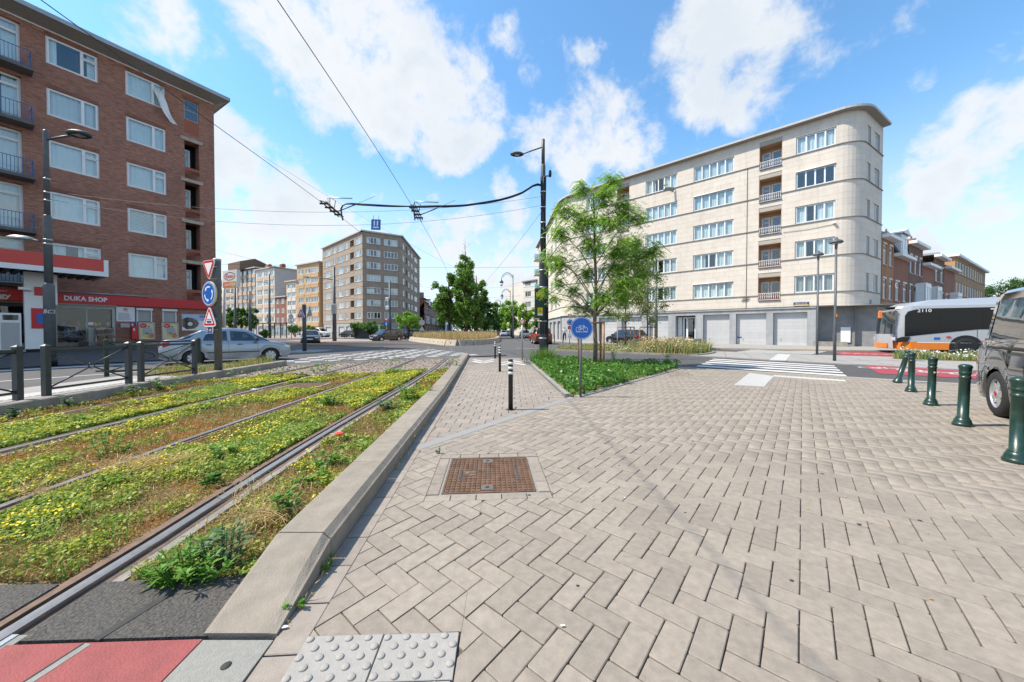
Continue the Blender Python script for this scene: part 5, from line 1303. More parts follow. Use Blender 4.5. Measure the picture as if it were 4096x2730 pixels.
# ---------------------------------------------------------------- terraced brick houses
def terrace_house(name, label, P0, P1, h, wm, cols, floors, roof, group, bay=False, base=3.2, storey=3.0, dormer=False, chim=True, cornice='white', z0=1.0):
    th = thing(name, label, 'house', (P0[0],P0[1],0), group=group); F = Face(th, P0, P1); W = F.L; ops = []; wl = []
    for k in range(floors):
        z = z0+(base if k else 0)+storey*max(0,k-1)
        for c in range(cols):
            w = W/cols*.5; x = W*(c+.5)/cols-w/2
            if k == 0 and c == 0: ops.append((x,x+w,.0,2.5,.2,.4)); wl.append((x,x+w,.0,2.5,'d')); continue
            ops.append((x,x+w,z,z+1.75,.14,.5)); wl.append((x,x+w,z,z+1.75,'w'))
    F.put(wall_mb(0,W,-.06,h,ops), 'wall', [MAT[wm],MAT['interior']])
    for (a,b,za,zb,t) in wl:
        if t == 'd': F.put(MB().b2(a,b,.12,.18,za,zb), 'door', MAT['wood_dark'])
        else:
            window(F, a,b,za,zb, [(0,.5,0,.72),(.5,1,0,.72),(0,1,.72,1)], .07, random.choice(['full','half','grey','none']), fw=.06); F.put(MB().b2(a-.08,b+.08,-.07,-.001,za-.1,za-.005), 'sill', MAT['bluestone']); F.put(MB().b2(a-.06,b+.06,-.03,-.001,zb+.01,zb+.18), 'lintel', MAT['off_white'])
    F.put(MB().b2(-.05,W+.05,-.55,.0,h,h+.28), 'cornice', MAT[cornice])
    if bay:
        zb = z0+base; F.put(MB().b2(W*.5,W*.92,-.7,-.001,zb-.5,zb-.1), 'bay_base', MAT['off_white']); F.put(MB().b2(W*.5,W*.92,-.7,-.001,zb+1.8,zb+2.1), 'bay_roof', MAT['white'])
        b2_ = Face(th, np.array(P0)+(np.array(P1)-np.array(P0))*.5+np.array([F.s,-F.c])*.7, np.array(P0)+(np.array(P1)-np.array(P0))*.92+np.array([F.s,-F.c])*.7)
        window(b2_, 0,W*.42,zb-.1,zb+1.8, sash(3), .0, 'full', fw=.08); F.put(MB().b2(W*.5+.02,W*.92-.02,-.6,-.001,zb-.1,zb+1.8), 'bay_body', MAT['curtain'])
    rh = {'mansard':2.6,'tile':3.0,'flat':.4}[roof]; mb = MB()
    if roof == 'flat': mb.b2(0,W,-.3,9,h+.28,h+.5)
    else:
        y1 = .9 if roof == 'mansard' else 4.2
        mb.add([(0,-.3,h+.28),(W,-.3,h+.28),(W,y1,h+rh),(0,y1,h+rh),(W,9,h+rh if roof == 'mansard' else h+.28),(0,9,h+rh if roof == 'mansard' else h+.28)], [(0,1,2,3),(3,2,4,5)]); mb.add([(0,-.3,h+.28),(0,y1,h+rh),(0,9,h+rh if roof == 'mansard' else h+.28),(0,9,0)],[(0,1,2,3)]); mb.add([(W,-.3,h+.28),(W,y1,h+rh),(W,9,h+rh if roof == 'mansard' else h+.28),(W,9,0)],[(3,2,1,0)])
    ro = F.put(mb, 'roof', MAT['tile_red' if roof == 'tile' else ('roof_dark' if roof == 'mansard' else 'zinc')])
    if dormer:
        F.put(MB().b2(W*.2,W*.62,-.25,1.4,h+.3,h+2.2), 'dormer', MAT['white']); window(F, W*.25,W*.57,h+.5,h+1.9, sash(2), -.32, 'full', fw=.07); F.put(MB().add([(W*.15,-.45,h+2.2),(W*.67,-.45,h+2.2),(W*.41,-.45,h+2.75),(W*.15,1.5,h+2.2),(W*.67,1.5,h+2.2),(W*.41,1.5,h+2.75)],[(0,1,2),(1,4,5,2),(4,3,5),(3,0,2,5)]), 'dormer_gable', MAT['white'])
    if chim:
        y_ = 2.5; zt = h+rh+1.2; ck_ = F.put(MB().b2(.05,.55,y_,y_+2.2,h,zt).b2(.0,.6,y_-.05,y_+2.25,zt,zt+.12), 'chimney', MAT['concrete'])
        mb = MB()
        for i in range(4): mb.lathe([(.1,zt+.12),(.085,zt+.5)],8,(.3,y_+.35+i*.5,0))
        obj('chimney_pot', mb.mesh('chimney_pot', MAT['terracotta']), ck_)
    return th
HB = CB+D2*R2L; gr = 'brick houses behind the bus'
spec = [('narrow orange brick house beside the beige block, flat topped',3.6,9.3,'brick_orange',2,3,'flat',0,0),('red brick house with white dormer behind the bus front',5.0,8.1,'brick_red',2,2,'mansard',0,1),
        ('dark brick house with arched balcony and tall grey chimney',5.6,9.9,'brick_dark',3,3,'tile',1,0),('narrow red brick house with white bay and low eaves',5.2,8.3,'brick_red',2,2,'tile',1,0),
        ('dark brick house with white cornice in mid row',5.6,9.8,'brick_dark',2,3,'flat',0,0),('red brick house with big white glazed bay window',6.4,9.0,'brick_red',2,2,'tile',1,0)]
p = HB+D2*.15
for lab, w, h, wm, c, fl, rfn, by_, dm_ in spec:
    terrace_house('terraced_house', lab, p, p+D2*w, h, wm, c, fl, rfn, gr, bool(by_), dormer=bool(dm_), z0=.9); p = p+D2*(w+.04)
tan = block('tan_brick_building', 'long tan brick building with stepped white cornice at the row end', [tuple(p),tuple(p+D2*26)], 11.2, 3, [[(1+k*2.1,2.3+k*2.1,2) for k in range(11)]], 'brick_tan', base_h=2.4, storey=2.9, wh=1.6, roof='white', ground='brick_tan', depth=12, gwin=False)
# brick houses along the avenue, right of the grey block
p = np.array([-28.3,112.0]); dv = np.array([-.115,.993]); ls = ['brick house with red roof next to the grey block','brick house with white cornice, second along the avenue','brick house with mansard roof, third along the avenue','brick house, fourth along the avenue','brick house, fifth along the avenue','brick house, sixth along the avenue']
for k in range(6):
    w = 8.5; terrace_house('avenue_house', ls[k], p, p+dv*w, [10.8,10.2,11.2,9.6,10.6,10.0][k], ['brick_red','brick_dark'][k % 2], 3, 3, ['tile','mansard','tile'][k % 3], 'houses along the avenue', bay=(k % 2 == 0), dormer=(k % 3 == 1)); p = p+dv*(w+.05)
block('avenue_end_block', 'brown brick row closing the far avenue behind the trees', [tuple(p),tuple(p+dv*55)], 10.5, 3, [[(1+k*3.4,2.6+k*3.4,2) for k in range(15)]], 'brown_brick_far', base_h=3, storey=2.7, depth=9, ledge=False, gwin=False)
block('cream_corner_block', 'cream apartment block with dark roof edge behind the avenue trees', [(3.4,104),(10.6,96),(13.6,110)], 15.9, 4, [[(.8,3.2,3),(5.2,9.8,5)],[(1,3,2),(6,8,2)]], 'off_white', base_h=4.2, storey=3.1, wh=1.7, roof='soffit', depth=10)
terrace_house('avenue_house', 'small house with red roof left of the cream block', (-.6,118), (3.2,112), 10.2, 'brick_red', 2, 3, 'tile', 'houses along the avenue')
# ================================================================ street furniture, signs, wires
def lx(o, M): return o
# ---- cross-braced barriers
def barrier(label, A, B, z, matn, group, h=.86, ends=(1,1), rail=True):
    A, B = np.array(A), np.array(B); L_ = float(np.linalg.norm(B-A)); a = math.atan2(*(B-A)[::-1])
    t = thing('barrier', label, 'fence', (A[0],A[1],z), a, group)
    for k, x in enumerate((.04, L_-.04)):
        if not ends[k]: continue
        mb = MB().b2(x-.04,x+.04,-.04,.04,0,h); mb.add([(x-.046,-.046,h),(x+.046,-.046,h),(x+.046,.046,h),(x-.046,.046,h),(x,0,h+.035)],[(0,1,4),(1,2,4),(2,3,4),(3,0,4),(3,2,1,0)])
        mb.build('post', MAT[matn], t)
    MB().b2(.08,L_-.08,-.025,.025,h-.09,h-.045).build('top_rail', MAT[matn], t)
    MB().b2(.08,L_-.08,-.02,.02,.10,.135).build('bottom_rail', MAT[matn], t)
    zc = (h-.09+.135)/2; hz = (h-.225)/2; xc = L_/2; hx = (L_-.16)/2
    for s1 in (1,-1):
        for s2 in (1,-1):
            MB().tube([(xc+s1*.05*.9,0,zc+s2*.03),(xc+s1*hx,0,zc+s2*hz)],.014,6).build('brace', MAT[matn], t)
    MB().tube([(xc+.05*math.cos(k*math.pi/8),0,zc+.05*math.sin(k*math.pi/8)) for k in range(17)],.011,6,cap=False).build('brace_ring', MAT[matn], t)
    return t
gf = 'grey barriers along the left kerb wall'
fx = lambda Y: -7.58-.072*Y
barrier('grey cross-braced barrier panel at the left picture edge', (fx(4.05),4.05), (fx(5.62),5.62), .165, 'fence_grey', gf)
barrier('grey cross-braced barrier panel in the middle of the left kerb wall', (fx(5.9),5.9), (fx(7.35),7.35), .165, 'fence_grey', gf)
barrier('grey cross-braced barrier panel ending behind the silver car', (fx(7.53),7.53), (fx(9.0),9.0), .165, 'fence_grey', gf)
barrier('dark green barrier panel behind the grey ones, by the silver car', (-10.5,8.9), (-9.55,10.6), .1, 'dark_green', None, h=.95)
# ---- masts and lamps
def lamp_head(t, p, a, s=1.0, matn='mast_dark', name='lamp_head'):
    "flat oval luminaire with a lit-side panel below, long axis along angle a"
    mb = MB(); n = 16
    prof = [(.0001,.10),(.16,.095),(.25,.065),(.30,.02),(.30,0.0),(.27,-.025)]
    vs = []; 
    for (r, z) in prof:
        for k in range(n): vs.append((r*1.25*s*math.cos(2*math.pi*k/n), r*.8*s*math.sin(2*math.pi*k/n), z*s))
    fs = [(i*n+k,(i+1)*n+k,(i+1)*n+(k+1)%n,i*n+(k+1)%n) for i in range(5) for k in range(n)]+[tuple(5*n+k for k in range(n))]
    mb.add(vs, fs, 0, True); o = mb.build(name, MAT[matn], t, p, a)
    MB().b2(-.12*s,.12*s,-.1*s,.1*s,-.034*s,-.026*s).build('lamp_lens', MAT['clamp'], o); return o
def clamps(t, zs, r, matn='clamp'):
    for z in zs: MB().lathe([(r+.008,z-.022),(r+.012,z),(r+.008,z+.022)],18).build('clamp_band', MAT[matn], t)
mp = thing('tram_mast', 'tall grey stepped tram mast with lamp and white scribble behind left fence', 'mast', (-17.35,13.0,-.05))
MB().lathe([(.145,0),(.145,3.0),(.14,3.06),(.12,3.1),(.11,3.12)],24).build('lower_tube', MAT['mast_grey'], mp)
MB().lathe([(.108,3.1),(.108,5.55),(.1,5.62),(.08,5.66)],24).build('middle_tube', MAT['mast_grey'], mp)
MB().lathe([(.077,5.64),(.072,8.75),(.06,8.8)],24).build('upper_tube', MAT['mast_grey'], mp)
MB().lathe([(.17,0),(.17,.32),(.15,.34)],20).build('base_sleeve', MAT['black'], mp)
arm = MB().tube([(0,0,8.45),(.5,-.02,8.52),(1.05,-.05,8.58)],.04,8).build('lamp_arm', MAT['mast_grey'], mp); lamp_head(mp, (1.32,-.06,8.6), R(-3), 1.15)
arm = MB().tube([(-.15,-.1,4.66),(-.35,-.14,4.70)],.03,8).build('lamp_arm', MAT['mast_grey'], mp); lamp_head(mp, (-.75,-.2,4.74), R(8), 1.0, 'clamp')
clamps(mp, (4.58,4.74), .107); clamps(mp, (6.2,6.5,7.0), .076); 
me = text_mesh('BCS', .2, depth=.0, font_shear=.3); me.materials.clear(); me.materials.append(MAT['white'])
for v in me.vertices:                                  # scribble wrapped on the tube
    a = v.co.x/.147; v.co = Vector((.148*math.sin(a+.85), -.148*math.cos(a+.85), v.co.z+v.co.y))
obj('scribble', me, mp, (0,0,2.05)); MB().b2(-.06,-.02,-.15,-.14,2.5,2.56).build('sticker', MAT['orange'], mp)
pp_ = thing('catenary_pole', 'dark catenary pole with lamp, thick black cables and green box beside the bike path', 'mast', (1.43,16.0,-.05))
MB().lathe([(.165,0),(.165,4.6),(.15,4.66),(.15,4.7)],20).build('lower_tube', MAT['mast_grey'], pp_); MB().lathe([(.105,4.68),(.105,8.9),(.085,8.96)],20).build('middle_tube', MAT['mast_dark'], pp_); MB().lathe([(.08,8.94),(.075,10.1),(.05,10.12)],16).build('upper_tube', MAT['mast_dark'], pp_)
MB().tube([(-.05,0,9.75),(-.5,0,9.6),(-.92,0,9.45)],.03,8).build('lamp_arm', MAT['mast_dark'], pp_); lamp_head(pp_, (-1.2,0,9.42), 0, .85)
for k in range(5):
    a = R(-150+k*32); MB().tube([((.17 if z < 4.6 else .115)*math.cos(a)+ (.01*math.sin(z*2+k)),(.17 if z < 4.6 else .115)*math.sin(a),z) for z in [x*.4+1.2 for x in range(19)]],.024,6).build('riser_cable', MAT['cable'], pp_)
for k in range(2): MB().tube([(.19+k*.03,-.05,z) for z in (.0,1,2,3.2,4.4)],.03,6).build('riser_cable', MAT['cable'], pp_)
clamps(pp_, [1.0+.78*k for k in range(5)], .185); clamps(pp_, [4.9+.7*k for k in range(5)], .13)
gb = MB().cbox((-.06,-.3,2.75),(.42,.22,1.35),.012).build('switch_box', MAT['green_box'], pp_, (-.13,0,-.17))
yb = MB().b2(-.21,.12,-.416,-.411,3.05,3.24).build('label_plate', MAT['yellow'], gb); MB().b2(-.15,.08,-.416,-.411,2.28,2.55).build('warning_plate', MAT['yellow'], gb); MB().b2(-.15,.08,-.4165,-.411,2.2,2.279).build('warning_text_plate', MAT['sign_white'], gb)
tr = MB().plate([(-.10,2.36),(.03,2.36),(-.035,2.48)],-.42,-.417).build('warning_triangle', MAT['black'], gb); MB().plate([(-.078,2.375),(.008,2.375),(-.035,2.455)],-.422,-.4205).build('triangle_fill', MAT['yellow'], gb)
lettering('S 401', .1, MAT['black'], gb, (-.045,-.418,3.185), wfit=.24); lettering('/1004', .1, MAT['black'], gb, (-.045,-.418,3.09), wfit=.22); lettering('!', .07, MAT['black'], gb, (-.035,-.4235,2.41))
MB().b2(.12,.3,-.02,.02,8.42,8.46).lathe([(.05,8.4),(.07,8.5),(.06,8.66),(.02,8.72)],10,(.32,0,0)).build('camera_bracket', MAT['black'], pp_)
# ---- overhead line
def sag(a, b, s, n=14): return [Vector(a)*(1-t)+Vector(b)*t+Vector((0,0,-s*4*t*(1-t))) for t in [k/n for k in range(n+1)]]
def wire(name, label, pts, r, matn='wire', grp='overhead wires'):
    return tag(MB().tube(pts, r, 5, cap=False).build(name, MAT[matn]), label, 'wire', grp)
ZW = 5.9
cA = catmull([(-3.1,-5),(-3.15,-3.5),(-3.27,4.83),(-3.7,12.9),(-4.76,24.6),(-6.2,36),(-6.4,38)], .5); cB = catmull([(-6.2,-5),(-6.3,-3.5),(-6.57,4.83),(-6.9,13.4),(-7.9,25.1),(-9.3,36),(-9.5,38)], .5)
def contact(c, label):
    sel = c[(c[:,1] > -3.5) & (c[:,1] < 37)]; pts = [(p[0],p[1],ZW) for p in sel[::2]]
    return wire('contact_wire', label, pts, .0075)
contact(cA, 'dark contact wire running over the near tram track'); contact(cB, 'dark contact wire running over the far tram track')
mA, mB_ = (-17.3,13.0,6.5), (1.35,16.0,7.05)
wire('span_wire', 'upper thin span wire from the left mast to the cable pole', sag(mA, (1.35,16.0,7.45), .75), .006)
wire('span_wire', 'lower thin span wire from the left mast to the cable pole', sag((-17.3,13.0,6.2), mB_, .95), .006)
wire('span_wire', 'thin guy wire from the cable pole back over the road', sag((1.35,16.05,6.75), (-6.5,48,5.6), .5), .007)
wire('span_wire', 'thin span wire crossing above the grey corner block', sag((-30,31,9.5), (-22,43,8.2), .3), .008)
# thick feeder cables
fd = thing('feeder_cable', 'bundle of thick black feeder cables sagging from the pole to the tram wires', 'cable', (1.43,16.0,0))
def rel(p): return (p[0]-1.43, p[1]-16.0, p[2])
for k in range(4):
    base = [P3(2172,790,16.0),P3(2165,742,16.0),P3(2130,745,15.9),P3(2090,772,15.7),P3(2000,800,15.4),P3(1860,822,14.8),P3(1700,828,14.2),P3(1640,828,13.9)]
    if k > 1: base += [P3(1560,826,13.7),P3(1440,818,13.5),P3(1385,815,13.4),P3(1365,835,13.4),P3(1372,880,13.4)]
    else: base += [P3(1655,840,13.8),P3(1660,880,13.8)]
    c = catmull([base[0]]+base+[base[-1]], .25)
    MB().tube([Vector(rel(p))+Vector((0,.03*math.sin(i*.35+k*1.7),.03*math.cos(i*.31+k*1.9))) for i, p in enumerate(c)], .024, 6).build('cable', MAT['cable'], fd)
def hanger(label, c, Y, dirs):
    i = int(np.argmin(abs(c[:,1]-Y))); p = c[i]; t = c[i+1]-c[i-1]; a = math.atan2(t[1],t[0])
    h = thing('wire_hanger', label, 'hanger', (p[0],p[1],ZW), a, 'insulators on the contact wires')
    for dy in (-.09,.09): MB().tube([(-.75,dy,.08),(.75,dy,.02)],.022,6).build('insulator_rod', MAT['wood_dark'], h)
    MB().tube([(-1.0,0,.02),(-.7,0,.1),(.7,0,.06),(1.0,0,.0)],.016,6).build('runner', MAT['cable'], h)
    for x in (-.7,-.3,.1,.5): MB().b2(x-.03,x+.03,-.15,.15,.0,.05).build('cross_plate', MAT['wire'], h)
    for s_ in (-1,1): MB().tube([(.1*s_,.1*s_,.06),(.12*s_,.16*s_,.35),(-.1*s_,.05,.5)],.014,6).build('jumper', MAT['cable'], h)
    MB().tube([(.2,-.1,.05),(.25,-.75,.35)],.022,6).build('arm', MAT['mast_dark'], h); MB().tube([(.25,-.75,.35),(.3,-1.5,.72)],.007,5).build('stay', MAT['wire'], h)
    MB().tube([(-.4,.0,.36),(-.42,-.9,.34)],.02,6).build('arm', MAT['galv'], h); MB().tube([(-.4,0,.36),(-.35,0,.1)],.01,5).build('drop_wire', MAT['wire'], h)
hanger('brown insulator assembly on the near contact wire below the feeder cables', cA, 13.6, 0); hanger('brown insulator assembly on the far contact wire at the cable end', cB, 13.3, 0)
ts = thing('tram_line_sign', 'small blue square sign with white bars hanging on the span wire', 'sign', (-5.22,13.35,5.36))
MB().cbox((0,0,0),(.36,.012,.4),.002).build('plate', MAT['sign_blue'], ts)
for x in (-.06,.06): MB().b2(x-.025,x+.025,-.011,-.0065,-.04,.14).build('bar', MAT['sign_white'], ts)
MB().b2(-.11,.11,-.011,-.0065,-.13,-.08).build('bar', MAT['sign_white'], ts); MB().tube([(-.1,0,.2),(-.1,0,.36)],.008,5).tube([(.1,0,.2),(.1,0,.36)],.008,5).build('hook', MAT['wire'], ts); ts.rotation_euler = (0,R(2),0)
# ---- traffic signs
def tri(s, up=True, r=.0, z0=0.0):
    "rounded triangle outline with side s"
    h = s*.866; P = [(-s/2,0),(s/2,0),(0,h)] if up else [(-s/2,h),(0,0),(s/2,h)]
    c = (sum(p[0] for p in P)/3, sum(p[1] for p in P)/3); out = []
    for k in range(3):
        p, q, n_ = np.array(P[k]), np.array(P[k-1]), np.array(P[(k+1)%3])
        a = p+(q-p)*(r/s*2); b = p+(n_-p)*(r/s*2)
        for t in (0,.33,.67,1): out.append(tuple((1-t)**2*a+2*t*(1-t)*p+t*t*b))
    return [(x,z+z0) for x, z in out]
def scaled(poly, k, c=None):
    c = c or (sum(p[0] for p in poly)/len(poly), sum(p[1] for p in poly)/len(poly)); return [(c[0]+(p[0]-c[0])*k, c[1]+(p[1]-c[1])*k) for p in poly]
def circ(r, cz=0.0, n=36, cx=0.0): return [(cx+r*math.cos(2*math.pi*k/n), cz+r*math.sin(2*math.pi*k/n)) for k in range(n)]
def annulus(mb, r0, r1, cz, y, a0=0, a1=2*math.pi, n=24, cx=0.0, th=.002):
    vs = []
    for k in range(n+1):
        a = a0+(a1-a0)*k/n; vs += [(cx+r0*math.cos(a),y,cz+r0*math.sin(a)),(cx+r1*math.cos(a),y,cz+r1*math.sin(a))]
    mb.add(vs, [(2*k,2*k+1,2*k+3,2*k+2) for k in range(n)])
def yield_sign(t, s, z0, x=0, y=0):
    o = MB().plate([(a+x,b) for a,b in tri(s,False,s*.1,z0)], y-.01, y+.01, 0).build('sign_plate', MAT['sign_white'], t)
    MB().plate([(a+x,b) for a,b in scaled(tri(s,False,s*.1,z0),.94)], y-.013, y-.0101).build('red_border', MAT['sign_red'], o)
    MB().plate([(a+x,b) for a,b in scaled(tri(s,False,s*.03,z0),.60)], y-.0155, y-.0131).build('white_field', MAT['sign_white'], o); return o
def round_about(t, r, zc, x=0, y=0):
    o = MB().plate(circ(r,zc,cx=x), y-.018, y+.018).build('sign_plate', MAT['yellow_paint'], t); MB().plate(circ(r*.985,zc,cx=x), y-.0215, y-.0181).build('white_rim', MAT['sign_white'], o)
    MB().plate(circ(r*.95,zc,cx=x), y-.024, y-.0216).build('blue_field', MAT['sign_blue'], o); mb = MB(); annulus(mb, r*.86, r*.90, zc, y-.0255, cx=x); mb.build('white_ring', MAT['sign_white'], o)
    for k in range(3):
        a0 = R(65+120*k); mb = MB(); annulus(mb, r*.5, r*.62, zc, y-.0255, a0, a0+R(68), 10, cx=x)
        a1 = a0+R(66); e = a1+R(26); ce, se = math.cos(a1), math.sin(a1)
        mb.add([(x+r*.40*ce,y-.0257,zc+r*.40*se),(x+r*.72*ce,y-.0257,zc+r*.72*se),(x+r*.56*math.cos(e),y-.0257,zc+r*.56*math.sin(e))],[(0,1,2)]); mb.build('arrow', MAT['sign_white'], o)
    return o
def tram_tri(t, s, z0, x=0, y=0, detail=True):
    o = MB().plate([(a+x,b) for a,b in tri(s,True,s*.11,z0)], y-.01, y+.01).build('sign_plate', MAT['sign_white'], t)
    c = (x, z0+s*.2887); MB().plate(scaled([(a+x,b) for a,b in tri(s,True,s*.06,z0)],.84,c), y-.0125, y-.0101).build('red_border', MAT['sign_red'], o)
    MB().plate(scaled([(a+x,b) for a,b in tri(s,True,s*.03,z0)],.56,c), y-.0145, y-.0126).build('white_field', MAT['sign_white'], o)
    mb = MB(); zb = z0+s*.17; mb.b2(x-s*.17,x+s*.17,y-.0165,y-.0146,zb,zb+s*.055); mb.b2(x-s*.16,x+s*.16,y-.0165,y-.0146,zb+s*.12,zb+s*.135)
    for k in range(6): mb.b2(x-s*.16+k*s*.06,x-s*.15+k*s*.06,y-.0165,y-.0146,zb+s*.055,zb+s*.12)
    mb.b2(x-s*.13,x+s*.13,y-.0165,y-.0146,zb-s*.02,zb-s*.004); mb.b2(x-s*.06,x+s*.02,y-.0165,y-.0146,zb+s*.135,zb+s*.145); mb.build('tram_symbol', MAT['sign_navy'], o)
    return o
sp_ = thing('sign_post', 'thick dark post with yield, blue roundabout and tram warning signs by silver car', 'sign post', (-8.32,9.8,.12), R(-24))
MB().lathe([(.09,0),(.09,3.15),(.08,3.18)],20).build('post', MAT['mast_grey'], sp_); MB().lathe([(.095,3.13),(.095,3.19)],20).build('post_cap', MAT['galv'], sp_)
yield_sign(sp_, .66, 2.56, -.07, -.16); round_about(sp_, .345, 2.2, -.08, -.15); tram_tri(sp_, .70, 1.28, -.08, -.155)
d5 = MB().cbox((-.1,-.15,1.19),(.31,.012,.19),.002).build('distance_plate', MAT['sign_white'], sp_); MB().b2(-.24,.04,-.16,-.1575,1.11,1.27).build('plate_face', MAT['sign_navy'], d5); lettering('5 m', .15, MAT['sign_white'], d5, (-.1,-.162,1.19), depth=.001)
for z in (2.62,2.95,2.0,1.5,1.2): MB().tube([(-.16,-.12,z),(.12,-.07,z)],.012,5).build('bracket', MAT['galv'], sp_)
s2 = thing('sign_post', 'dark post with small tram warning triangle on the far traffic island', 'sign post', (-12.95,21.6,-.02), R(-18))
MB().lathe([(.11,0),(.11,2.95)],16).build('post', MAT['mast_dark'], s2); tram_tri(s2, .72, 2.12, -.12, -.13); yb2 = MB().plate([(.05,2.2),(.5,2.25),(.3,2.9)],.13,.15).build('plate_back', MAT['sign_grey'], s2)
# blue cycle sign
cy_ = thing('cycle_sign', 'round blue bicycle path sign on thin dark post at planter tip', 'sign', (1.325,6.68,0))
MB().tube([(0,0,-.03),(0,0,1.3)],.024,10).build('post', MAT['mast_grey'], cy_)
dk = MB().plate(circ(.212,1.335,cx=.012), -.05, -.028).build('sign_plate', MAT['sign_blue'], cy_); mb = MB(); annulus(mb,.196,.202,1.335,-.0515,cx=.012); mb.build('white_ring', MAT['sign_white'], dk)
mb = MB(); bx, bz = .012, 1.325
for wx in (-.068,.068): annulus(mb,.040,.0465,bz-.012,-.0515,cx=bx+wx,n=20)
for p, q in (((-.068,-.012),(-.03,.05)),((-.03,.05),(.045,.05)),((.045,.05),(.002,-.012)),((.002,-.012),(-.04,.058)),((-.068,-.012),(.002,-.012)),((.068,-.012),(.042,.065)),((.042,.065),(.02,.072)),((-.055,.06),(-.025,.06)),((-.12,-.063),(.12,-.063))):
    a, b = np.array(p), np.array(q); t = (b-a)/np.linalg.norm(b-a); n_ = np.array([-t[1],t[0]])*.0035
    mb.add([(bx+v[0],-.0517,bz+v[1]) for v in (a-n_,b-n_,b+n_,a+n_)],[(0,1,2,3)])
mb.build('bicycle_symbol', MAT['sign_white'], dk)
# small signs down the street
def small_sign(label, px, py, Y_, kind):
    g = P3(px,py,Y_); t = thing('street_sign', label, 'sign', (g[0],Y_,-.02)); return t
t = thing('yield_sign', 'red and white yield triangle on a thin grey post by the cable pole', 'sign', (.45,15.3,0)); MB().tube([(0,.03,0),(0,.03,1.85)],.032,8).build('post', MAT['galv'], t); yield_sign(t, .33, 1.5, 0, -.01)
t = thing('roundabout_sign', 'small roundabout and yield signs on a thin post before the beige block', 'sign', (5.75,34.5,0)); MB().tube([(0,.03,0),(0,.03,3.0)],.03,8).build('post', MAT['mast_grey'], t); round_about(t,.3,2.15,0,-.02); yield_sign(t,.5,2.55,0,-.02)
MB().b2(-.2,.2,-.03,.0,1.45,1.78).build('orange_plate', MAT['orange_brown'], t); MB().b2(-.2,.2,-.03,.0,.55,1.0).build('white_plate', MAT['sign_white'], t); MB().b2(-.1,.1,-.035,-.031,.7,.74).build('plate_bar', MAT['sign_red'], t)
t = thing('arrow_sign', 'blue arrow sign under a small warning triangle before the grey block', 'sign', (-19.6,54.0,0)); MB().tube([(0,.05,0),(0,.05,3.4)],.05,8).build('post', MAT['yellow_paint'], t); MB().plate(circ(.42,2.4),-.02,.02).build('blue_disc', MAT['sign_blue'], t); MB().b2(-.06,.06,-.03,-.021,2.12,2.45).plate([(-.17,2.42),(.17,2.42),(0,2.68)],-.03,-.021).build('arrow', MAT['sign_white'], t)
o = MB().plate(tri(.8,True,.08,2.9),-.02,.02).build('warning_triangle', MAT['sign_red'], t); MB().plate(scaled(tri(.8,True,.02,2.9),.6),-.03,-.021).build('white_field', MAT['sign_white'], t)
for lab, x, y_, hh in (('grey-backed signs on a post left of the dry grass island',-13.0,50.0,3.2),('grey-backed signs near the bus shelter on the far left',-43.5,62.0,4.6),('round grey sign back on dark pole before the shelter',-37.0,58.0,4.4)):
    t = thing('road_sign', lab, 'sign', (x,y_,0)); MB().tube([(0,.05,0),(0,.05,hh)],.06,8).build('post', MAT['mast_grey'], t); MB().plate(circ(.42,hh-.7),-.02,.02).build('disc_back', MAT['sign_grey'], t); MB().plate(tri(.85,True,.06,hh-1.9),-.02,.02).build('triangle_back', MAT['sign_grey'], t)
# ---- bollards
def striped(label, x, y):
    t = thing('striped_bollard', label, 'bollard', (x,y,0), group='striped bollards on the cycle path'); r = .038
    MB().lathe([(r,-.02),(r,.80),(r*.97,.815),(r*.8,.822)],18).build('post', MAT['black'], t)
    for z in (.66,.74,.58): MB().lathe([(r+.0015,z),(r+.0015,z+.04)],18).build('reflector_band', MAT['sign_white'], t)
    MB().lathe([(.075,0),(.075,.004),(.06,.008)],18).build('base_plate', MAT['black'], t)
striped('nearest black bollard with white bands on the cycle path', -.022, 5.62); striped('middle black bollard with white bands on the cycle path', -.385, 10.95); striped('farthest black bollard with white bands on the cycle path', -.79, 16.2)
bp_ = [(.118,0),(.118,.03),(.112,.036),(.105,.05),(.098,.075),(.086,.098),(.078,.104),(.080,.112),(.076,.12),(.066,.122),(.064,.64),(.071,.645),(.073,.655),(.071,.665),(.064,.67),(.064,.70),(.071,.705),(.073,.715),(.070,.725),(.066,.73),(.070,.76),(.079,.79),(.081,.80),(.078,.812),(.06,.828),(.03,.836),(.0001,.838)]
bp_ = [(r_*.79,z_) for r_, z_ in bp_]; me = MB().lathe(bp_, 28).mesh('bollard_body', MAT['bollard_green'])
for lab, px, py, lean in (('leaning dark green bollard, farthest of the row',3589,1532,(R(3),R(15.0))),('dark green bollard next to the leaning one',3644,1568,(0,R(0.5))),('dark green bollard with white stickers in mid row',3723,1621,(0,R(1.5))),('dark green bollard left of the black van wheel',3849,1703,(0,R(2))),('nearest dark green bollard cut by the right edge',4068,1850,(0,R(.8)))):
    g = G(px,py); t = thing('bollard', lab, 'bollard', (g[0],g[1],-.002), group='dark green bollards on the plaza'); t.rotation_euler = (lean[0],lean[1],0)
    obj('shaft', me, t)
    if 'stickers' in lab:
        for k, (z, a) in enumerate(((.56,-1.9),(.46,-1.1))):
            mb = MB(); vs = []
            for i in range(5):
                b = a+(i-2)*.12; vs += [(.0525*math.cos(b),.0525*math.sin(b),z),(.0525*math.cos(b),.0525*math.sin(b),z+.025)]
            mb.add(vs, [(2*i,2*i+2,2*i+3,2*i+1) for i in range(4)]); mb.build('sticker', MAT['white'], t)
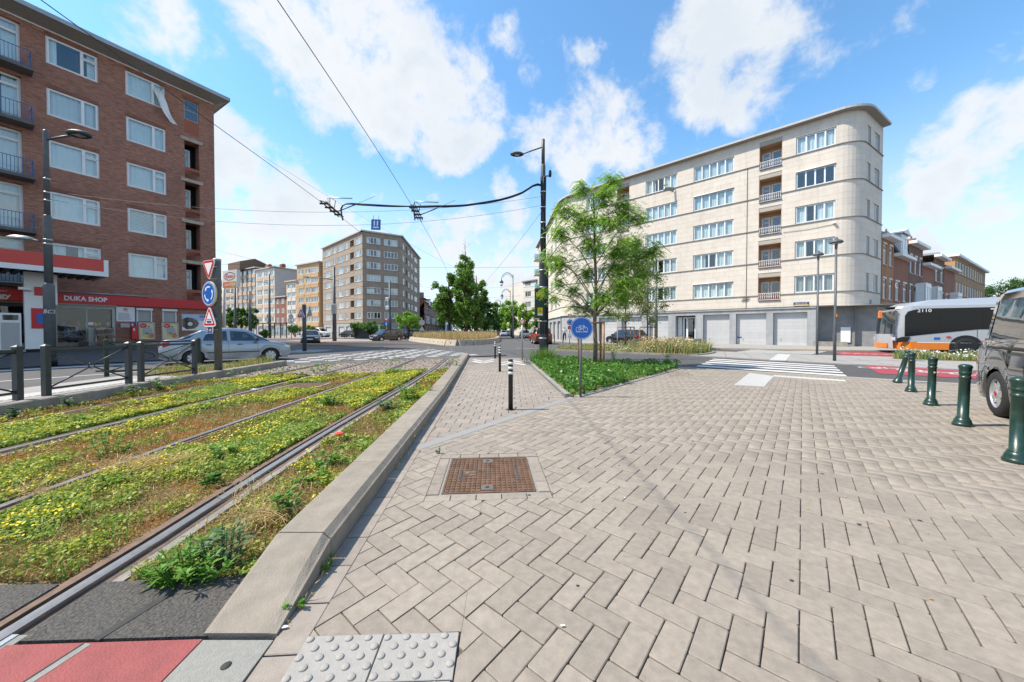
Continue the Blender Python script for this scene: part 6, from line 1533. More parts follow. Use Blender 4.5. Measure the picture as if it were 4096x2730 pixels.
for k, (x, y) in enumerate(((4.6,37.5),(5.3,36.0),(3.9,39.5))):
    t = thing('pavement_bollard', ['thin dark bollard on the far pavement, middle one','thin dark bollard nearest the walking man','thin dark bollard farthest up the pavement'][k], 'bollard', (x,y,.04), group='thin bollards on the far pavement'); MB().lathe([(.05,0),(.05,.85),(.04,.9)],10).build('shaft', MAT['fence_grey'], t)
# ---- right street lamps
def mush_lamp(label, px, py, h, r=.046):
    g = G(px,py); t = thing('street_lamp', label, 'street lamp', (g[0],g[1],-.02), group='slender lamps on the median')
    MB().lathe([(r*1.25,0),(r*1.2,1.6),(r,1.7),(r*.85,h-.35)],14).build('pole', MAT['mast_grey'], t); MB().lathe([(.04,h-.36),(.06,h-.1),(.03,h)],12).build('lamp_neck', MAT['mast_grey'], t)
    MB().lathe([(.06,h-.11),(.22,h-.09),(.24,h-.06),(.2,h+.01),(.08,h+.07),(.04,h+.16),(.0001,h+.17)],20).build('lamp_hat', MAT['mast_grey'], t); MB().lathe([(.18,h-.115),(.18,h-.111)],16).build('lamp_lens', MAT['clamp'], t)
    return t
l1 = mush_lamp('tall slender lamp with flat hat standing on the median', 3338, 1444, 5.15); MB().b2(-.03,.03,-.1,-.07,1.9,2.02).build('sticker', MAT['orange'], l1)
mush_lamp('shorter looking lamp with flat hat farther behind on the median', 3268, 1420, 5.45)
g = G(2624,1386); t = thing('street_lamp', 'curved-arm grey lamp behind the small young trees', 'street lamp', (g[0],g[1],0)); MB().lathe([(.13,0),(.13,3.0),(.09,3.1),(.07,7.2)],14).build('pole', MAT['mast_grey'], t); MB().tube([(0,0,7.1),(-.15,0,7.6),(-.55,0,7.9)],.045,8).build('lamp_arm', MAT['mast_grey'], t); lamp_head(t, (-.9,0,7.9), 0, 1.0)
def ornate(label, px, Y_, ztop, zb=.0):
    g = P3(px,1330,Y_); t = thing('ornate_lamp', label, 'street lamp', (g[0],Y_,0), group='ornate curved lamps along the avenue')
    MB().lathe([(.26,0),(.24,.6),(.17,.8),(.14,4.5),(.10,5),(.07,ztop-.3)],10).build('pole', MAT['mast_grey'], t); s = ztop/12
    pts = [(-1.05*s+1.05*s*math.cos(a)*1.0,0,ztop-1.3*s+1.3*s*math.sin(a)) for a in [math.pi*k/12 for k in range(13)]]
    MB().tube(pts,.06,6).build('curved_arm', MAT['mast_grey'], t); MB().tube([(-1.05*s+.85*s*math.cos(a),0,ztop-1.4*s+1.15*s*math.sin(a)) for a in [math.pi*k/12 for k in range(2,11)]],.035,5).build('scroll', MAT['mast_grey'], t)
    MB().lathe([(.08,ztop-1.3*s),(.36,ztop-1.7*s),(.33,ztop-1.9*s)],10,(-2.1*s,0,0)).build('lamp_hood', MAT['mast_dark'], t); MB().lathe([(.3,ztop-1.9*s),(.25,ztop-2.4*s),(.05,ztop-2.5*s)],10,(-2.1*s,0,0)).build('lamp_globe', MAT['lamp_clear'], t)
ornate('nearest ornate lamp with swan-neck arm on the avenue', 2052, 62, 11.7); ornate('second ornate lamp with swan-neck arm on the avenue', 2041, 82, 11.2); ornate('third ornate lamp half hidden by avenue trees', 2003, 118, 11.9)
# far catenary masts
for lab, px, Y_, h in (('tall dark catenary mast on the left pavement before the grey block',1338,43,9.2),('dark catenary mast with white boxes right of the black hatchback',1560,54,9.2),('thin dark mast in front of the pale block',1079,62,11.4),('thin dark mast left of the bus shelter',1000,60,8.2),('thin dark mast behind the petrol sign',942,58,9.2)):
    g = P3(px,1330,Y_); t = thing('catenary_mast', lab, 'mast', (g[0],Y_,0), group='far catenary masts'); MB().lathe([(.24,0),(.22,3.5),(.18,3.6),(.14,h)],12).build('pole', MAT['mast_dark'], t)
    MB().tube([(0,0,h-1.6),(-1.5,0,h-1.35),(-3.2,0,h-1.3)],.05,6).build('arm', MAT['mast_dark'], t); lamp_head(t, (-3.5,0,h-1.25), 0, 1.0)
    if px == 1560:
        for z in (6.2,4.9): MB().cbox((-.35,-.1,z),(.5,.4,.55),.05).build('white_box', MAT['white'], t)
    if px == 1338: MB().cbox((.1,-.25,4.0),(.5,.3,1.2),.03).build('grey_box', MAT['sign_grey'], t)
wire('span_wire', 'span wire from the left mast to the mast before the grey block', sag((-22.0,43,7.6),(-18.9,54,7.8),.3), .012)
wire('span_wire', 'lower span wire across the road before the grey block', sag((-22.0,43,5.4),(-6,44,5.6),.3), .012); wire('span_wire', 'span wire into the avenue trees', sag((-18.9,54,7.2),(1.5,62,7.6),.6), .012)
wire('span_wire', 'upper span wire into the avenue trees', sag((-18.9,54,8.6),(1.5,62,9.4),.6), .012); wire('span_wire', 'long thin wire past the left masts', sag((-60,66,8.5),(-22,43,7.4),.5), .014); wire('span_wire', 'lower thin wire past the left masts', sag((-60,66,6.5),(-22,43,6.2),.5), .014)
wire('span_wire', 'level span wire over both tracks before the avenue trees', sag((-26,25.2,6.3),(9,26.4,6.3),.3), .008); wire('span_wire', 'thin wire high above the row of far blocks', sag((-19,26.5,14.6),(-4,60,9.5),.6), .008)
# ---- petrol station
cf = thing('petrol_canopy', 'petrol station canopy with red and white fascia and ribbed underside', 'canopy', (E0[0],E0[1],0)); CF = Face(cf, E0, E0+FD)
CF.put(MB().b2(-20,-6.15,-4.74,-1.2,4.28,4.85), 'canopy_body', MAT['roof_dark']); CF.put(MB().b2(-20,-6.1,-4.80,-4.741,4.1,4.34), 'white_fascia', MAT['white']); CF.put(MB().b2(-20,-6.26,-4.80,-4.741,4.341,4.95), 'red_fascia', MAT['red_fascia']); CF.put(MB().b2(-6.259,-6.1,-4.80,-4.741,4.341,4.95), 'white_end', MAT['white']); CF.put(MB().b2(-6.149,-6.1,-4.74,-1.2,4.1,4.95), 'side_fascia', MAT['white'])
for k in range(46): CF.put(MB().b2(-19.9+k*.3,-19.9+k*.3+.16,-4.7,-1.2,4.16,4.279), 'soffit_rib', MAT['sill_dark'])
co_ = thing('canopy_column', 'white petrol station column with red panels beside the grey mast', 'column', (E0[0],E0[1],.4)); CO = Face(co_, E0, E0+FD, .4)
CO.put(MB().b2(-8.57,-7.95,-3.4,-3.0,0,3.75), 'shaft', MAT['white']); CO.put(MB().b2(-7.949,-7.6,-3.5,-2.9,2.2,3.7), 'sign_box', MAT['white']); CO.put(MB().b2(-8.28,-7.96,-3.42,-3.401,2.62,3.05), 'red_panel', MAT['red_sign']); CO.put(MB().b2(-8.38,-7.96,-3.42,-3.401,1.0,2.0), 'red_panel', MAT['red_sign']); CO.put(MB().b2(-8.22,-8.0,-3.44,-3.421,1.25,1.75), 'blue_notice', MAT['sign_blue'])
CO.put(MB().b2(-8.75,-8.4,-3.75,-3.6,2.85,2.97).tube([(-8.45,-3.65,2.88),(-8.4,-3.4,2.8)],.03), 'security_camera', MAT['white'])
pu = thing('fuel_pump', 'white fuel pump with dark displays at the left picture edge', 'fuel pump', (E0[0]+FD[0]*.63,E0[1]+FD[1]*.63,.38)); PU = Face(pu, E0+FD*.63, E0+FD*1.63, .38)
PU.put(MB().b2(-10.9,-9.3,-3.5,-2.9,.0,1.75), 'housing', MAT['white']); PU.put(MB().b2(-9.85,-9.35,-3.52,-3.501,.05,1.3), 'side_panel', MAT['sign_grey'])
for x in (-10.75,-9.8): PU.put(MB().b2(x,x+.42,-3.52,-3.501,1.42,1.66), 'display', MAT['car_black'])
PU.put(MB().b2(-10.3,-10.0,-3.56,-3.501,.75,1.15), 'nozzle', MAT['plastic']); PU.put(MB().tube([(-10.15,-3.56,.8),(-10.2,-3.6,.3),(-10.4,-3.6,.15),(-10.5,-3.58,.6)],.025,6), 'hose', MAT['rubber']); PU.put(MB().b2(-10.6,-10.32,-3.53,-3.501,.15,.8), 'blue_panel', MAT['sign_blue']); PU.put(MB().b2(-10.9,-9.2,-3.7,-2.7,-.1,.02), 'plinth', MAT['concrete'])
es = thing('petrol_sign', 'white petrol brand sign with red lettering in blue oval above orange strip', 'sign', (-27.5,34.0,-.3), R(-24)); es.scale = (1.55,1.26,1.26)
MB().b2(-.78,.78,-.12,.12,4.62,5.96).build('sign_box', MAT['white'], es); ov = MB(); n = 36
ov.add([q for k in range(n) for q in ((.62*math.cos(2*math.pi*k/n),-.122,5.48+.32*math.sin(2*math.pi*k/n)),(.55*math.cos(2*math.pi*k/n),-.122,5.48+.255*math.sin(2*math.pi*k/n)))], [(2*k,2*k+1,2*((k+1)%n)+1,2*((k+1)%n)) for k in range(n)])
ov.build('oval', MAT['esso_blue'], es); lettering('Esso', .42, MAT['sign_red'], es, (0,-.125,5.49), wfit=.86, bold=.012, depth=.002)
MB().b2(-.72,.72,-.128,-.121,4.66,5.07).build('orange_strip', MAT['orange_brown'], es); MB().b2(.1,.72,-.1285,-.121,4.66,5.07).build('gold_strip', MAT['gold'], es); lettering('extras', .36, MAT['sign_white'], es, (.05,-.131,4.87), wfit=1.12, depth=.002)
MB().tube([(-.9,.05,.2),(-.9,.05,5.9)],.1,8).tube([(-.78,.05,5.9),(-.95,.05,5.9)],.04,6).build('pole', MAT['white'], es)
rk = thing('basket_rack', 'metal rack with dark baskets of goods before the shop door', 'rack', (E0[0],E0[1],.41)); RK = Face(rk, E0, E0+FD, .41)
for x in (-5.95,-5.25): RK.put(MB().tube([(x,-.9,0),(x+.05,-.35,1.1)],.02,6).tube([(x,-.2,0),(x+.05,-.35,1.1)],.02,6), 'frame', MAT['galv'])
for (x, z) in ((-5.85,.85),(-5.5,.9),(-5.8,.5),(-5.45,.55),(-5.85,.2),(-5.45,.2)): RK.put(MB().cbox((x+.1,-.55,z),(.3,.3,.2),.05), 'basket', MAT['wood_dark'])
RK.put(MB().cbox((-6.4,-.6,.15),(.35,.3,.3),.02), 'crate', MAT['car_navy']); RK.put(MB().b2(-6.15,-5.1,-.25,-.1,.0,1.05), 'cabinet', MAT['sign_grey'])
# ---- bus shelter, boxes, cabinet
bs = thing('bus_shelter', 'glass and dark metal shelter on the far left pavement', 'shelter', (-42.5,62,0), R(-20))
for x in (-3,-1.5,0,1.5,3): MB().b2(x-.06,x+.06,-.06,.06,0,2.6).build('post', MAT['mast_dark'], bs)
MB().b2(-3.3,3.3,-.9,.4,2.6,2.75).build('roof', MAT['mast_dark'], bs)
for x in (-3,-1.5,0,1.5): MB().b2(x+.07,x+1.43,-.01,.01,.3,2.4).build('glass_panel', MAT['clear_glass'], bs)
bs2 = copy_tree(bs); bs2.location = (-27.5,67,0); bs2['label'] = 'glass and dark metal shelter before the ochre block'; bs['group'] = bs2['group'] = 'glass shelters on the left'
g = G(3424,1388); t = thing('street_cabinet', 'grey metal street cabinet beside the dark stone corner', 'cabinet', (g[0],g[1]+1.2,.05), R(20)); MB().cbox((0,0,.75),(.85,.5,1.5),.03).build('housing', MAT['zinc'], t); MB().b2(.02,.4,-.256,-.251,.25,1.35).build('door', MAT['side_grey'], t); MB().b2(-.02,.3,-.26,-.2565,.95,1.1).build('label_plate', MAT['sign_white'], t)
for k in range(9):
    a = np.array([-36.0+k*2.1, 61.5+.15*k]); barrier(['green barrier at the left end of the far row','second green barrier of the far row','third green barrier of the far row','fourth green barrier of the far row','fifth green barrier of the far row','sixth green barrier of the far row','seventh green barrier of the far row','eighth green barrier of the far row','green barrier at the right end of the far row'][k], a, a+np.array([1.9,.12]), .03, 'dark_green', 'green barriers along the far left pavement', h=1.0)
pl_ = thing('info_pillar', 'white and blue information pillar among the avenue trunks', 'pillar', (-13.4,74,0)); MB().b2(-.75,.75,-.2,.2,0,3.2).build('panel', MAT['sign_white'], pl_); MB().b2(-.55,.55,-.21,-.201,.6,2.6).build('poster', MAT['sign_blue'], pl_)
bn_ = thing('waste_bins', 'dark waste container on the pavement before the grey block', 'bin', (-26.2,60.5,0)); MB().cbox((0,0,.75),(2.2,1.2,1.5),.1).build('container', MAT['fence_grey'], bn_); MB().cbox((.2,0,1.6),(.9,.7,.35),.1).build('bag', MAT['white'], bn_)
# ---- roundabout island with its concrete ring
isl = thing('roundabout_island', 'long planted island ringed by beige concrete kerb blocks', 'island', (-8.0,46.0,0))
IO = [(-4.9,31.4),(-3.3,33.4),(-2.2,38.0),(-2.0,47),(-3.6,62),(-13.5,62),(-14.4,51),(-13.4,46.6),(-10.4,40.5),(-7.2,34.4),(-5.8,31.9)]
isl_c = catmull([IO[-1]]+IO+[IO[0],IO[1]], .2); isl_pts = [tuple(p) for p in isl_c[:-1:6]]
MB().prism([(p[0]+8.0,p[1]-46.0) for p in isl_pts], -.05, .34).build('soil', MAT['soil'], isl)
dl = np.concatenate([[0], np.cumsum(np.linalg.norm(np.diff(isl_c, axis=0), axis=1))]); nb = int(dl[-1]/1.5)
for k in range(nb):
    pa, pb = [np.array([np.interp(d_, dl, isl_c[:,0]), np.interp(d_, dl, isl_c[:,1])])-np.array([-8.0,46.0]) for d_ in (dl[-1]*(k+.01)/nb, dl[-1]*(k+.99)/nb)]
    t_ = (pb-pa)/np.linalg.norm(pb-pa); o_ = np.array([-t_[1],t_[0]]); o_ = o_ if o_.dot((pa+pb)/2-np.array([-.3,.5])) > 0 else -o_
    mb = MB(); p = [pa+o_*.34,pb+o_*.34,pb-o_*.2,pa-o_*.2]; p2 = [pa+o_*.16,pb+o_*.16,pb-o_*.2,pa-o_*.2]
    mb.add([(q[0],q[1],-.05) for q in p]+[(q[0],q[1],.47) for q in p2], [(4,5,6,7),(0,1,5,4),(1,2,6,5),(2,3,7,6),(3,0,4,7)]); mb.build('ring_block', MAT['concrete_light'], isl)
    c_ = (pa+pb)/2+o_*.255; MB().lathe([(.06,-.02),(.06,.02)],10,axis='y').build('ring_hole', MAT['black'], isl, (c_[0],c_[1],.2), math.atan2(t_[1],t_[0]))
# ================================================================ vehicles and people
def interp(pts, x):
    xs = [p[0] for p in pts]; ys = [p[1] for p in pts]; return float(np.interp(x, xs, ys))
def smooth_interp(pts, x):
    "monotone-ish cosine blend between keys"
    for i in range(len(pts)-1):
        if pts[i][0] <= x <= pts[i+1][0]:
            t = (x-pts[i][0])/max(1e-9, pts[i+1][0]-pts[i][0]); return pts[i][1]+(pts[i+1][1]-pts[i][1])*t
    return pts[0][1] if x < pts[0][0] else pts[-1][1]
def wheel_mesh(r, w, spokes=7, rimmat='alloy'):
    ty = MB().lathe([(r*.62,-w/2),(r*.9,-w/2-.004),(r*.985,-w/2+.03),(r,-w/2+.06),(r,w/2-.06),(r*.985,w/2-.03),(r*.9,w/2+.004),(r*.62,w/2)], 28, axis='y', cap=False).mesh('tyre', MAT['rubber'])
    rm = MB(); rm.lathe([(r*.63,-w/2+.005),(r*.60,-w/2+.012),(r*.58,-w/2+.05),(r*.58,w/2-.05),(r*.60,w/2-.012),(r*.63,w/2-.005)], 28, axis='y', cap=False)
    for s in (-1,1):
        y = s*(w/2-.02)
        for k in range(spokes):
            a = 2*math.pi*k/spokes; ca, sa = math.cos(a), math.sin(a); q = []
            for (rr, hw) in ((r*.1,.035),(r*.6,.055)):
                for sg in (-1,1): q.append((rr*ca-sg*hw*sa*r/.3, y+s*.004*(1 if rr < .2 else 0), rr*sa+sg*hw*ca*r/.3))
            q2 = [(x_,yy-s*.02,z_) for x_,yy,z_ in q]
            rm.add(q+q2, [(0,1,3,2),(4,6,7,5),(0,2,6,4),(1,5,7,3)])
        rm.lathe([(.0001,y+s*.014),(r*.16,y+s*.012),(r*.18,y)], 12, axis='y')
    rmm = rm.mesh('rim', MAT[rimmat]); hub = MB().lathe([(r*.57,-w/2+.07),(r*.57,w/2-.07)], 20, axis='y').mesh('brake', MAT['plastic'])
    return ty, rmm, hub
def car(name, label, loc, heading, paint, spec, group=None, detail=True):
    """spec: L,W,wb,fo (front overhang), r (wheel), deck [(x,z)] lower body top line, roof [(x,z)] greenhouse line, plan [(x,w)] half widths; x forward from the middle of the wheelbase"""
    t = thing(name, label, 'car' if 'van' not in name else 'van', loc, heading, group)
    S = spec; wb = S['wb']; xf, xr = wb/2, -wb/2; x0, x1 = -wb/2-S['ro'], wb/2+S['fo']; r = S['r']; ar = r*1.13; W = S['W']/2; zs = S.get('sill',.2)
    xs = sorted(set([round(v,3) for v in list(np.linspace(x0,x1,34))+[xx+ar*k for xx in (xf,xr) for k in (-1.001,-1,-.92,-.75,-.5,-.2,.2,.5,.75,.92,1,1.001)]+[x0+.03,x0+.1,x1-.03,x1-.1,x1-.2] if x0 <= v <= x1]))
    def bot(x):
        z = zs+ (.14*max(0,(abs(x)-(x1-.25))/.25) if x > x1-.25 else 0)+(.12*max(0,((x0+.25)-x)/.25))
        for xx in (xf,xr):
            d = abs(x-xx)
            if d <= ar: z = max(z, r*.98+math.sqrt(max(0,ar*ar-d*d))*.98)
        return z
    plan = lambda x: interp(S['plan'], x)*W; deck = lambda x: interp(S['deck'], x)
    def sect(x):
        w, zb, zt = plan(x), bot(x), deck(x); zt = max(zt, zb+.03); m = S.get('belt', .78)
        f = lambda k: zb+(zt-zb)*k
        tuck = .97 if zb < .5 else 1.0
        return [(w*tuck,f(0)),(w*.995,f(.2)),(w*1.0,f(.42)),(w*.995,f(.6)),(w*.975,f(.8)),(w*.945,f(.93)),(w*.90,f(1.0)),(w*.5,zt+.018*S.get('crown',1)),(0,zt+.026*S.get('crown',1))]
    mb = MB(); secs = [sect(x) for x in xs]; k = len(secs[0])
    for s_ in (1,-1):
        vs = [(x, s_*p[0], p[1]) for x, sc in zip(xs, secs) for p in sc]; fs = []
        for i in range(len(xs)-1):
            for j in range(k-1):
                q = (i*k+j, (i+1)*k+j, (i+1)*k+j+1, i*k+j+1); fs.append(q if s_ < 0 else q[::-1])
        mb.add(vs, fs, 0, True)
        for e, i in ((-1,0),(1,len(xs)-1)):
            cap = [(xs[i],s_*p[0],p[1]) for p in secs[i]]+[(xs[i],0,secs[i][0][1])]; mb.add(cap, [tuple(range(len(cap)))])
    body = mb.build('body', MAT[paint], t)
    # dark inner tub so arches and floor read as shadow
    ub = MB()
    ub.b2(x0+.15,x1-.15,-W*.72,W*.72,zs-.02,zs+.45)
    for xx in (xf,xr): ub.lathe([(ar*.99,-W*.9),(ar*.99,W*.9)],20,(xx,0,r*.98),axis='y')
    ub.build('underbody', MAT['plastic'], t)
    # greenhouse
    rf_ = S['roof']; gx = sorted(set([p[0] for p in rf_]+[round(v,3) for v in np.linspace(rf_[0][0],rf_[-1][0],24)])); zr = lambda x: interp(rf_, x)
    xa, xb = S['roofspan']; gl, ro = MB(), MB(); tum = S.get('tumble',.80)
    def gs(x):
        w, zb, z = plan(x)*.895, deck(x)-.01, zr(x); h = max(z-zb,.001); kk = min(1,h/(S['H']-S['dk']))
        tw = 1-(1-tum)*kk
        return [(w,zb),(w*(1-(1-tw)*.75),zb+h*.78),(w*tw*.985,zb+h*.92),(w*tw*.90,z-.005*kk),(w*.45*tw/.8,z+.012*kk),(0,z+.018*kk)]
    G_ = [gs(x) for x in gx]
    for s_ in (1,-1):
        for i in range(len(gx)-1):
            mid = (gx[i]+gx[i+1])/2; inroof = xa <= mid <= xb
            for j in range(5):
                q = [(gx[i],s_*G_[i][j][0],G_[i][j][1]),(gx[i+1],s_*G_[i+1][j][0],G_[i+1][j][1]),(gx[i+1],s_*G_[i+1][j+1][0],G_[i+1][j+1][1]),(gx[i],s_*G_[i][j+1][0],G_[i][j+1][1])]
                (ro if ((j >= 1 and inroof) or (j in (1,2) and not inroof and S.get('rails',1))) else gl).add(q, [(0,1,2,3) if s_ < 0 else (3,2,1,0)], 0, True)
    gl.build('window_glass', MAT[S.get('glass','car_glass')], t); ro.build('roof', MAT[paint], t)
    # dark cabin interior
    MB().b2(rf_[0][0]+.5,rf_[-1][0]-.55,-W*.68,W*.68,S['dk']-.35,S['dk']+.12).build('cabin', MAT['plastic'], t)
    for sx in S.get('seats',(.25,-.75)):
        for y in (-.36,.36): MB().cbox((sx,y,S['dk']+.1),(.16,.42,.5),.06).build('seat', MAT['plastic'], t)
    def side(x, f, s_, o=.004):
        sc = gs(x); a, b = sc[0], sc[1]; return (x, s_*(a[0]+(b[0]-a[0])*f+o), a[1]+(b[1]-a[1])*f)
    for s_ in (1,-1):
        for px, lean, wd, mm_ in S['pillars']:
            mb = MB(); vs = []
            for f in (0,.5,1.02):
                for dx in (-wd/2,wd/2): vs.append(side(px+lean*f+dx, f, s_, .006))
            mb.add(vs, [(0,1,3,2),(2,3,5,4)] if s_ < 0 else [(2,3,1,0),(4,5,3,2)], 0, True); mb.build('pillar', MAT[mm_], t)
    # wheels
    ty, rm, hb = wheel_mesh(r, S.get('tw',.2), S.get('spokes',7), S.get('rim','alloy'))
    for xx in (xf,xr):
        for s_ in (1,-1):
            wo = obj('wheel', ty, t, (xx, s_*(W-.12), r)); obj('rim', rm, wo); obj('brake', hb, wo)
    # lamps, plates, trim
    for s_ in (1,-1):
        for zz, nm, xx, mm_, hh, ww in ((S['hl'],'headlight',x1,'lamp_clear',.16,.3),(S['tl'],'tail_light',x0,'tail_red',.26,.2)):
            if xx < 0 and 'tlv' in S:
                MB().tube([(x0+.06,s_*(plan(x0+.06)*.955+.004),.85),(x0+.06,s_*(plan(x0+.06)*.93+.006),1.12)],.03,6).build(nm, MAT[mm_], t); continue
            yw = plan(xx+(-.12 if xx > 0 else .12)); sg = 1 if xx > 0 else -1
            mb = MB(); xq = (xx-sg*.30, xx-sg*.12, xx-sg*.02); yq = [plan(v)*.99+.006 for v in xq]; yi = min(yq[2]-.05, yw-ww)
            mb.add([(xq[0],s_*yq[0],zz-hh*.1),(xq[0],s_*yq[0],zz+hh*.4),(xq[1],s_*(yq[1]),zz+hh*.32),(xq[1],s_*(yq[1]),zz-hh*.4),(xx+sg*.008,s_*yi,zz+hh*.12),(xx+sg*.008,s_*yi,zz-hh*.42)], [(0,1,2,3),(3,2,4,5)] if (s_*sg) < 0 else [(3,2,1,0),(5,4,2,3)]); mb.build(nm, MAT[mm_], t)
        mx = S['mirror']; yw = plan(mx); MB().cbox((mx,s_*(yw+.08),S['dk']+.05),(.12,.2,.14),.03).build('mirror', MAT['plastic' if S.get('pmir') else paint], t)
        if detail:
            for hx in S['handles']: MB().cbox((hx,s_*(plan(hx)*.985+.004),S['dk']-.14),(.17,.03,.03),.008).build('door_handle', MAT[S.get('hmat','plastic')], t)
            for dx in S['seams']:
                sc = sect(dx); MB().tube([(dx,s_*(p[0]+.0015),p[1]) for p in sc[:7] if p[1] > zs+.02], .004, 4).build('door_seam', MAT['black'], t)
            mb = MB(); vs = []; xx_ = np.linspace(xr+ar+.05, xf-ar-.05, 8)
            for x in xx_:
                for z in (.46,.50): vs.append((x, s_*(plan(x)*1.0+.004), z))
            mb.add(vs, [(2*i,2*i+2,2*i+3,2*i+1) if s_ < 0 else (2*i+1,2*i+3,2*i+2,2*i) for i in range(7)]); mb.build('side_moulding', MAT['plastic'], t)
    MB().b2(x1+.004,x1+.014,-.26,.26,.42,.53).build('front_plate', MAT['sign_white'], t); MB().b2(x0-.014,x0-.004,-.26,.26,S.get('plz',.75),S.get('plz',.75)+.11).build('rear_plate', MAT['sign_white'], t)
    MB().b2(x1-.02,x1+.012,-W*.5,W*.5,.26,.38).build('lower_grille', MAT['black'], t); MB().b2(x1-.02,x1+.009,-W*.38,W*.38,.6,.7).build('grille', MAT['black'], t)
    MB().b2(x0-.012,x0+.03,-W*.78,W*.78,.45,.49).build('rear_bumper_strip', MAT['plastic'], t)
    return t
SEDAN = dict(L=4.22,W=1.65,wb=2.46,fo=.82,ro=.94,r=.30,H=1.45,dk=.93,deck=[(-2.17,.72),(-2.1,.95),(-1.95,1.0),(-1.5,1.0),(-.9,.95),(.6,.92),(.95,.93),(1.5,.84),(1.85,.74),(2.0,.62),(2.05,.5)],
   roof=[(-1.72,.99),(-1.0,1.36),(-.7,1.42),(-.1,1.45),(.3,1.42),(.55,1.34),(1.22,.90)],roofspan=(-.98,.56),plan=[(-2.17,.80),(-2.05,.92),(-1.6,.985),(0,1.0),(1.3,.985),(1.75,.93),(1.95,.82),(2.05,.62)],
   hl=.66,tl=.82,mirror=.72,handles=(.18,-.78),seams=(.78,-.18,-1.0),pillars=[(1.1,-.62,.09,'silver'),(-.16,-.02,.10,'silver'),(-1.02,.12,.12,'silver'),(-1.35,.42,.42,'silver')],pmir=1,seats=(.2,-.75),tumble=.78,spokes=7,tw=.19,plz=.72)
g1, g2 = np.array(G(834,1461,ZR)), np.array(G(1119,1446,ZR)); hd = (g2-g1)/np.linalg.norm(g2-g1); nrm_ = np.array([-hd[1],hd[0]]); ctr = (g1+g2)/2+nrm_*.78-hd*.38
car('silver_car', 'silver four-door saloon car driving past the fence on the left road', (ctr[0],ctr[1],ZR), math.atan2(hd[1],hd[0]), 'silver', SEDAN)
def hatch(L, H, W=1.75, wb=2.6, r=.31, paint='car_black'):
    fo, ro = .85, L-wb-.85; x0, x1 = -wb/2-ro, wb/2+fo; dk = H*.62
    return dict(L=L,W=W,wb=wb,fo=fo,ro=ro,r=r,H=H,dk=dk,deck=[(x0,dk*.8),(x0+.08,dk),(0,dk),(wb/2-.35,dk*1.0),(x1-.5,dk*.88),(x1-.12,dk*.72),(x1,dk*.52)],
      roof=[(x0+.1,dk),(x0+.45,H*.97),(-.3,H),(.25,H*.985),(.5,H*.95),(wb/2-.12,dk*.99)],roofspan=(x0+.44,.52),plan=[(x0,.86),(x0+.15,.95),(-.6,1),(wb/2,.985),(x1-.35,.9),(x1-.05,.72),(x1,.62)],
      hl=dk*.75,tl=dk*.95,mirror=wb/2-.45,handles=(.15,-.75),seams=(.8,-.15,-.95),pillars=[(wb/2-.2,-.6,.09,paint),(-.1,0,.1,'black'),(-.95,0,.12,'black'),(x0+.35,.12,.3,paint)],seats=(.2,-.7),tumble=.78,plz=dk*.75)
def place(px, py, Y_=None): g = G(px,py,ZR); return (g[0],g[1],ZR)
h1 = hatch(4.2,1.6); SAL = dict(SEDAN); SAL['W'] = 1.85; SAL['pillars'] = [(p[0],p[1],p[2],'car_navy') for p in SEDAN['pillars']]; SAL['pmir'] = 0
car('dark_saloon', 'dark navy saloon facing the camera on the far left road', (-22.2,38.2,ZR), R(-62), 'car_navy', SAL, detail=False)
car('black_hatchback', 'black people carrier turning on the road before the grey block', (-16.3,45.0,ZR), R(-125), 'car_black', h1, detail=False)
car('black_estate', 'black car half hidden behind the roundabout island kerb', (-16.4,57.0,ZR), R(-170), 'car_black', hatch(4.6,1.5), detail=False)
car('rusty_orange_suv', 'copper brown sport utility car seen from behind beside the cable pole', (3.05,36.3,ZR), R(92), 'car_rust', hatch(4.4,1.66,1.86,2.65,.35,'car_rust'), detail=False)
car('black_parked_car', 'black parked car behind the stakes of the young trees', (11.4,34.8,ZR), R(120), 'car_black', hatch(4.3,1.48), detail=False)
WV = hatch(4.9,1.95,1.9,2.95,.33,'car_white'); car('white_van', 'white delivery van with green stripe parked before the grey block', (-40,72,.03), R(-20), 'car_white', WV, detail=False)
car('white_minivan', 'white minivan on the far left pavement behind the sign post', (-57,68,.03), R(-25), 'car_white', hatch(4.6,1.85,1.85,2.8,.32,'car_white'), detail=False)
for k, (x, y, p_, lab) in enumerate(((-2.2,88,'car_white','white car parked far up the avenue, nearest of its row'),(-1.2,96,'silver','silver car parked far up the avenue behind the white one'),(-18.5,96,'car_black','dark car parked beside the brick avenue houses'),(-22,104,'silver','silver car parked beside the brick avenue houses'),(-6,110,'car_navy','dark car far up the avenue under the trees'),(-34,72,'car_black','dark car parked left of the waste container'),(2.4,66,'silver','silver car parked near the ornate lamp'))):
    car('parked_car', lab, (x,y,ZR), R(95 if x > -30 else 160), p_, hatch(4.2,1.5,paint=p_), 'cars parked far away', detail=False)
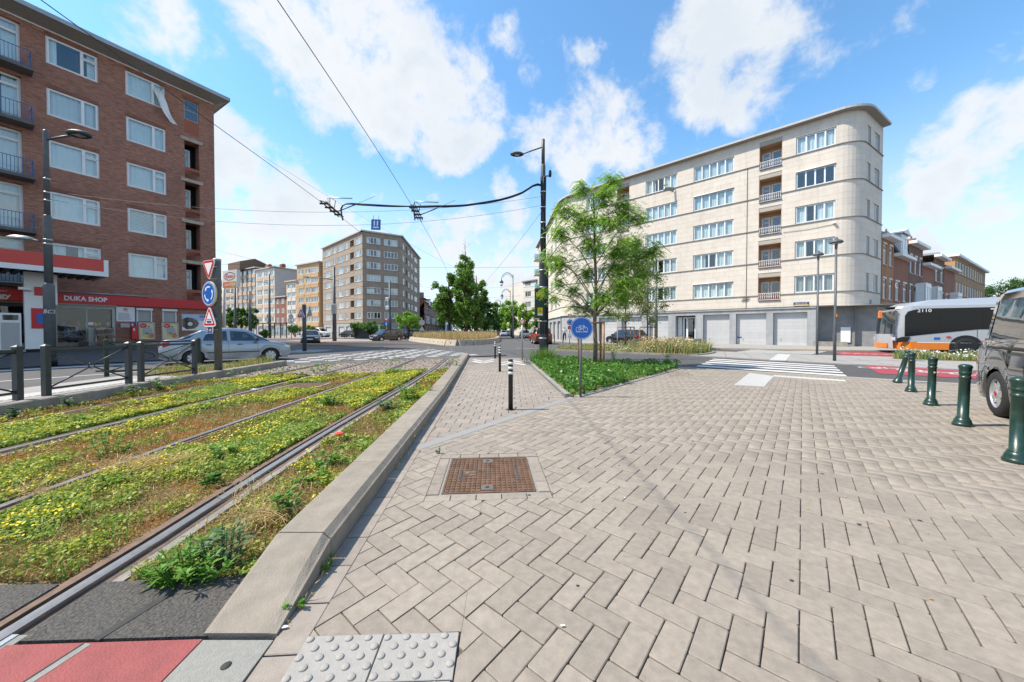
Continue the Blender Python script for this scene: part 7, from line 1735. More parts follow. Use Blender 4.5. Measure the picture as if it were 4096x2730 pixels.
# ---- black van at the right edge
vx, vy = 7.34, 5.12; rd_ = np.array([.63,.776]); vh = math.atan2(-rd_[1],-rd_[0]); VN = np.array([-rd_[1],rd_[0]])
VAN = dict(L=5.3,W=1.98,wb=3.27,fo=.9,ro=.98,r=.345,H=1.97,dk=1.16,deck=[(-2.62,1.1),(-2.5,1.16),(0,1.16),(1.5,1.14),(2.1,1.05),(2.5,.78),(2.535,.55)],
   roof=[(-2.6,1.16),(-2.52,1.72),(-2.38,1.93),(0,1.97),(.9,1.95),(1.15,1.88),(1.95,1.12)],roofspan=(-2.45,1.16),plan=[(-2.62,.86),(-2.5,.955),(-2.2,.99),(0,1),(1.6,.98),(2.2,.88),(2.5,.7),(2.535,.6)],
   hl=.8,tl=1.25,mirror=1.35,handles=(.9,-.4),seams=(1.2,.45,-.75),pillars=[(-2.35,.05,.14,'van_black'),(-.8,0,.07,'van_black'),(.35,0,.1,'van_black'),(1.5,-.4,.1,'van_black')],seats=(.7,-.3,-1.3),tumble=.86,glass='car_glass',tw=.215,spokes=5,sill=.22,plz=.9,rails=1,tlv=1)
wc = np.array([vx,vy]); ax = np.array([math.cos(vh),math.sin(vh)]); off = wc+ax*(3.27/2)-VN*(.99-.12)
vn = car('black_van', 'glossy black passenger van parked at the right edge behind the bollards', (off[0],off[1],0), vh, 'van_black', VAN)
MB().b2(-1.9,-.3,-1.0,-.985,1.02,1.05).build('door_track', MAT['black'], vn)
sp2 = MB().lathe([(.03,-.012),(.026,.012)],12,axis='y').mesh('hub_cap', MAT['sign_red'])
for s_ in (1,-1): obj('hub_cap', sp2, vn, (-3.27/2, s_*(.99-.12+.1), .345))
# ---- city bus
bp = np.array([22.25,20.1]); bh = np.array([-.885,.466]); bus = thing('city_bus', 'silver and orange city bus with black window band passing behind the flower strip', 'bus', (bp[0],bp[1],ZR), math.atan2(bh[1],bh[0])+math.pi)
# local x runs rearwards from the front corner, y to the right side is away from the camera
BL, BW, BH = 11.8, 2.5, 3.12
def bus_ring(x):
    "plan inset of the rounded nose"
    if x > .7: return 0.0
    t = 1-x/.7; return .28*t*t
def bus_shell(z0, z1, x0, x1, mat_, name, out=0.0, top=False, rake=0.0, n=14):
    mb = MB(); xs = [x0+(x1-x0)*(k/n)**1.5 for k in range(n+1)]; vs = []
    for x in xs:
        i = bus_ring(x); vs += [(x+rake*0,-out+i,z0),(x+ (0 if x > .7 else rake*(1-x/.7)),-out+i+.0,z1),(x,BW+out-i,z0),(x+(0 if x > .7 else rake*(1-x/.7)),BW+out-i,z1)]
    fs = []
    for k in range(n): a, b = 4*k, 4*k+4; fs += [(a,b,b+1,a+1),(a+3,b+3,b+2,a+2)]
    if top: fs += [(4*k+1,4*k+5,4*k+7,4*k+3) for k in range(n)]
    fs += [(0,1,3,2)] if x0 < .01 else []
    fs += [(4*n,4*n+2,4*n+3,4*n+1)]
    mb.add(vs, fs); return mb.build(name, MAT[mat_], bus)
bus_shell(.28,.72,0,BL,'orange','skirt'); bus_shell(.7205,1.35,0,BL,'bus_silver','lower_body'); bus_shell(1.3505,2.62,0,BL,'bus_silver','upper_body',0,True,.12); bus_shell(2.6205,2.75,0.05,BL,'bus_silver','roof_edge',-.03,True,.14)
rp_ = MB(); n = 12
prof = [(.3,2.75),(.8,2.98),(1.6,3.1),(4.0,3.14),(8,3.14),(9,3.0),(9.3,2.75)]
vs = []
for x, z in prof: vs += [(x,.18,2.74),(x,.32,z),(x,BW-.32,z),(x,BW-.18,2.74)]
rp_.add(vs, [(4*k+j,4*k+4+j,4*k+5+j,4*k+1+j) for k in range(6) for j in range(3)], 0, False); rp_.build('roof_pod', MAT['bus_silver'], bus)
bk_ = MB(); bk_.plate([(.38,1.0),(1.15,1.12),(3.2,1.42),(BL-.4,1.42),(BL-.4,2.6),(.95,2.6),(.5,2.45),(.38,2.2)],-.012,-.004); bk_.build('window_band', MAT['bus_glass'], bus)
for a, b in ((.55,1.55),(1.75,3.05),(3.35,5.2),(5.3,7.1),(7.2,9.0),(9.1,11)):
    MB().b2(a,b,-.020,-.0125,1.52 if a > 1.6 else 1.38,2.38).build('side_window', MAT['bus_glass'], bus); 
ws = MB(); vs = []
for k in range(9):
    y = .1+(BW-.2)*k/8; e = -.03-.10*math.sin(math.pi*k/8); vs += [(e+.02,y,1.15),(e+.06,y,1.8),(e+.16,y,2.5)]
ws.add(vs, [(3*k+j,3*k+j+1,3*k+j+4,3*k+j+3) for k in range(8) for j in range(2)], 0, True); ws.build('windscreen', MAT['car_glass'], bus)
fm_ = MB(); vs = []
for k in range(9):
    y = .06+(BW-.12)*k/8; e = -.06-.10*math.sin(math.pi*k/8); vs += [(e+.0,y,.3),(e-.03,y,.75),(e,y,1.15)]
fm_.add(vs, [(3*k+j,3*k+j+1,3*k+j+4,3*k+j+3) for k in range(8) for j in range(2)], 0, True); fm_.build('front_mask', MAT['bus_silver'], bus)
MB().b2(-.19,-.15,.5,BW-.5,.34,.62).build('front_bumper', MAT['orange'], bus)
for y in (.22,BW-.22): MB().cbox((-.03,y,.88),(.12,.3,.2),.04).build('headlight', MAT['lamp_clear'], bus)
MB().plate([(.02,.66),(.5,.72),(.62,.98),(.3,1.0),(.06,.9)],-.03,-.012).build('side_lamp_mask', MAT['black'], bus)
MB().b2(-.16,-.12,.7,BW-.7,2.56,2.8).build('destination_box', MAT['car_black'], bus)
ty, rm, hb = wheel_mesh(.48,.3,8,'zinc')
for x in (2.75,8.7):
    MB().plate([(x+.62*math.cos(a),.48+.62*math.sin(a)) for a in [math.pi*k/12 for k in range(13)]]+[(x-.62,.26),(x+.62,.26)],-.006,-.0015).build('wheel_arch', MAT['black'], bus)
    for y in (.16,BW-.16): wo = obj('wheel', ty, bus, (x,y-.02,.48)); obj('rim', rm, wo); obj('hub', hb, wo)
MB().tube([(.05,.3,2.72),(-.45,-.15,2.70),(-.7,-.2,2.6)],.03,6).build('mirror_arm', MAT['black'], bus); MB().cbox((-.72,-.2,2.3),(.12,.18,.42),.05).build('mirror', MAT['orange'], bus)
lettering('2110', .24, MAT['sign_white'], bus, (1.15,-.024,2.47), wfit=.55); MB().b2(3.6,5.2,-.022,-.0125,2.48,2.53).build('stripe', MAT['sign_white'], bus); MB().plate([(5.5,2.5),(5.75,2.38),(6.0,2.5),(5.75,2.62)],-.022,-.0125).build('diamond', MAT['peach'], bus)
MB().b2(5.65,6.1,-.012,-.001,1.0,1.3).build('red_notice', MAT['sign_red'], bus); MB().plate([(5.7,1.15),(5.9,1.02),(6.05,1.15),(5.9,1.27)],-.016,-.0125).build('yellow_mark', MAT['yellow'], bus)
MB().cbox((2.1,-.02,1.0),(.16,.03,.08),.01).build('side_marker', MAT['tail_red'], bus); MB().b2(1.55,1.78,-.012,-.001,.84,.98).build('blue_mark', MAT['sign_blue'], bus); MB().b2(.9,BL-.5,-.006,-.001,.66,.7).build('white_line', MAT['white'], bus); MB().b2(3.14,3.16,-.006,-.001,.72,1.42).build('panel_seam', MAT['plastic'], bus)
dr = MB().cbox((1.9,1.0,1.55),(.4,.5,.7),.12).build('driver_seat', MAT['blue_paint'], bus)
for x in (3.5,4.4,5.3,6.2): MB().cbox((x,.6,1.35),(.15,.8,.8),.05).build('seat', MAT['blue_paint'], bus)
# ---- walking man
def skin_body(name, joints, edges, radii, mats, parent, root=0, sub=1):
    me = bpy.data.meshes.new(name); me.from_pydata(joints, edges, []); o = obj(name, me, parent); me.materials.append(MAT[mats])
    md_ = o.modifiers.new('s', 'SKIN'); md_.use_smooth_shade = True; o.modifiers.new('d', 'SUBSURF').levels = sub; o.modifiers['d'].render_levels = sub
    for i, v in enumerate(me.skin_vertices[0].data): v.radius = radii[i] if isinstance(radii[i], tuple) else (radii[i],radii[i]); v.use_root = (i == root)
    dg = bpy.context.evaluated_depsgraph_get(); m2 = bpy.data.meshes.new_from_object(o.evaluated_get(dg)); o.modifiers.clear(); o.data = m2
    for p in m2.polygons: p.use_smooth = True
    return o
pgx, pgy = G(2258,1364,.05); man = thing('person', 'walking man with grey hair in pale blue shirt and dark trousers', 'person', (pgx,pgy,.05), R(0))
J = [(0,0,.95),(0,0,1.12),(0,.02,1.38),(0,.02,1.5),(0,.01,1.56),   # pelvis, waist, chest, neck, head base
     (.1,0,.9),(.13,-.12,.5),(.15,.12,.09),(.16,-.03,.04),            # right leg stepping
     (-.1,0,.9),(-.07,.18,.5),(-.04,.42,.12),(-.03,.3,.05),
     (.2,.02,1.42),(.27,-.06,1.15),(.26,-.2,.93),(-.2,.02,1.42),(-.27,.08,1.15),(-.27,.02,.9)]
Ed = [(0,1),(1,2),(2,3),(3,4),(0,5),(5,6),(6,7),(7,8),(0,9),(9,10),(10,11),(11,12),(2,13),(13,14),(14,15),(2,16),(16,17),(17,18)]
rd__ = [(.15,.11),(.15,.11),(.17,.12),.06,.055,.095,.068,.05,.045,.095,.068,.05,.045,.065,.048,.036,.065,.048,.036]
skin_body('body', J, Ed, rd__, 'skin', man)
hdm = MB().lathe([(.0001,-.12),(.05,-.115),(.075,-.05),(.085,.02),(.08,.08),(.05,.12),(.0001,.13)],14).mesh('head', MAT['skin']); hdo = obj('head', hdm, man, (0,0,1.64)); hdo.scale = (.9,1.05,1)
obj('hair', MB().lathe([(.088,.0),(.092,.05),(.083,.1),(.05,.135),(.0001,.14)],14).mesh('hair', MAT['hair']), man, (0,.02,1.64))
for s_ in (-1,1): MB().lathe([(.012,-.02),(.014,.02)],6).build('ear', MAT['skin'], man, (s_*.08,0,1.63))
skin_body('shirt', [(0,0,.98),(0,0,1.15),(0,.02,1.36),(0,.02,1.46),(.2,.02,1.42),(.25,-.04,1.24),(-.2,.02,1.42),(-.25,.06,1.24)], [(0,1),(1,2),(2,3),(2,4),(4,5),(2,6),(6,7)], [(.185,.145),(.175,.14),(.19,.14),.08,.085,.07,.085,.07], 'shirt', man)
skin_body('trousers', [(0,0,.95),(.1,0,.88),(.13,-.12,.5),(.15,.1,.14),(-.1,0,.88),(-.07,.18,.5),(-.04,.40,.16)], [(0,1),(1,2),(2,3),(0,4),(4,5),(5,6)], [(.165,.125),.11,.082,.065,.11,.082,.065], 'trousers', man)
for (x, y, z, dy) in ((.155,.03,.045,-.1),(-.035,.34,.07,-.1)): MB().cbox((x,y+dy/2,z),(.09,.27,.08),.03).build('shoe', MAT['black'], man)
# ---- bicycle, scooter near the avenue
def two_wheeler(name, label, loc, rz, motor):
    t = thing(name, label, 'bicycle' if not motor else 'scooter', loc, rz); r = .34 if not motor else .26; wbx = .52 if not motor else .6
    for x in (-wbx,wbx): MB().tube([(x+r*math.cos(2*math.pi*k/20),0,r+r*math.sin(2*math.pi*k/20)) for k in range(21)],.02 if not motor else .055,6,cap=False).build('wheel', MAT['rubber'], t)
    if not motor:
        for a, b in (((-wbx,r),(-.15,.8)),((-.15,.8),(.38,.78)),((.38,.78),(0,.3)),((0,.3),(-.17,.86)),((-wbx,r),(0,.3)),((wbx,r),(.36,.95))): MB().tube([(a[0],0,a[1]),(b[0],0,b[1])],.018,5).build('frame', MAT['galv'], t)
        MB().tube([(.36,-.25,.98),(.36,.25,.98)],.014,5).build('handlebar', MAT['black'], t); MB().cbox((-.18,0,.9),(.24,.14,.05),.02).build('saddle', MAT['black'], t)
    else:
        MB().cbox((-.35,0,.6),(.75,.34,.4),.1).build('rear_body', MAT['sign_red'], t); MB().cbox((-.3,0,.83),(.7,.28,.1),.04).build('seat', MAT['black'], t); MB().cbox((.5,0,.75),(.16,.4,.75),.06).build('front_shield', MAT['sign_red'], t); MB().cbox((.1,0,.34),(.6,.3,.1),.03).build('footboard', MAT['plastic'], t)
        MB().tube([(.45,-.33,1.12),(.45,.33,1.12)],.02,5).build('handlebar', MAT['black'], t); MB().tube([(.45,0,1.1),(.62,0,.26)],.03,6).build('fork', MAT['galv'], t); MB().plate([(.45,1.1),(.5,1.5),(.52,1.5),(.5,1.1)],-.2,.2).build('windshield', MAT['clear_glass'], t)
two_wheeler('bicycle', 'bicycle parked beside the red scooter near the avenue', (1.5,46,ZR+.03), R(20), False); two_wheeler('motor_scooter', 'red motor scooter parked left of the copper brown car', (2.55,44.5,ZR+.03), R(70), True); two_wheeler('motor_scooter', 'second scooter half hidden behind the yield sign post', (3.3,45,ZR+.03), R(75), True)
# ================================================================ vegetation
def unit(v): return v/np.maximum(np.linalg.norm(v, axis=-1, keepdims=True), 1e-9)
def leaf_quads(P, size, up=.35, aspect=.55, droop=None):
    "one rhombic leaf per point, random orientation leaning upwards"
    n = len(P); size = np.broadcast_to(size, n)[:,None]
    a = unit(RNG.normal(size=(n,3))); 
    if droop is not None: a = unit(a*.6+np.array([0,0,-droop]))
    nrm = unit(RNG.normal(size=(n,3))*(1-up)+np.array([0,0,1.0])*up); b = unit(np.cross(nrm, a)); a = np.cross(b, nrm)
    V = np.stack([P-a*size*.5, P+b*size*aspect*.5, P+a*size*.5, P-b*size*aspect*.5], 1)
    return V.reshape(-1,3)
def quads(V): return np.arange(len(V)).reshape(-1,4)
def blades(P, h, w, lean=.35, seg=2):
    n = len(P); h = np.broadcast_to(h, n)[:,None]; w = np.broadcast_to(w, n)[:,None]
    az = RNG.uniform(0,2*np.pi,n); d = np.stack([np.cos(az),np.sin(az),np.zeros(n)],1); s = np.stack([-np.sin(az),np.cos(az),np.zeros(n)],1)
    fa = RNG.uniform(0,2*np.pi,n); s = np.stack([np.cos(fa),np.sin(fa),np.zeros(n)],1)
    ln = (RNG.uniform(.1,1,n)*lean)[:,None]; z = np.array([0,0,1.0])
    m = P+d*h*ln*.3+z*h*.55; t = P+d*h*ln+z*h*(1-ln*.35)
    V = np.stack([P-s*w, P+s*w, m+s*w*.8, m-s*w*.8, m-s*w*.8, m+s*w*.8, t+s*w*.12, t-s*w*.12], 1)
    return V.reshape(-1,3)
def vnoise(x, y, sc, seed=0):
    r = np.random.default_rng(seed).random((64,64)); x, y = x*sc, y*sc; xi, yi = np.floor(x).astype(int), np.floor(y).astype(int); fx, fy = x-xi, y-yi; fx = fx*fx*(3-2*fx); fy = fy*fy*(3-2*fy)
    g = lambda i, j: r[i % 64, j % 64]
    return (g(xi,yi)*(1-fx)+g(xi+1,yi)*fx)*(1-fy)+(g(xi,yi+1)*(1-fx)+g(xi+1,yi+1)*fx)*fy
def in_poly(x, y, poly):
    r = np.zeros(len(x), bool); n = len(poly)
    for i in range(n):
        (x0,y0),(x1,y1) = poly[i], poly[(i+1)%n]; c = ((y0 > y) != (y1 > y)) & (x < (x1-x0)*(y-y0)/(y1-y0+1e-12)+x0); r ^= c
    return r
def scatter(poly, n):
    xs = [p[0] for p in poly]; ys = [p[1] for p in poly]; x = RNG.uniform(min(xs),max(xs),n*3); y = RNG.uniform(min(ys),max(ys),n*3); k = in_poly(x,y,poly); return np.stack([x[k],y[k]],1)[:n]
def P2w(px, py, Y_, dY=0.0):
    q = P3(px,py,Y_); return np.array([q[0], Y_+dY, q[2]])
def tree(name, label, base, trunk, blobs, matn, leaf, count, group=None, bark='bark', twigs=7, frond=False, r0=.07, clump=.5, up=.35, aspect=.6):
    "base ground point; trunk list of (dx,dy,z); blobs (x,y,z,r) in world; each is a part: trunk, branches, crown"
    t = thing(name, label, 'tree', (base[0],base[1],base[2] if len(base) > 2 else 0), group=group); B = np.array([base[0],base[1],base[2] if len(base) > 2 else 0])
    n = len(trunk); zt = max(p[2] for p in trunk)
    MB().tube([(p[0],p[1],p[2]) for p in trunk], [r0*(1-.75*i/(n-1)) for i in range(n)], 9).build('trunk', MAT[bark], t)
    tr_ = np.array(trunk, float); br = MB(); L_ = []
    tot = sum(b[3]**2 for b in blobs)
    for (x, y, z, r) in blobs:
        c = np.array([x,y,z])-B; zz = min(max(c[2]-np.hypot(c[0],c[1])*.75-.1*zt, zt*.28), zt*.97)
        st = np.array([np.interp(zz, tr_[:,2], tr_[:,0]), np.interp(zz, tr_[:,2], tr_[:,1]), zz]); mid = (st+c)/2+np.array([0,0,.12*np.linalg.norm(c-st)])
        rr = r0*.32*(1-.5*zz/zt); br.tube([st, mid, c], [rr, rr*.7, rr*.4], 5, cap=False)
        m = max(3, int(count*(r*r)/tot/twigs/12)) if not frond else 0
        cl = []
        nt = max(4, int(twigs*(1+r/ max(b[3] for b in blobs))))
        for k in range(nt):
            d = unit(RNG.normal(size=3)*np.array([1,1,.8])); e = c+d*r*RNG.uniform(.45,1.0); br.tube([c, (c+e)/2+np.array([0,0,.05*r]), e], [rr*.4, rr*.25, rr*.1], 4, cap=False); cl.append(e)
        k = int(count*(r*r)/tot); cl = np.array(cl); idx = RNG.integers(0, len(cl), k); tpos = RNG.uniform(.25,1.05,k)[:,None]
        L_.append(c+(cl[idx]-c)*tpos+RNG.normal(size=(k,3))*r*.22*clump/.5)
    br.build('branches', MAT[bark], t); P = np.concatenate(L_)
    if frond:
        n = len(P); az = RNG.uniform(0,2*np.pi,n); d = np.stack([np.cos(az),np.sin(az),RNG.uniform(-.55,.25,n)],1); d = unit(d); s = unit(np.cross(d, np.array([0,0,1.0]))); V = []
        ln = RNG.uniform(.16,.30,n)[:,None]*leaf
        for q in range(7):
            f = (q+.6)/7; c = P+d*ln*f+np.array([0,0,-1.0])*ln*f*f*.55
            for sg in (-1,1):
                tip = c+s*sg*ln*.26*(1-.45*f)+np.array([0,0,-.1])*ln; w = d*ln*.055
                V.append(np.stack([c-w*.4, tip-w, tip+w*1.2, c+w*.6],1))
        V = np.stack(V,1).reshape(-1,3)
    else: V = leaf_quads(P, RNG.uniform(.6,1.25,len(P))*leaf, up, aspect)
    me = np_mesh('crown', V, quads(V), MAT[matn]); obj('crown', me, t)
    return t
def ellipse_blobs(px, py, rx, ry, Y_, n, dr, seed, rb=.4, taper=0.0):
    "clumps filling an ellipse of the view at depth Y_, given real depth dr"
    rg = np.random.default_rng(seed); out = []
    for k in range(n):
        while True:
            u, v, w = rg.uniform(-1,1,3)
            wd = 1-taper*(1-(v+1)/2)
            if u*u+v*v+w*w < 1 and (taper == 0 or abs(u) < wd): break
        q = P2w(px+u*rx, py+v*ry, Y_, w*dr); out.append((q[0],q[1],q[2],rb*rg.uniform(.7,1.25)))
    return out
# ---- honey locust in the ivy planter
YL = 12.72; bx_ = G(2381,1466); kpx = YL/FPX
HB_ = [(2330,760,55),(2445,735,58),(2400,810,75),(2250,850,62),(2480,830,65),(2320,880,85),(2420,905,85),(2530,880,60),(2250,950,75),(2350,985,80),(2480,985,75),(2560,960,50),(2215,1015,55),(2260,1055,75),(2350,1085,60),(2460,1065,75),(2545,1045,75),(2595,1010,55),(2240,1125,45),(2180,1165,30),(2215,1195,34),(2310,1150,58),(2400,1185,65),(2470,1145,75),(2555,1115,65),(2370,1225,52),(2500,1190,55),(2300,1225,40),(2420,1250,34)]
tree('honey_locust_tree', 'young honey locust tree with feathery bright green crown held by stakes', (bx_[0],bx_[1],0), [(0,0,-.05),(.01,0,.8),(-.02,.02,1.6),(.02,0,2.6),(.0,.03,3.6),(-.04,0,4.6),(-.06,0,5.6),(-.1,0,6.4)],
     [tuple(P2w(x,y,YL,random.uniform(-.85,.85)))+(r*kpx*.84,) for x, y, r in HB_], 'leaf_locust', .98, 4700, frond=True, r0=.085, twigs=9, clump=.55)
def stakes(label, c, h, off, bar='wood'):
    t = thing('tree_stakes', label, 'tree stake', (c[0],c[1],0))
    for x, y in off: MB().tube([(x,y,-.05),(x*1.02,y,h)],.042,8).build('stake', MAT['wood'], t)
    for k in range(len(off)):
        a, b = off[k], off[(k+1)%len(off)]
        MB().tube([(a[0],a[1],h-.04),(b[0],b[1],h-.04)],.03,6).build('cross_bar', MAT['wood_dark'], t)
stakes('timber stakes with cross bars around the honey locust trunk', bx_, 1.62, [(-.62,-.12),(.22,-.3),(.28,.35)])
MB().lathe([(.5,-.02),(.5,.1),(.48,.1),(.48,.0)],24).build('root_collar', MAT['green_box'], None, (bx_[0]+.05,bx_[1],0)); tag(bpy.data.objects['root_collar'], 'low dark green watering ring around the honey locust trunk', 'watering ring')
# ---- two young trees in the wild planter
for lab, px, py, Y_, bl, mt, lf, cnt, hh in (('slim young tree with loose green crown, left of the two in the wild planter',2501,1396,25.0,[(2480,1010,70),(2540,1000,70),(2500,1080,75),(2560,1080,60),(2470,1130,60),(2530,1160,70),(2490,1200,60),(2440,1210,45),(2555,1210,50),(2500,1270,40),(2455,1270,30)],'leaf_locust2',.13,7000,6.6),
    ('slim young tree with yellowish leaves, right of the two in the wild planter',2589,1394,25.6,[(2600,1060,35),(2575,1100,45),(2620,1120,45),(2590,1160,55),(2630,1180,40),(2560,1190,45),(2605,1220,55),(2640,1230,35),(2565,1250,40),(2610,1275,35)],'leaf_locust2',.12,4200,5.9)):
    g = G(px,py); kk = Y_/FPX
    tree('young_tree', lab, (g[0],g[1],0), [(0,0,-.05),(.02,0,1.5),(0,0,hh*.5),(.03,0,hh*.75),(0,0,hh*.98)], [tuple(P2w(x,y,Y_,random.uniform(-.9,.9)))+(r*kk*.95,) for x,y,r in bl], mt, lf, cnt, group='young trees in the wild planter', r0=.075)
    stakes('timber stakes around the '+('left' if px < 2550 else 'right')+' young tree', g, 1.6, [(-.6,-.15),(.55,-.2),(.5,.4)])
# ---- avenue trees
def big_tree(name, label, px, py_top, py_bot, rx, Y_, cnt, leaf, mt, seed, taper=0, n=34, r0=.28, gp='avenue trees', up=.3, aspect=.75):
    cy = (py_top+py_bot)/2; ry = (py_bot-py_top)/2; g = P3(px,1330,Y_); zt = P3(px,py_top,Y_)[2]; kk = Y_/FPX
    bl = ellipse_blobs(px, cy, rx*.86, ry*.9, Y_, n, rx*kk*.9, seed, rx*kk*.27, taper)
    return tree(name, label, (g[0],Y_,0), [(0,0,-.05),(.1,0,zt*.25),(-.1,.1,zt*.55),(.05,0,zt*.8),(0,0,zt*.93)], bl, mt, leaf, cnt, group=gp, bark='bark_dark', r0=r0, twigs=8, up=up, aspect=aspect)
big_tree('plane_tree', 'broad dense plane tree standing left on the avenue island', 1795, 1075, 1320, 78, 62, 18000, .36, 'leaf_plane', 3)
tt = big_tree('pointed_tree', 'tall pointed tree with bare leader rising above the plane trees', 1862, 985, 1320, 72, 60, 20000, .32, 'leaf_plane', 4, taper=.8, n=70)
sp3 = MB(); zt = P3(1862,950,60)[2]; zb = P3(1862,1040,60)[2]; sp3.tube([(0,0,zb-2),(.05,0,zb),(-.05,0,(zb+zt)/2),(0,0,zt)],[.09,.07,.04,.01],6)
for k in range(14): z = zb-1+(zt-zb+1)*random.random()*.85; a = random.random()*6.3; l = random.uniform(.3,1.1); sp3.tube([(0,0,z),(l*math.cos(a),l*math.sin(a),z+l*.7)],[.02,.006],4)
sp3.build('bare_leader', MAT['bark_dark'], tt)
big_tree('plane_tree', 'dense plane tree right of the pointed tree on the avenue', 1905, 1085, 1322, 50, 66, 12000, .36, 'leaf_plane', 5)
big_tree('avenue_tree', 'dark green avenue tree behind the dry grass, mid distance', 1935, 1180, 1322, 50, 90, 6000, .5, 'leaf_dark', 6); big_tree('avenue_tree', 'conical avenue tree left of the ornate lamps', 1990, 1200, 1325, 34, 100, 6000, .5, 'leaf_shrub', 7, taper=.6)
big_tree('street_tree', 'light green street tree behind the nearest ornate lamp', 2045, 1195, 1325, 56, 74, 7000, .32, 'leaf_lime', 8, r0=.16); big_tree('street_tree', 'light green street tree before the cream block', 2105, 1205, 1325, 44, 70, 5000, .32, 'leaf_locust', 9, r0=.16)
big_tree('avenue_tree', 'dark avenue tree closing the far view, left of centre', 1880, 1200, 1325, 60, 120, 6000, .65, 'leaf_dark', 10); big_tree('avenue_tree', 'dark avenue tree closing the far view behind the lamps', 2020, 1245, 1326, 50, 150, 5000, .8, 'leaf_dark', 16); big_tree('avenue_tree', 'low dark tree beside the cream block', 2150, 1270, 1330, 26, 80, 1600, .35, 'leaf_shrub', 17, r0=.12)
big_tree('street_tree', 'bright lime green young tree before the grey corner block', 1632, 1245, 1328, 52, 56, 3600, .28, 'leaf_lime', 11, r0=.12, gp=None)
for k, (px, top, rx) in enumerate(((880,1235,26),(925,1220,34),(965,1228,26),(1005,1222,30))):
    big_tree('pavement_tree', ['narrow dark tree at the petrol sign, first from the left','dense dark tree, second from the petrol sign','dark tree, third from the petrol sign','dark tree, fourth from the petrol sign, before the pale block'][k], px, top, 1318, rx, 64, 3000, .3, 'leaf_shrub', 20+k, r0=.14, gp='trees on the left pavement', taper=.4)
def shrub(name, label, px, py, rx, ry, Y_, cnt, leaf, mt, seed, group=None, n=14):
    g = P3(px,1335,Y_); t = thing(name, label, 'shrub', (g[0],Y_,0), group=group); kk = Y_/FPX; rg = np.random.default_rng(seed); P = []; br = MB()
    for b in ellipse_blobs(px,py,rx*.8,ry*.8,Y_,n,rx*kk*.8,seed,rx*kk*.32):
        c = np.array(b[:3]); P.append(c+RNG.normal(size=(cnt//n,3))*b[3]*.5); br.tube([(0,0,0),(c-np.array([g[0],Y_,0]))*.98],[.05,.015],4)
    P = np.concatenate(P); P[:,2] = np.maximum(P[:,2], .03); V = leaf_quads(P-np.array([g[0],Y_,0]), RNG.uniform(.6,1.3,len(P))*leaf, .3, .7); obj('foliage', np_mesh('foliage', V, quads(V), MAT[mt]), t); br.build('stems', MAT['bark_dark'], t); return t
for k, (px, py, rx, ry, Y_, mt) in enumerate(((1425,1310,28,28,60,'leaf_shrub'),(1452,1312,30,28,61,'leaf_shrub'),(1484,1310,30,30,60,'leaf_shrub'),(1545,1315,26,20,58,'leaf_dark'),(1180,1315,26,18,72,'leaf_shrub'),(1240,1318,22,14,70,'leaf_shrub'),(1060,1335,18,14,60,'leaf_dark'))):
    shrub('garden_shrub', ['round dark shrub before the grey block, leftmost','round dark shrub before the grey block, second','round dark shrub before the grey block, third','dark shrub beside the arrow sign','shrub beside the far left shelter','shrub between the two shelters','dark shrub near the sign backs'][k], px, py, rx, ry, Y_, 1500, .26, mt, 40+k, 'shrubs on the left pavement')
P = []
for k in range(70):
    q = P2w(RNG.uniform(1740,2150), RNG.uniform(1262,1322), RNG.uniform(150,190)); P.append(q+RNG.normal(size=(110,3))*np.array([2.4,2.4,1.6]))
P = np.concatenate(P); P[:,2] = np.maximum(P[:,2],.1); V = leaf_quads(P, .9, .3, .8); stuff('far_wood', np_mesh('far_wood', V, quads(V), MAT['leaf_dark']), 'dark band of far trees closing the avenue', 'trees')
for k, (px, py, rx, ry, Y_) in enumerate(((4040,1165,60,62,120),(4110,1160,60,70,120),(3970,1180,45,45,125))): shrub('hill_trees', ['dark tree crowns above the far right roofs, middle','dark tree crowns at the right edge above the roofs','low tree crowns above the tan building'][k], px, py, rx, ry, Y_, 2500, .5, 'leaf_dark', 60+k, 'tree crowns beyond the right roofs', n=20)
# ---- ivy planter
IVY = [(1.16,6.86),(1.36,6.82),(5.65,11.75),(5.9,12.05),(1.75,15.2),(.8,14.9),(.78,14.3)]
ib = MB(); ib.prism(IVY, -.06, .004); struct('ivy_planter_soil', ib, MAT['soil'])
def pl_edge(a, b, w, n, name, matn, parent, z=.02):
    a, b = np.array(a), np.array(b)
    for i in range(n): MB().prism(line_poly(a+(b-a)*(i+.01)/n, a+(b-a)*(i+.99)/n, w), -.06, z).build(name, MAT[matn], parent)
iv = bpy.data.objects['ivy_planter_soil']
pl_edge((1.25,6.68),(5.75,11.8),.13,6,'edging_stone','granite',iv); pl_edge((1.12,6.92),(.70,14.8),.11,8,'edging_stone','granite',iv)
p = scatter(IVY, 15000); nz = vnoise(p[:,0],p[:,1],1.6,3); d2 = np.hypot(p[:,0]-bx_[0],p[:,1]-bx_[1]); keep = ((nz > .36) | (RNG.random(len(p)) < .3)) & (d2 > .55); p = p[keep]; nz = nz[keep]
P = np.column_stack([p, .02+RNG.random(len(p))**.8*(.05+.24*nz)]); V = leaf_quads(P, RNG.uniform(.05,.11,len(P)), .62, .85); stuff('ivy', np_mesh('ivy', V, quads(V), MAT['ivy']), 'glossy green ivy covering the triangular planter', 'ivy')
p = scatter(IVY, 2200); P = np.column_stack([p, np.zeros(len(p))]); V = blades(P, RNG.uniform(.1,.35,len(P)), .006, .6); stuff('planter_weeds', np_mesh('planter_weeds', V, quads(V), MAT['weed']), 'thin green weeds among the ivy', 'weeds')
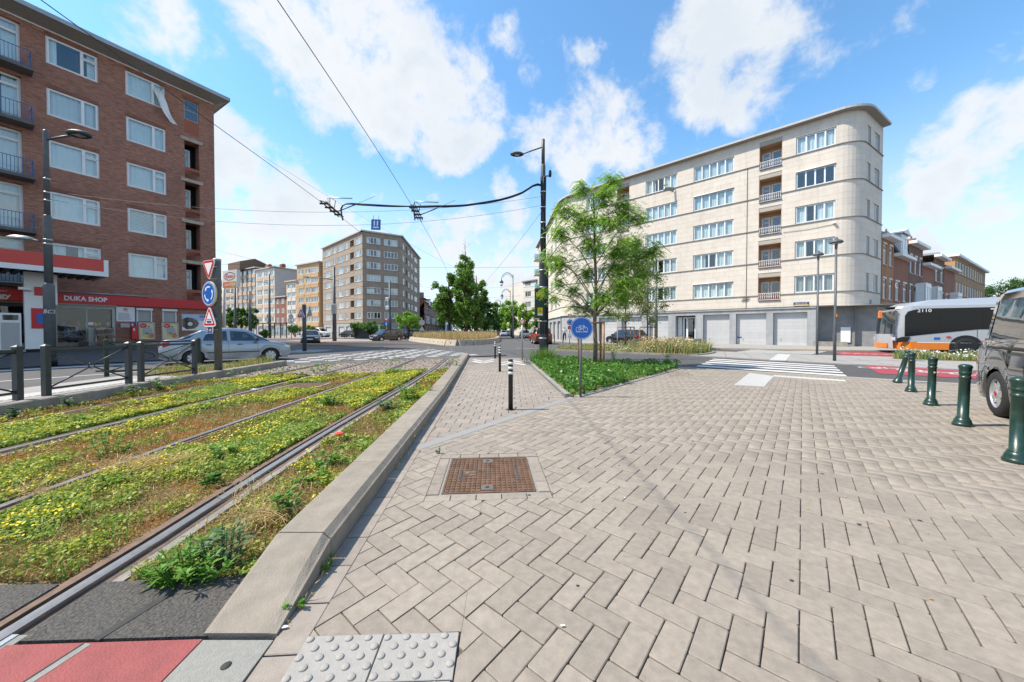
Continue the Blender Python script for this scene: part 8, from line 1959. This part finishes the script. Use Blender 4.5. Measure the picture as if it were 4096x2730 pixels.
cl = thing('grass_clump', 'tall green grass clump at the foot of the cable pole', 'grass', (1.35,14.6,0)); P = np.column_stack([RNG.normal(0,.28,520), RNG.normal(0,.28,520), np.zeros(520)]); V = blades(P, RNG.uniform(.3,.75,520), .008, .8); obj('blades', np_mesh('blades', V, quads(V), MAT['grass']), cl)['kind'] = 'stuff'
for (x, y, lab) in ((5.4,12.0,'thin weed sprouting at the right tip of the ivy planter'),(3.9,13.3,'thin weed at the road edge of the ivy planter'),(2.6,8.4,'leafy dock weed in the middle of the ivy')):
    t = thing('weed_plant', lab, 'weed', (x,y,0), group='weeds in the ivy planter'); P = RNG.normal(0,.07,(160,3))+np.array([0,0,.0]); P[:,2] = RNG.random(160)*.5; V = leaf_quads(P, .07, .2, .3); obj('leaves', np_mesh('leaves', V, quads(V), MAT['weed']), t); MB().tube([(0,0,0),(.02,0,.5)],.006,5).build('stem', MAT['weed'], t)
# ---- wild planter beyond the side road
WILD = [(3.3,22.9),(9.3,18.5),(10.6,19.3),(12.4,21.4),(9.5,26.5),(6.5,27.2),(3.4,26.0)]
wb_ = MB(); wb_.prism(WILD, -.06, .02); wl = struct('wild_planter_soil', wb_, MAT['soil']); kerbline([(2.9,23.1),(6.1,20.75),(9.35,18.35),(11.2,19.6),(12.5,21.3)], .16, .06, 'concrete', 'k', wl, 1.2)
def meadow(name, label, poly, n, hmap, mixes, w=.012, cat='grass', lean=.6):
    p = scatter(poly, n); h = hmap(p[:,0],p[:,1])*RNG.uniform(.45,1.15,len(p)); r = RNG.random(len(p)); lo = 0
    for mt, fr in mixes:
        k = (r >= lo) & (r < lo+fr); lo += fr
        V = blades(np.column_stack([p[k],np.zeros(k.sum())]), h[k], w, lean); stuff(name+'_'+mt, np_mesh(name, V, quads(V), MAT[mt]), label.replace('$', {'straw':'dry straw coloured','straw_pink':'pinkish dry','grass':'fresh green','weed':'dark green','leaf_lime':'lime green','weed_blue':'grey green'}[mt]), cat)
    return p, h
hm = lambda x, y: (.2+.4*vnoise(x,y,.8,5))*(.5+.09*(x-3))+.3*(x > 8.2)
p, h = meadow('wild_grass', '$ wild grass in the planter with the young trees', WILD, 15000, hm, (('straw',.38),('grass',.34),('weed_blue',.28)), .012)
k = RNG.random(len(p)) < .06; P = np.column_stack([p[k], h[k]*.9]); P = P[(P[:,0] > 6.2)]; V = leaf_quads(P, .07, .6, .9); stuff('daisies', np_mesh('daisies', V, quads(V), MAT['flower_w']), 'small white daisies scattered in the wild planter', 'flowers')
p2_ = scatter([(7.2,20.2),(9.3,18.7),(10.4,19.6),(9.0,22)], 1500); P = np.column_stack([p2_, RNG.random(len(p2_))*.95]); V = leaf_quads(P, .10, .3, .5); stuff('bushy_weeds', np_mesh('bushy_weeds', V, quads(V), MAT['straw']), 'dry bushy seed heads at the right tip of the wild planter', 'weeds')
# flower strip on the right
FS = [(18.6,16.6),(17.5,15.9),(19.7,14.4),(25,11.4),(26.5,13),(21,16.2)]
fb = MB(); fb.prism(FS, -.06, .02); struct('flower_strip_soil', fb, MAT['soil'])
p, h = meadow('strip_grass', '$ stems of the flower strip before the bus', FS, 8000, lambda x,y: .2+.4*vnoise(x,y,1.1,9), (('grass',.45),('weed_blue',.3),('straw',.25)), .011)
k = RNG.random(len(p)) < .12; P = np.column_stack([p[k], h[k]*.92]); kk = vnoise(P[:,0],P[:,1],.6,12) > .45
V = leaf_quads(P[kk], .075, .5, .9); stuff('strip_daisies', np_mesh('strip_daisies', V, quads(V), MAT['flower_w']), 'white daisies in the flower strip before the bus', 'flowers'); V = leaf_quads(P[~kk], .07, .5, .9); stuff('strip_yellow_flowers', np_mesh('strip_yellow', V, quads(V), MAT['flower_y']), 'yellow flowers in the flower strip before the bus', 'flowers')
# island meadow
ISL = [(-7.8+(p_[0]+7.8)*.96, 46+(p_[1]-46)*.97) for p_ in isl_pts]
meadow('island_grass', '$ tall grass on the roundabout island', ISL, 30000, lambda x,y: .6+.5*vnoise(x,y,.5,21), (('straw',.5),('straw_pink',.34),('grass',.16)), .014, lean=.5)
for o in COL.objects:
    if o.name.startswith('island_grass'): o.location.z = .33
# verge grass by the sign post
VG = [(xleft(8.7)-.25,8.7),(xleft(12.9)-.22,12.9),(xleft(12.9)-.65,12.8),(xleft(8.7)-1.6,8.7)]
meadow('verge_grass', '$ grass on the verge by the sign post', VG, 1500, lambda x,y: .12+.22*vnoise(x,y,1.5,2), (('straw',.5),('grass',.5)), .006)
for o in COL.objects:
    if o.name.startswith('verge_grass'): o.location.z = .14
# ---- sedum in the tram bed
BED = [(xleft(1.75)+.02,1.75),(-1.42,1.80),(xfoot(6)-.34,6),(xfoot(11.7)-.34,11.7),(-5.5,10.2),(xleft(9.3)+.02,9.2)]
N = 430000
Yr = 1.72+(11.8-1.72)*RNG.random(N)**2.0; xl = xleft(Yr)+.03; xr_ = np.where(Yr < 7.1, -.99-.06*(Yr-1.458), -1.342-.0803*(Yr-7.13))-.34
Xr = xl+(xr_-xl)*RNG.random(N)
rx = [np.interp(Yr, c[:,1], c[:,0]) for c in RAILS]       # 0 nearest right ... 3 left
ok = Yr < 9.2+(Xr+8)*.43
ok &= ~((Yr < 1.78) & (Xr > -7))
for i, r_ in enumerate(rx):
    sd_ = 1 if i % 2 == 0 else -1; lo, hi = (-.17,.15) if sd_ > 0 else (-.09,.16)
    ok &= ~((Xr > r_+lo) & (Xr < r_+hi))
ok &= ~((abs(Xr+4.87) < .45) & (abs(Yr-8.03) < .53))
Xr, Yr = Xr[ok], Yr[ok]; rx = [r_[ok] for r_ in rx]
zone = np.where(Xr > rx[0], 0, np.where(Xr > rx[1], 1, np.where(Xr > rx[2], 2, np.where(Xr > rx[3], 3, 4))))
n1 = vnoise(Xr,Yr,1.1,31)*.55+vnoise(Xr,Yr,3.1,32)*.3+vnoise(Xr,Yr,9,33)*.15; n2 = vnoise(Xr,Yr,.9,41)*.6+vnoise(Xr,Yr,4.5,42)*.4
g_ = np.array([.45,.69,.43,.67,.30])[zone]-.22*np.clip((3.6-Yr)/1.8,0,1)*(zone == 1)+(n1-.5)*1.2+RNG.normal(0,.10,len(Xr))+(vnoise(Xr,Yr,6.5,35)-.5)*.45             # greenness
edge = np.minimum.reduce([abs(Xr-r_) for r_ in rx]); g_ -= np.clip(.35-edge,0,.35)*.5
kind = np.where(g_ > .62, 0, np.where(g_ > .50, 1, np.where(g_ > .36, 2, np.where(n2 > .5, 3, 4))))   # green, olive, brown, red, soil-brown
bare = (g_ < .14) & (RNG.random(len(Xr)) < .75); far = np.clip((Yr-1.7)/8,0,1)
mound = .012+.055*np.clip(g_-.2,0,.7)*(.4+n2)
Z = -.02+RNG.random(len(Xr))**.7*mound*1.6; sz = (.0075+.0046*Yr)*np.where(kind == 0, 1.5, np.where(kind == 1, 1.05, .85))*RNG.uniform(.7,1.3,len(Xr))
names = [('sedum_green','bright green stonecrop patches between the tram rails'),('sedum_olive','olive stonecrop patches in the tram bed'),('sedum_brown','brownish dry stonecrop in the tram bed'),('sedum_red','rust red stonecrop patches in the tram bed'),('sedum_brown','dry brown tufts on bare soil of the tram bed')]
for i, (mt, lab) in enumerate(names):
    k = (kind == i) & ~bare
    V = leaf_quads(np.column_stack([Xr[k],Yr[k],Z[k]]), sz[k], .55 if i == 0 else .3, .75 if i == 0 else .45); stuff('stonecrop', np_mesh('stonecrop', V, quads(V), MAT[mt]), lab, 'ground cover')
k = (kind <= 1) & (n2 > .44) & (RNG.random(len(Xr)) < .22+.25*far); V = leaf_quads(np.column_stack([Xr[k],Yr[k],Z[k]+.022]), sz[k]*.6, .7, .9); stuff('stonecrop_flowers', np_mesh('stonecrop_flowers', V, quads(V), MAT['sedum_yellow']), 'yellow stonecrop flowers spread over the tram bed', 'ground cover')
k = (kind <= 1) & (vnoise(Xr,Yr,2.2,77) > .60) & (RNG.random(len(Xr)) < .10); V = leaf_quads(np.column_stack([Xr[k],Yr[k],Z[k]+.035]), .009+.003*Yr[k], .75, 1.0); stuff('stonecrop_blossom', np_mesh('stonecrop_blossom', V, quads(V), MAT['flower_y']), 'deep yellow blossom heads in the tram bed', 'ground cover')
# dry litter and thin grass over the bed
k = RNG.random(len(Xr)) < .018; V = blades(np.column_stack([Xr[k],Yr[k],np.full(k.sum(),-.02)]), RNG.uniform(.03,.12,k.sum()), .0022+.0005*Yr[k], 1.0); stuff('bed_grass', np_mesh('bed_grass', V, quads(V), MAT['straw']), 'thin dry grass blades over the tram bed', 'grass')
k = RNG.random(len(Xr)) < .006; V = blades(np.column_stack([Xr[k],Yr[k],np.full(k.sum(),-.02)]), RNG.uniform(.05,.14,k.sum()), .004, .8); stuff('bed_weeds', np_mesh('bed_weeds', V, quads(V), MAT['weed']), 'small green weeds over the tram bed', 'weeds')
# gravel stones beyond the beam
p = scatter([(-7.9,9.5),(-2.15,12.1),(-2.4,16.6),(-8.3,12.8)], 4200); P = np.column_stack([p, np.full(len(p),-.012)]); V = leaf_quads(P, RNG.uniform(.03,.07,len(P)), .7, .8); stuff('gravel_stones', np_mesh('gravel_stones', V, quads(V), MAT['gravel']), 'loose gravel stones between the rails near the road', 'gravel')
p = scatter([(-7.9,9.5),(-2.15,12.1),(-2.4,16.6),(-8.3,12.8)], 700); nn_ = vnoise(p[:,0],p[:,1],.8,8) > .6; p = p[nn_]; V = leaf_quads(np.column_stack([p, .03+RNG.random(len(p))*.18]), .1, .4, .4); stuff('gravel_weeds', np_mesh('gravel_weeds', V, quads(V), MAT['weed']), 'weeds growing in the gravel near the road', 'weeds')
# ---- single plants in the bed
def lance(label, x, y, n, h, spread, mt, name='weed_plant', wid=.018, group='weeds in the tram bed', cat='weed', flowers=0, z0=-.02):
    t = thing(name, label, cat, (x,y,z0), group=group); P = np.column_stack([RNG.normal(0,spread,n),RNG.normal(0,spread*.8,n),np.zeros(n)]); V = []
    st = MB(); ns = max(3, n//14)
    tips = np.column_stack([RNG.normal(0,spread,ns),RNG.normal(0,spread*.8,ns),RNG.uniform(.5,1,ns)*h])
    for q in tips: st.tube([(q[0]*.5,q[1]*.5,0),(q[0]*.8,q[1]*.8,q[2]*.6),tuple(q)],[.004,.003,.002],4,cap=False)
    idx = RNG.integers(0,ns,n); f = RNG.uniform(.1,1.0,n)[:,None]; C = np.column_stack([tips[idx,0:2]*(.5+.5*f), tips[idx,2]*f[:,0]])
    az = RNG.uniform(0,6.28,n); d = np.stack([np.cos(az),np.sin(az),RNG.uniform(.1,.8,n)],1); d = unit(d); s = unit(np.cross(d,np.array([0,0,1.0]))); ln = RNG.uniform(.5,1,n)[:,None]*h*.42; w = wid
    V = np.stack([C, C+d*ln*.5+s*w, C+d*ln+np.array([0,0,-.15])*ln, C+d*ln*.5-s*w],1).reshape(-1,3)
    obj('leaves', np_mesh('leaves', V, quads(V), MAT[mt]), t)['kind'] = 'stuff'; st.build('stems', MAT[mt], t)['kind'] = 'stuff'
    if flowers:
        Q = tips+np.array([0,0,.01]); V = leaf_quads(Q, .03, .8, 1); obj('flowers', np_mesh('flowers', V, quads(V), MAT['flower_y']), t)
    return t
def gw(px, py): return G(px,py)
WD = [('leafy green weed clump where the tarmac meets the tram bed',765,2315,460,.18,.10,'weed',.0065),('smaller green weed left of the tarmac clump',655,2335,120,.13,.05,'weed',.006),('tall thistle weed beside the nearest rail',890,2270,110,.26,.05,'weed_blue',.009),('green weed beside the coping wall, lower',1170,2060,90,.2,.06,'weed',.018),('dark broad-leaved plantain beside the second rail',850,1935,36,.17,.06,'weed',.05),('bushy dark weed in mid track, nearer',890,1840,110,.17,.08,'weed',.02),('bushy dark weed in mid track, farther',1310,1620,120,.25,.13,'weed',.025),('grey green weed by the coping wall, middle',1560,1640,110,.26,.12,'weed_blue',.02),
      ('tall green weed by the coping wall, farther',1640,1600,120,.42,.12,'weed',.02),('green grassy weed between the tracks',450,1815,120,.2,.1,'weed',.012),('green weed low at the left wall foot',520,1585,80,.28,.08,'weed',.02),('dark weed cluster at the wall below the fence',660,1560,110,.32,.14,'weed',.025),('small dark weed at the left wall foot',290,1625,60,.2,.09,'weed_blue',.03),('pale weed at the left picture edge by the wall',60,1672,50,.2,.09,'weed_blue',.04),('green weed on left rail of far track',300,1695,70,.16,.1,'weed',.02),
      ('upright weed in right border strip',1290,1870,70,.17,.07,'weed',.022),('leafy weed low in the right border strip',1230,1920,90,.12,.1,'weed',.024),('weed near the concrete cross beam',1560,1500,90,.3,.2,'weed',.03),('weed at the far end of the bed',1820,1480,60,.35,.1,'weed',.02),('weed tuft beyond the cross beam',1270,1490,80,.3,.18,'weed',.03),('green weed between the far rails',800,1640,60,.16,.1,'weed',.02)]
for lab, px, py, n, h, sp_2, mt, wd in WD: x, y = gw(px,py); lance(lab, x, y, n, h, sp_2, mt, wid=wd)
for lab, px, py, n, rr in (('tuft of long dry straw grass beside the second rail',620,1870,800,.22),('dry golden grass tuft near the coping wall',1085,2085,260,.09),('dry grass ears beside the nearest rail',1080,1990,130,.16),('dry brown twiggy tuft over the second rail at left',150,1985,90,.12)):
    x, y = gw(px,py); t = thing('dry_grass_tuft', lab, 'grass', (x,y,-.02), group='dry tufts in the tram bed'); P = np.column_stack([RNG.normal(0,rr,n),RNG.normal(0,rr*.5,n),np.zeros(n)]); V = blades(P, RNG.uniform(.07,.2,n), .003, 1.6); obj('blades', np_mesh('blades', V, quads(V), MAT['straw']), t)['kind'] = 'stuff'
x, y = gw(1356,1765); t = thing('poppy', 'single red poppy beside the nearest rail', 'flower', (x,y,-.02)); MB().tube([(0,0,0),(.01,0,.09)],.003,5).build('stem', MAT['weed'], t); MB().lathe([(.004,.085),(.032,.095),(.05,.112),(.044,.116),(.001,.098)],10).build('petals', MAT['petal_red'], t); lance('grey green foliage around the red poppy', x+.05, y+.05, 60, .09, .05, 'weed_blue', wid=.008)
# weeds in the joints by the wall, and litter
for lab, px, py in (('small weed in the joint before the manhole ring',1755,1815),('small weed at the wall foot near the front',1310,2290),('reddish small weed at the wall foot, lowest',1190,2440),('weed in the wall foot joint farther up',1690,1660),('dry weed at the wall foot by the band',1660,1760)):
    x, y = G(px,py); lance(lab, x, y, 36, .07, .03, 'weed_blue' if 'ring' in lab else ('straw' if 'dry' in lab else 'weed'), wid=.008, group='weeds in the paving joints', z0=0)
for i, (px, py, s) in enumerate(((1135,2515,.02),(2500,1995,.009),(2250,2510,.011),(1020,1560,.12),(235,1625,.1),(1750,1505,.1))):
    x, y = G(px,py); t = MB(); n = 6; t.add([(s*math.cos(2*math.pi*k/n)*random.uniform(.6,1.2), s*.5*math.sin(2*math.pi*k/n)*random.uniform(.6,1.2), .006+random.random()*.012*(s > .05)) for k in range(n)], [tuple(range(n))]); o = t.build('litter_scrap', MAT['litter'], None, (x,y,.003))
    tag(o, ['white scrap at the near end of the coping wall','tiny white scrap on the plaza pavers','white cigarette end on the front pavers','white scrap of paper on the far track bed','pale scrap below the left fence','white scrap near the cross beam'][i], 'litter', 'scraps of litter')
p = np.column_stack([RNG.uniform(-.4,5,46), RNG.uniform(1.6,7.5,46)]); V = leaf_quads(np.column_stack([p,np.full(len(p),.005)]), .022, .9, .5); stuff('fallen_leaves', np_mesh('fallen_leaves', V, quads(V), MAT['leaf_dry']), 'tiny orange leaf bits scattered over the plaza', 'leaf litter')
p = scatter([(4.3,9.6),(5.2,9.9),(5.6,11.2),(4.9,10.9)], 260); V = leaf_quads(np.column_stack([p,np.full(len(p),.008)]), .035, .8, .5); stuff('debris', np_mesh('debris', V, quads(V), MAT['bark']), 'brown dry debris gathered at the planter edge', 'leaf litter')
# moss and weeds in joints along wall and planter
p = []
for Y_ in np.arange(1.5,16,.018): p.append((xfoot(Y_)+.012+abs(RNG.normal(0,.015)), Y_+RNG.normal(0,.02)))
p = np.array(p)[RNG.random(len(p)) < .8]; p = p[vnoise(p[:,0]*0,p[:,1],1.7,3) > .45]; V = blades(np.column_stack([p,np.zeros(len(p))]), RNG.uniform(.01,.07,len(p)), .003, 1.2); stuff('joint_weeds', np_mesh('joint_weeds', V, quads(V), MAT['straw']), 'thin dry weeds along the foot of the coping wall', 'weeds')
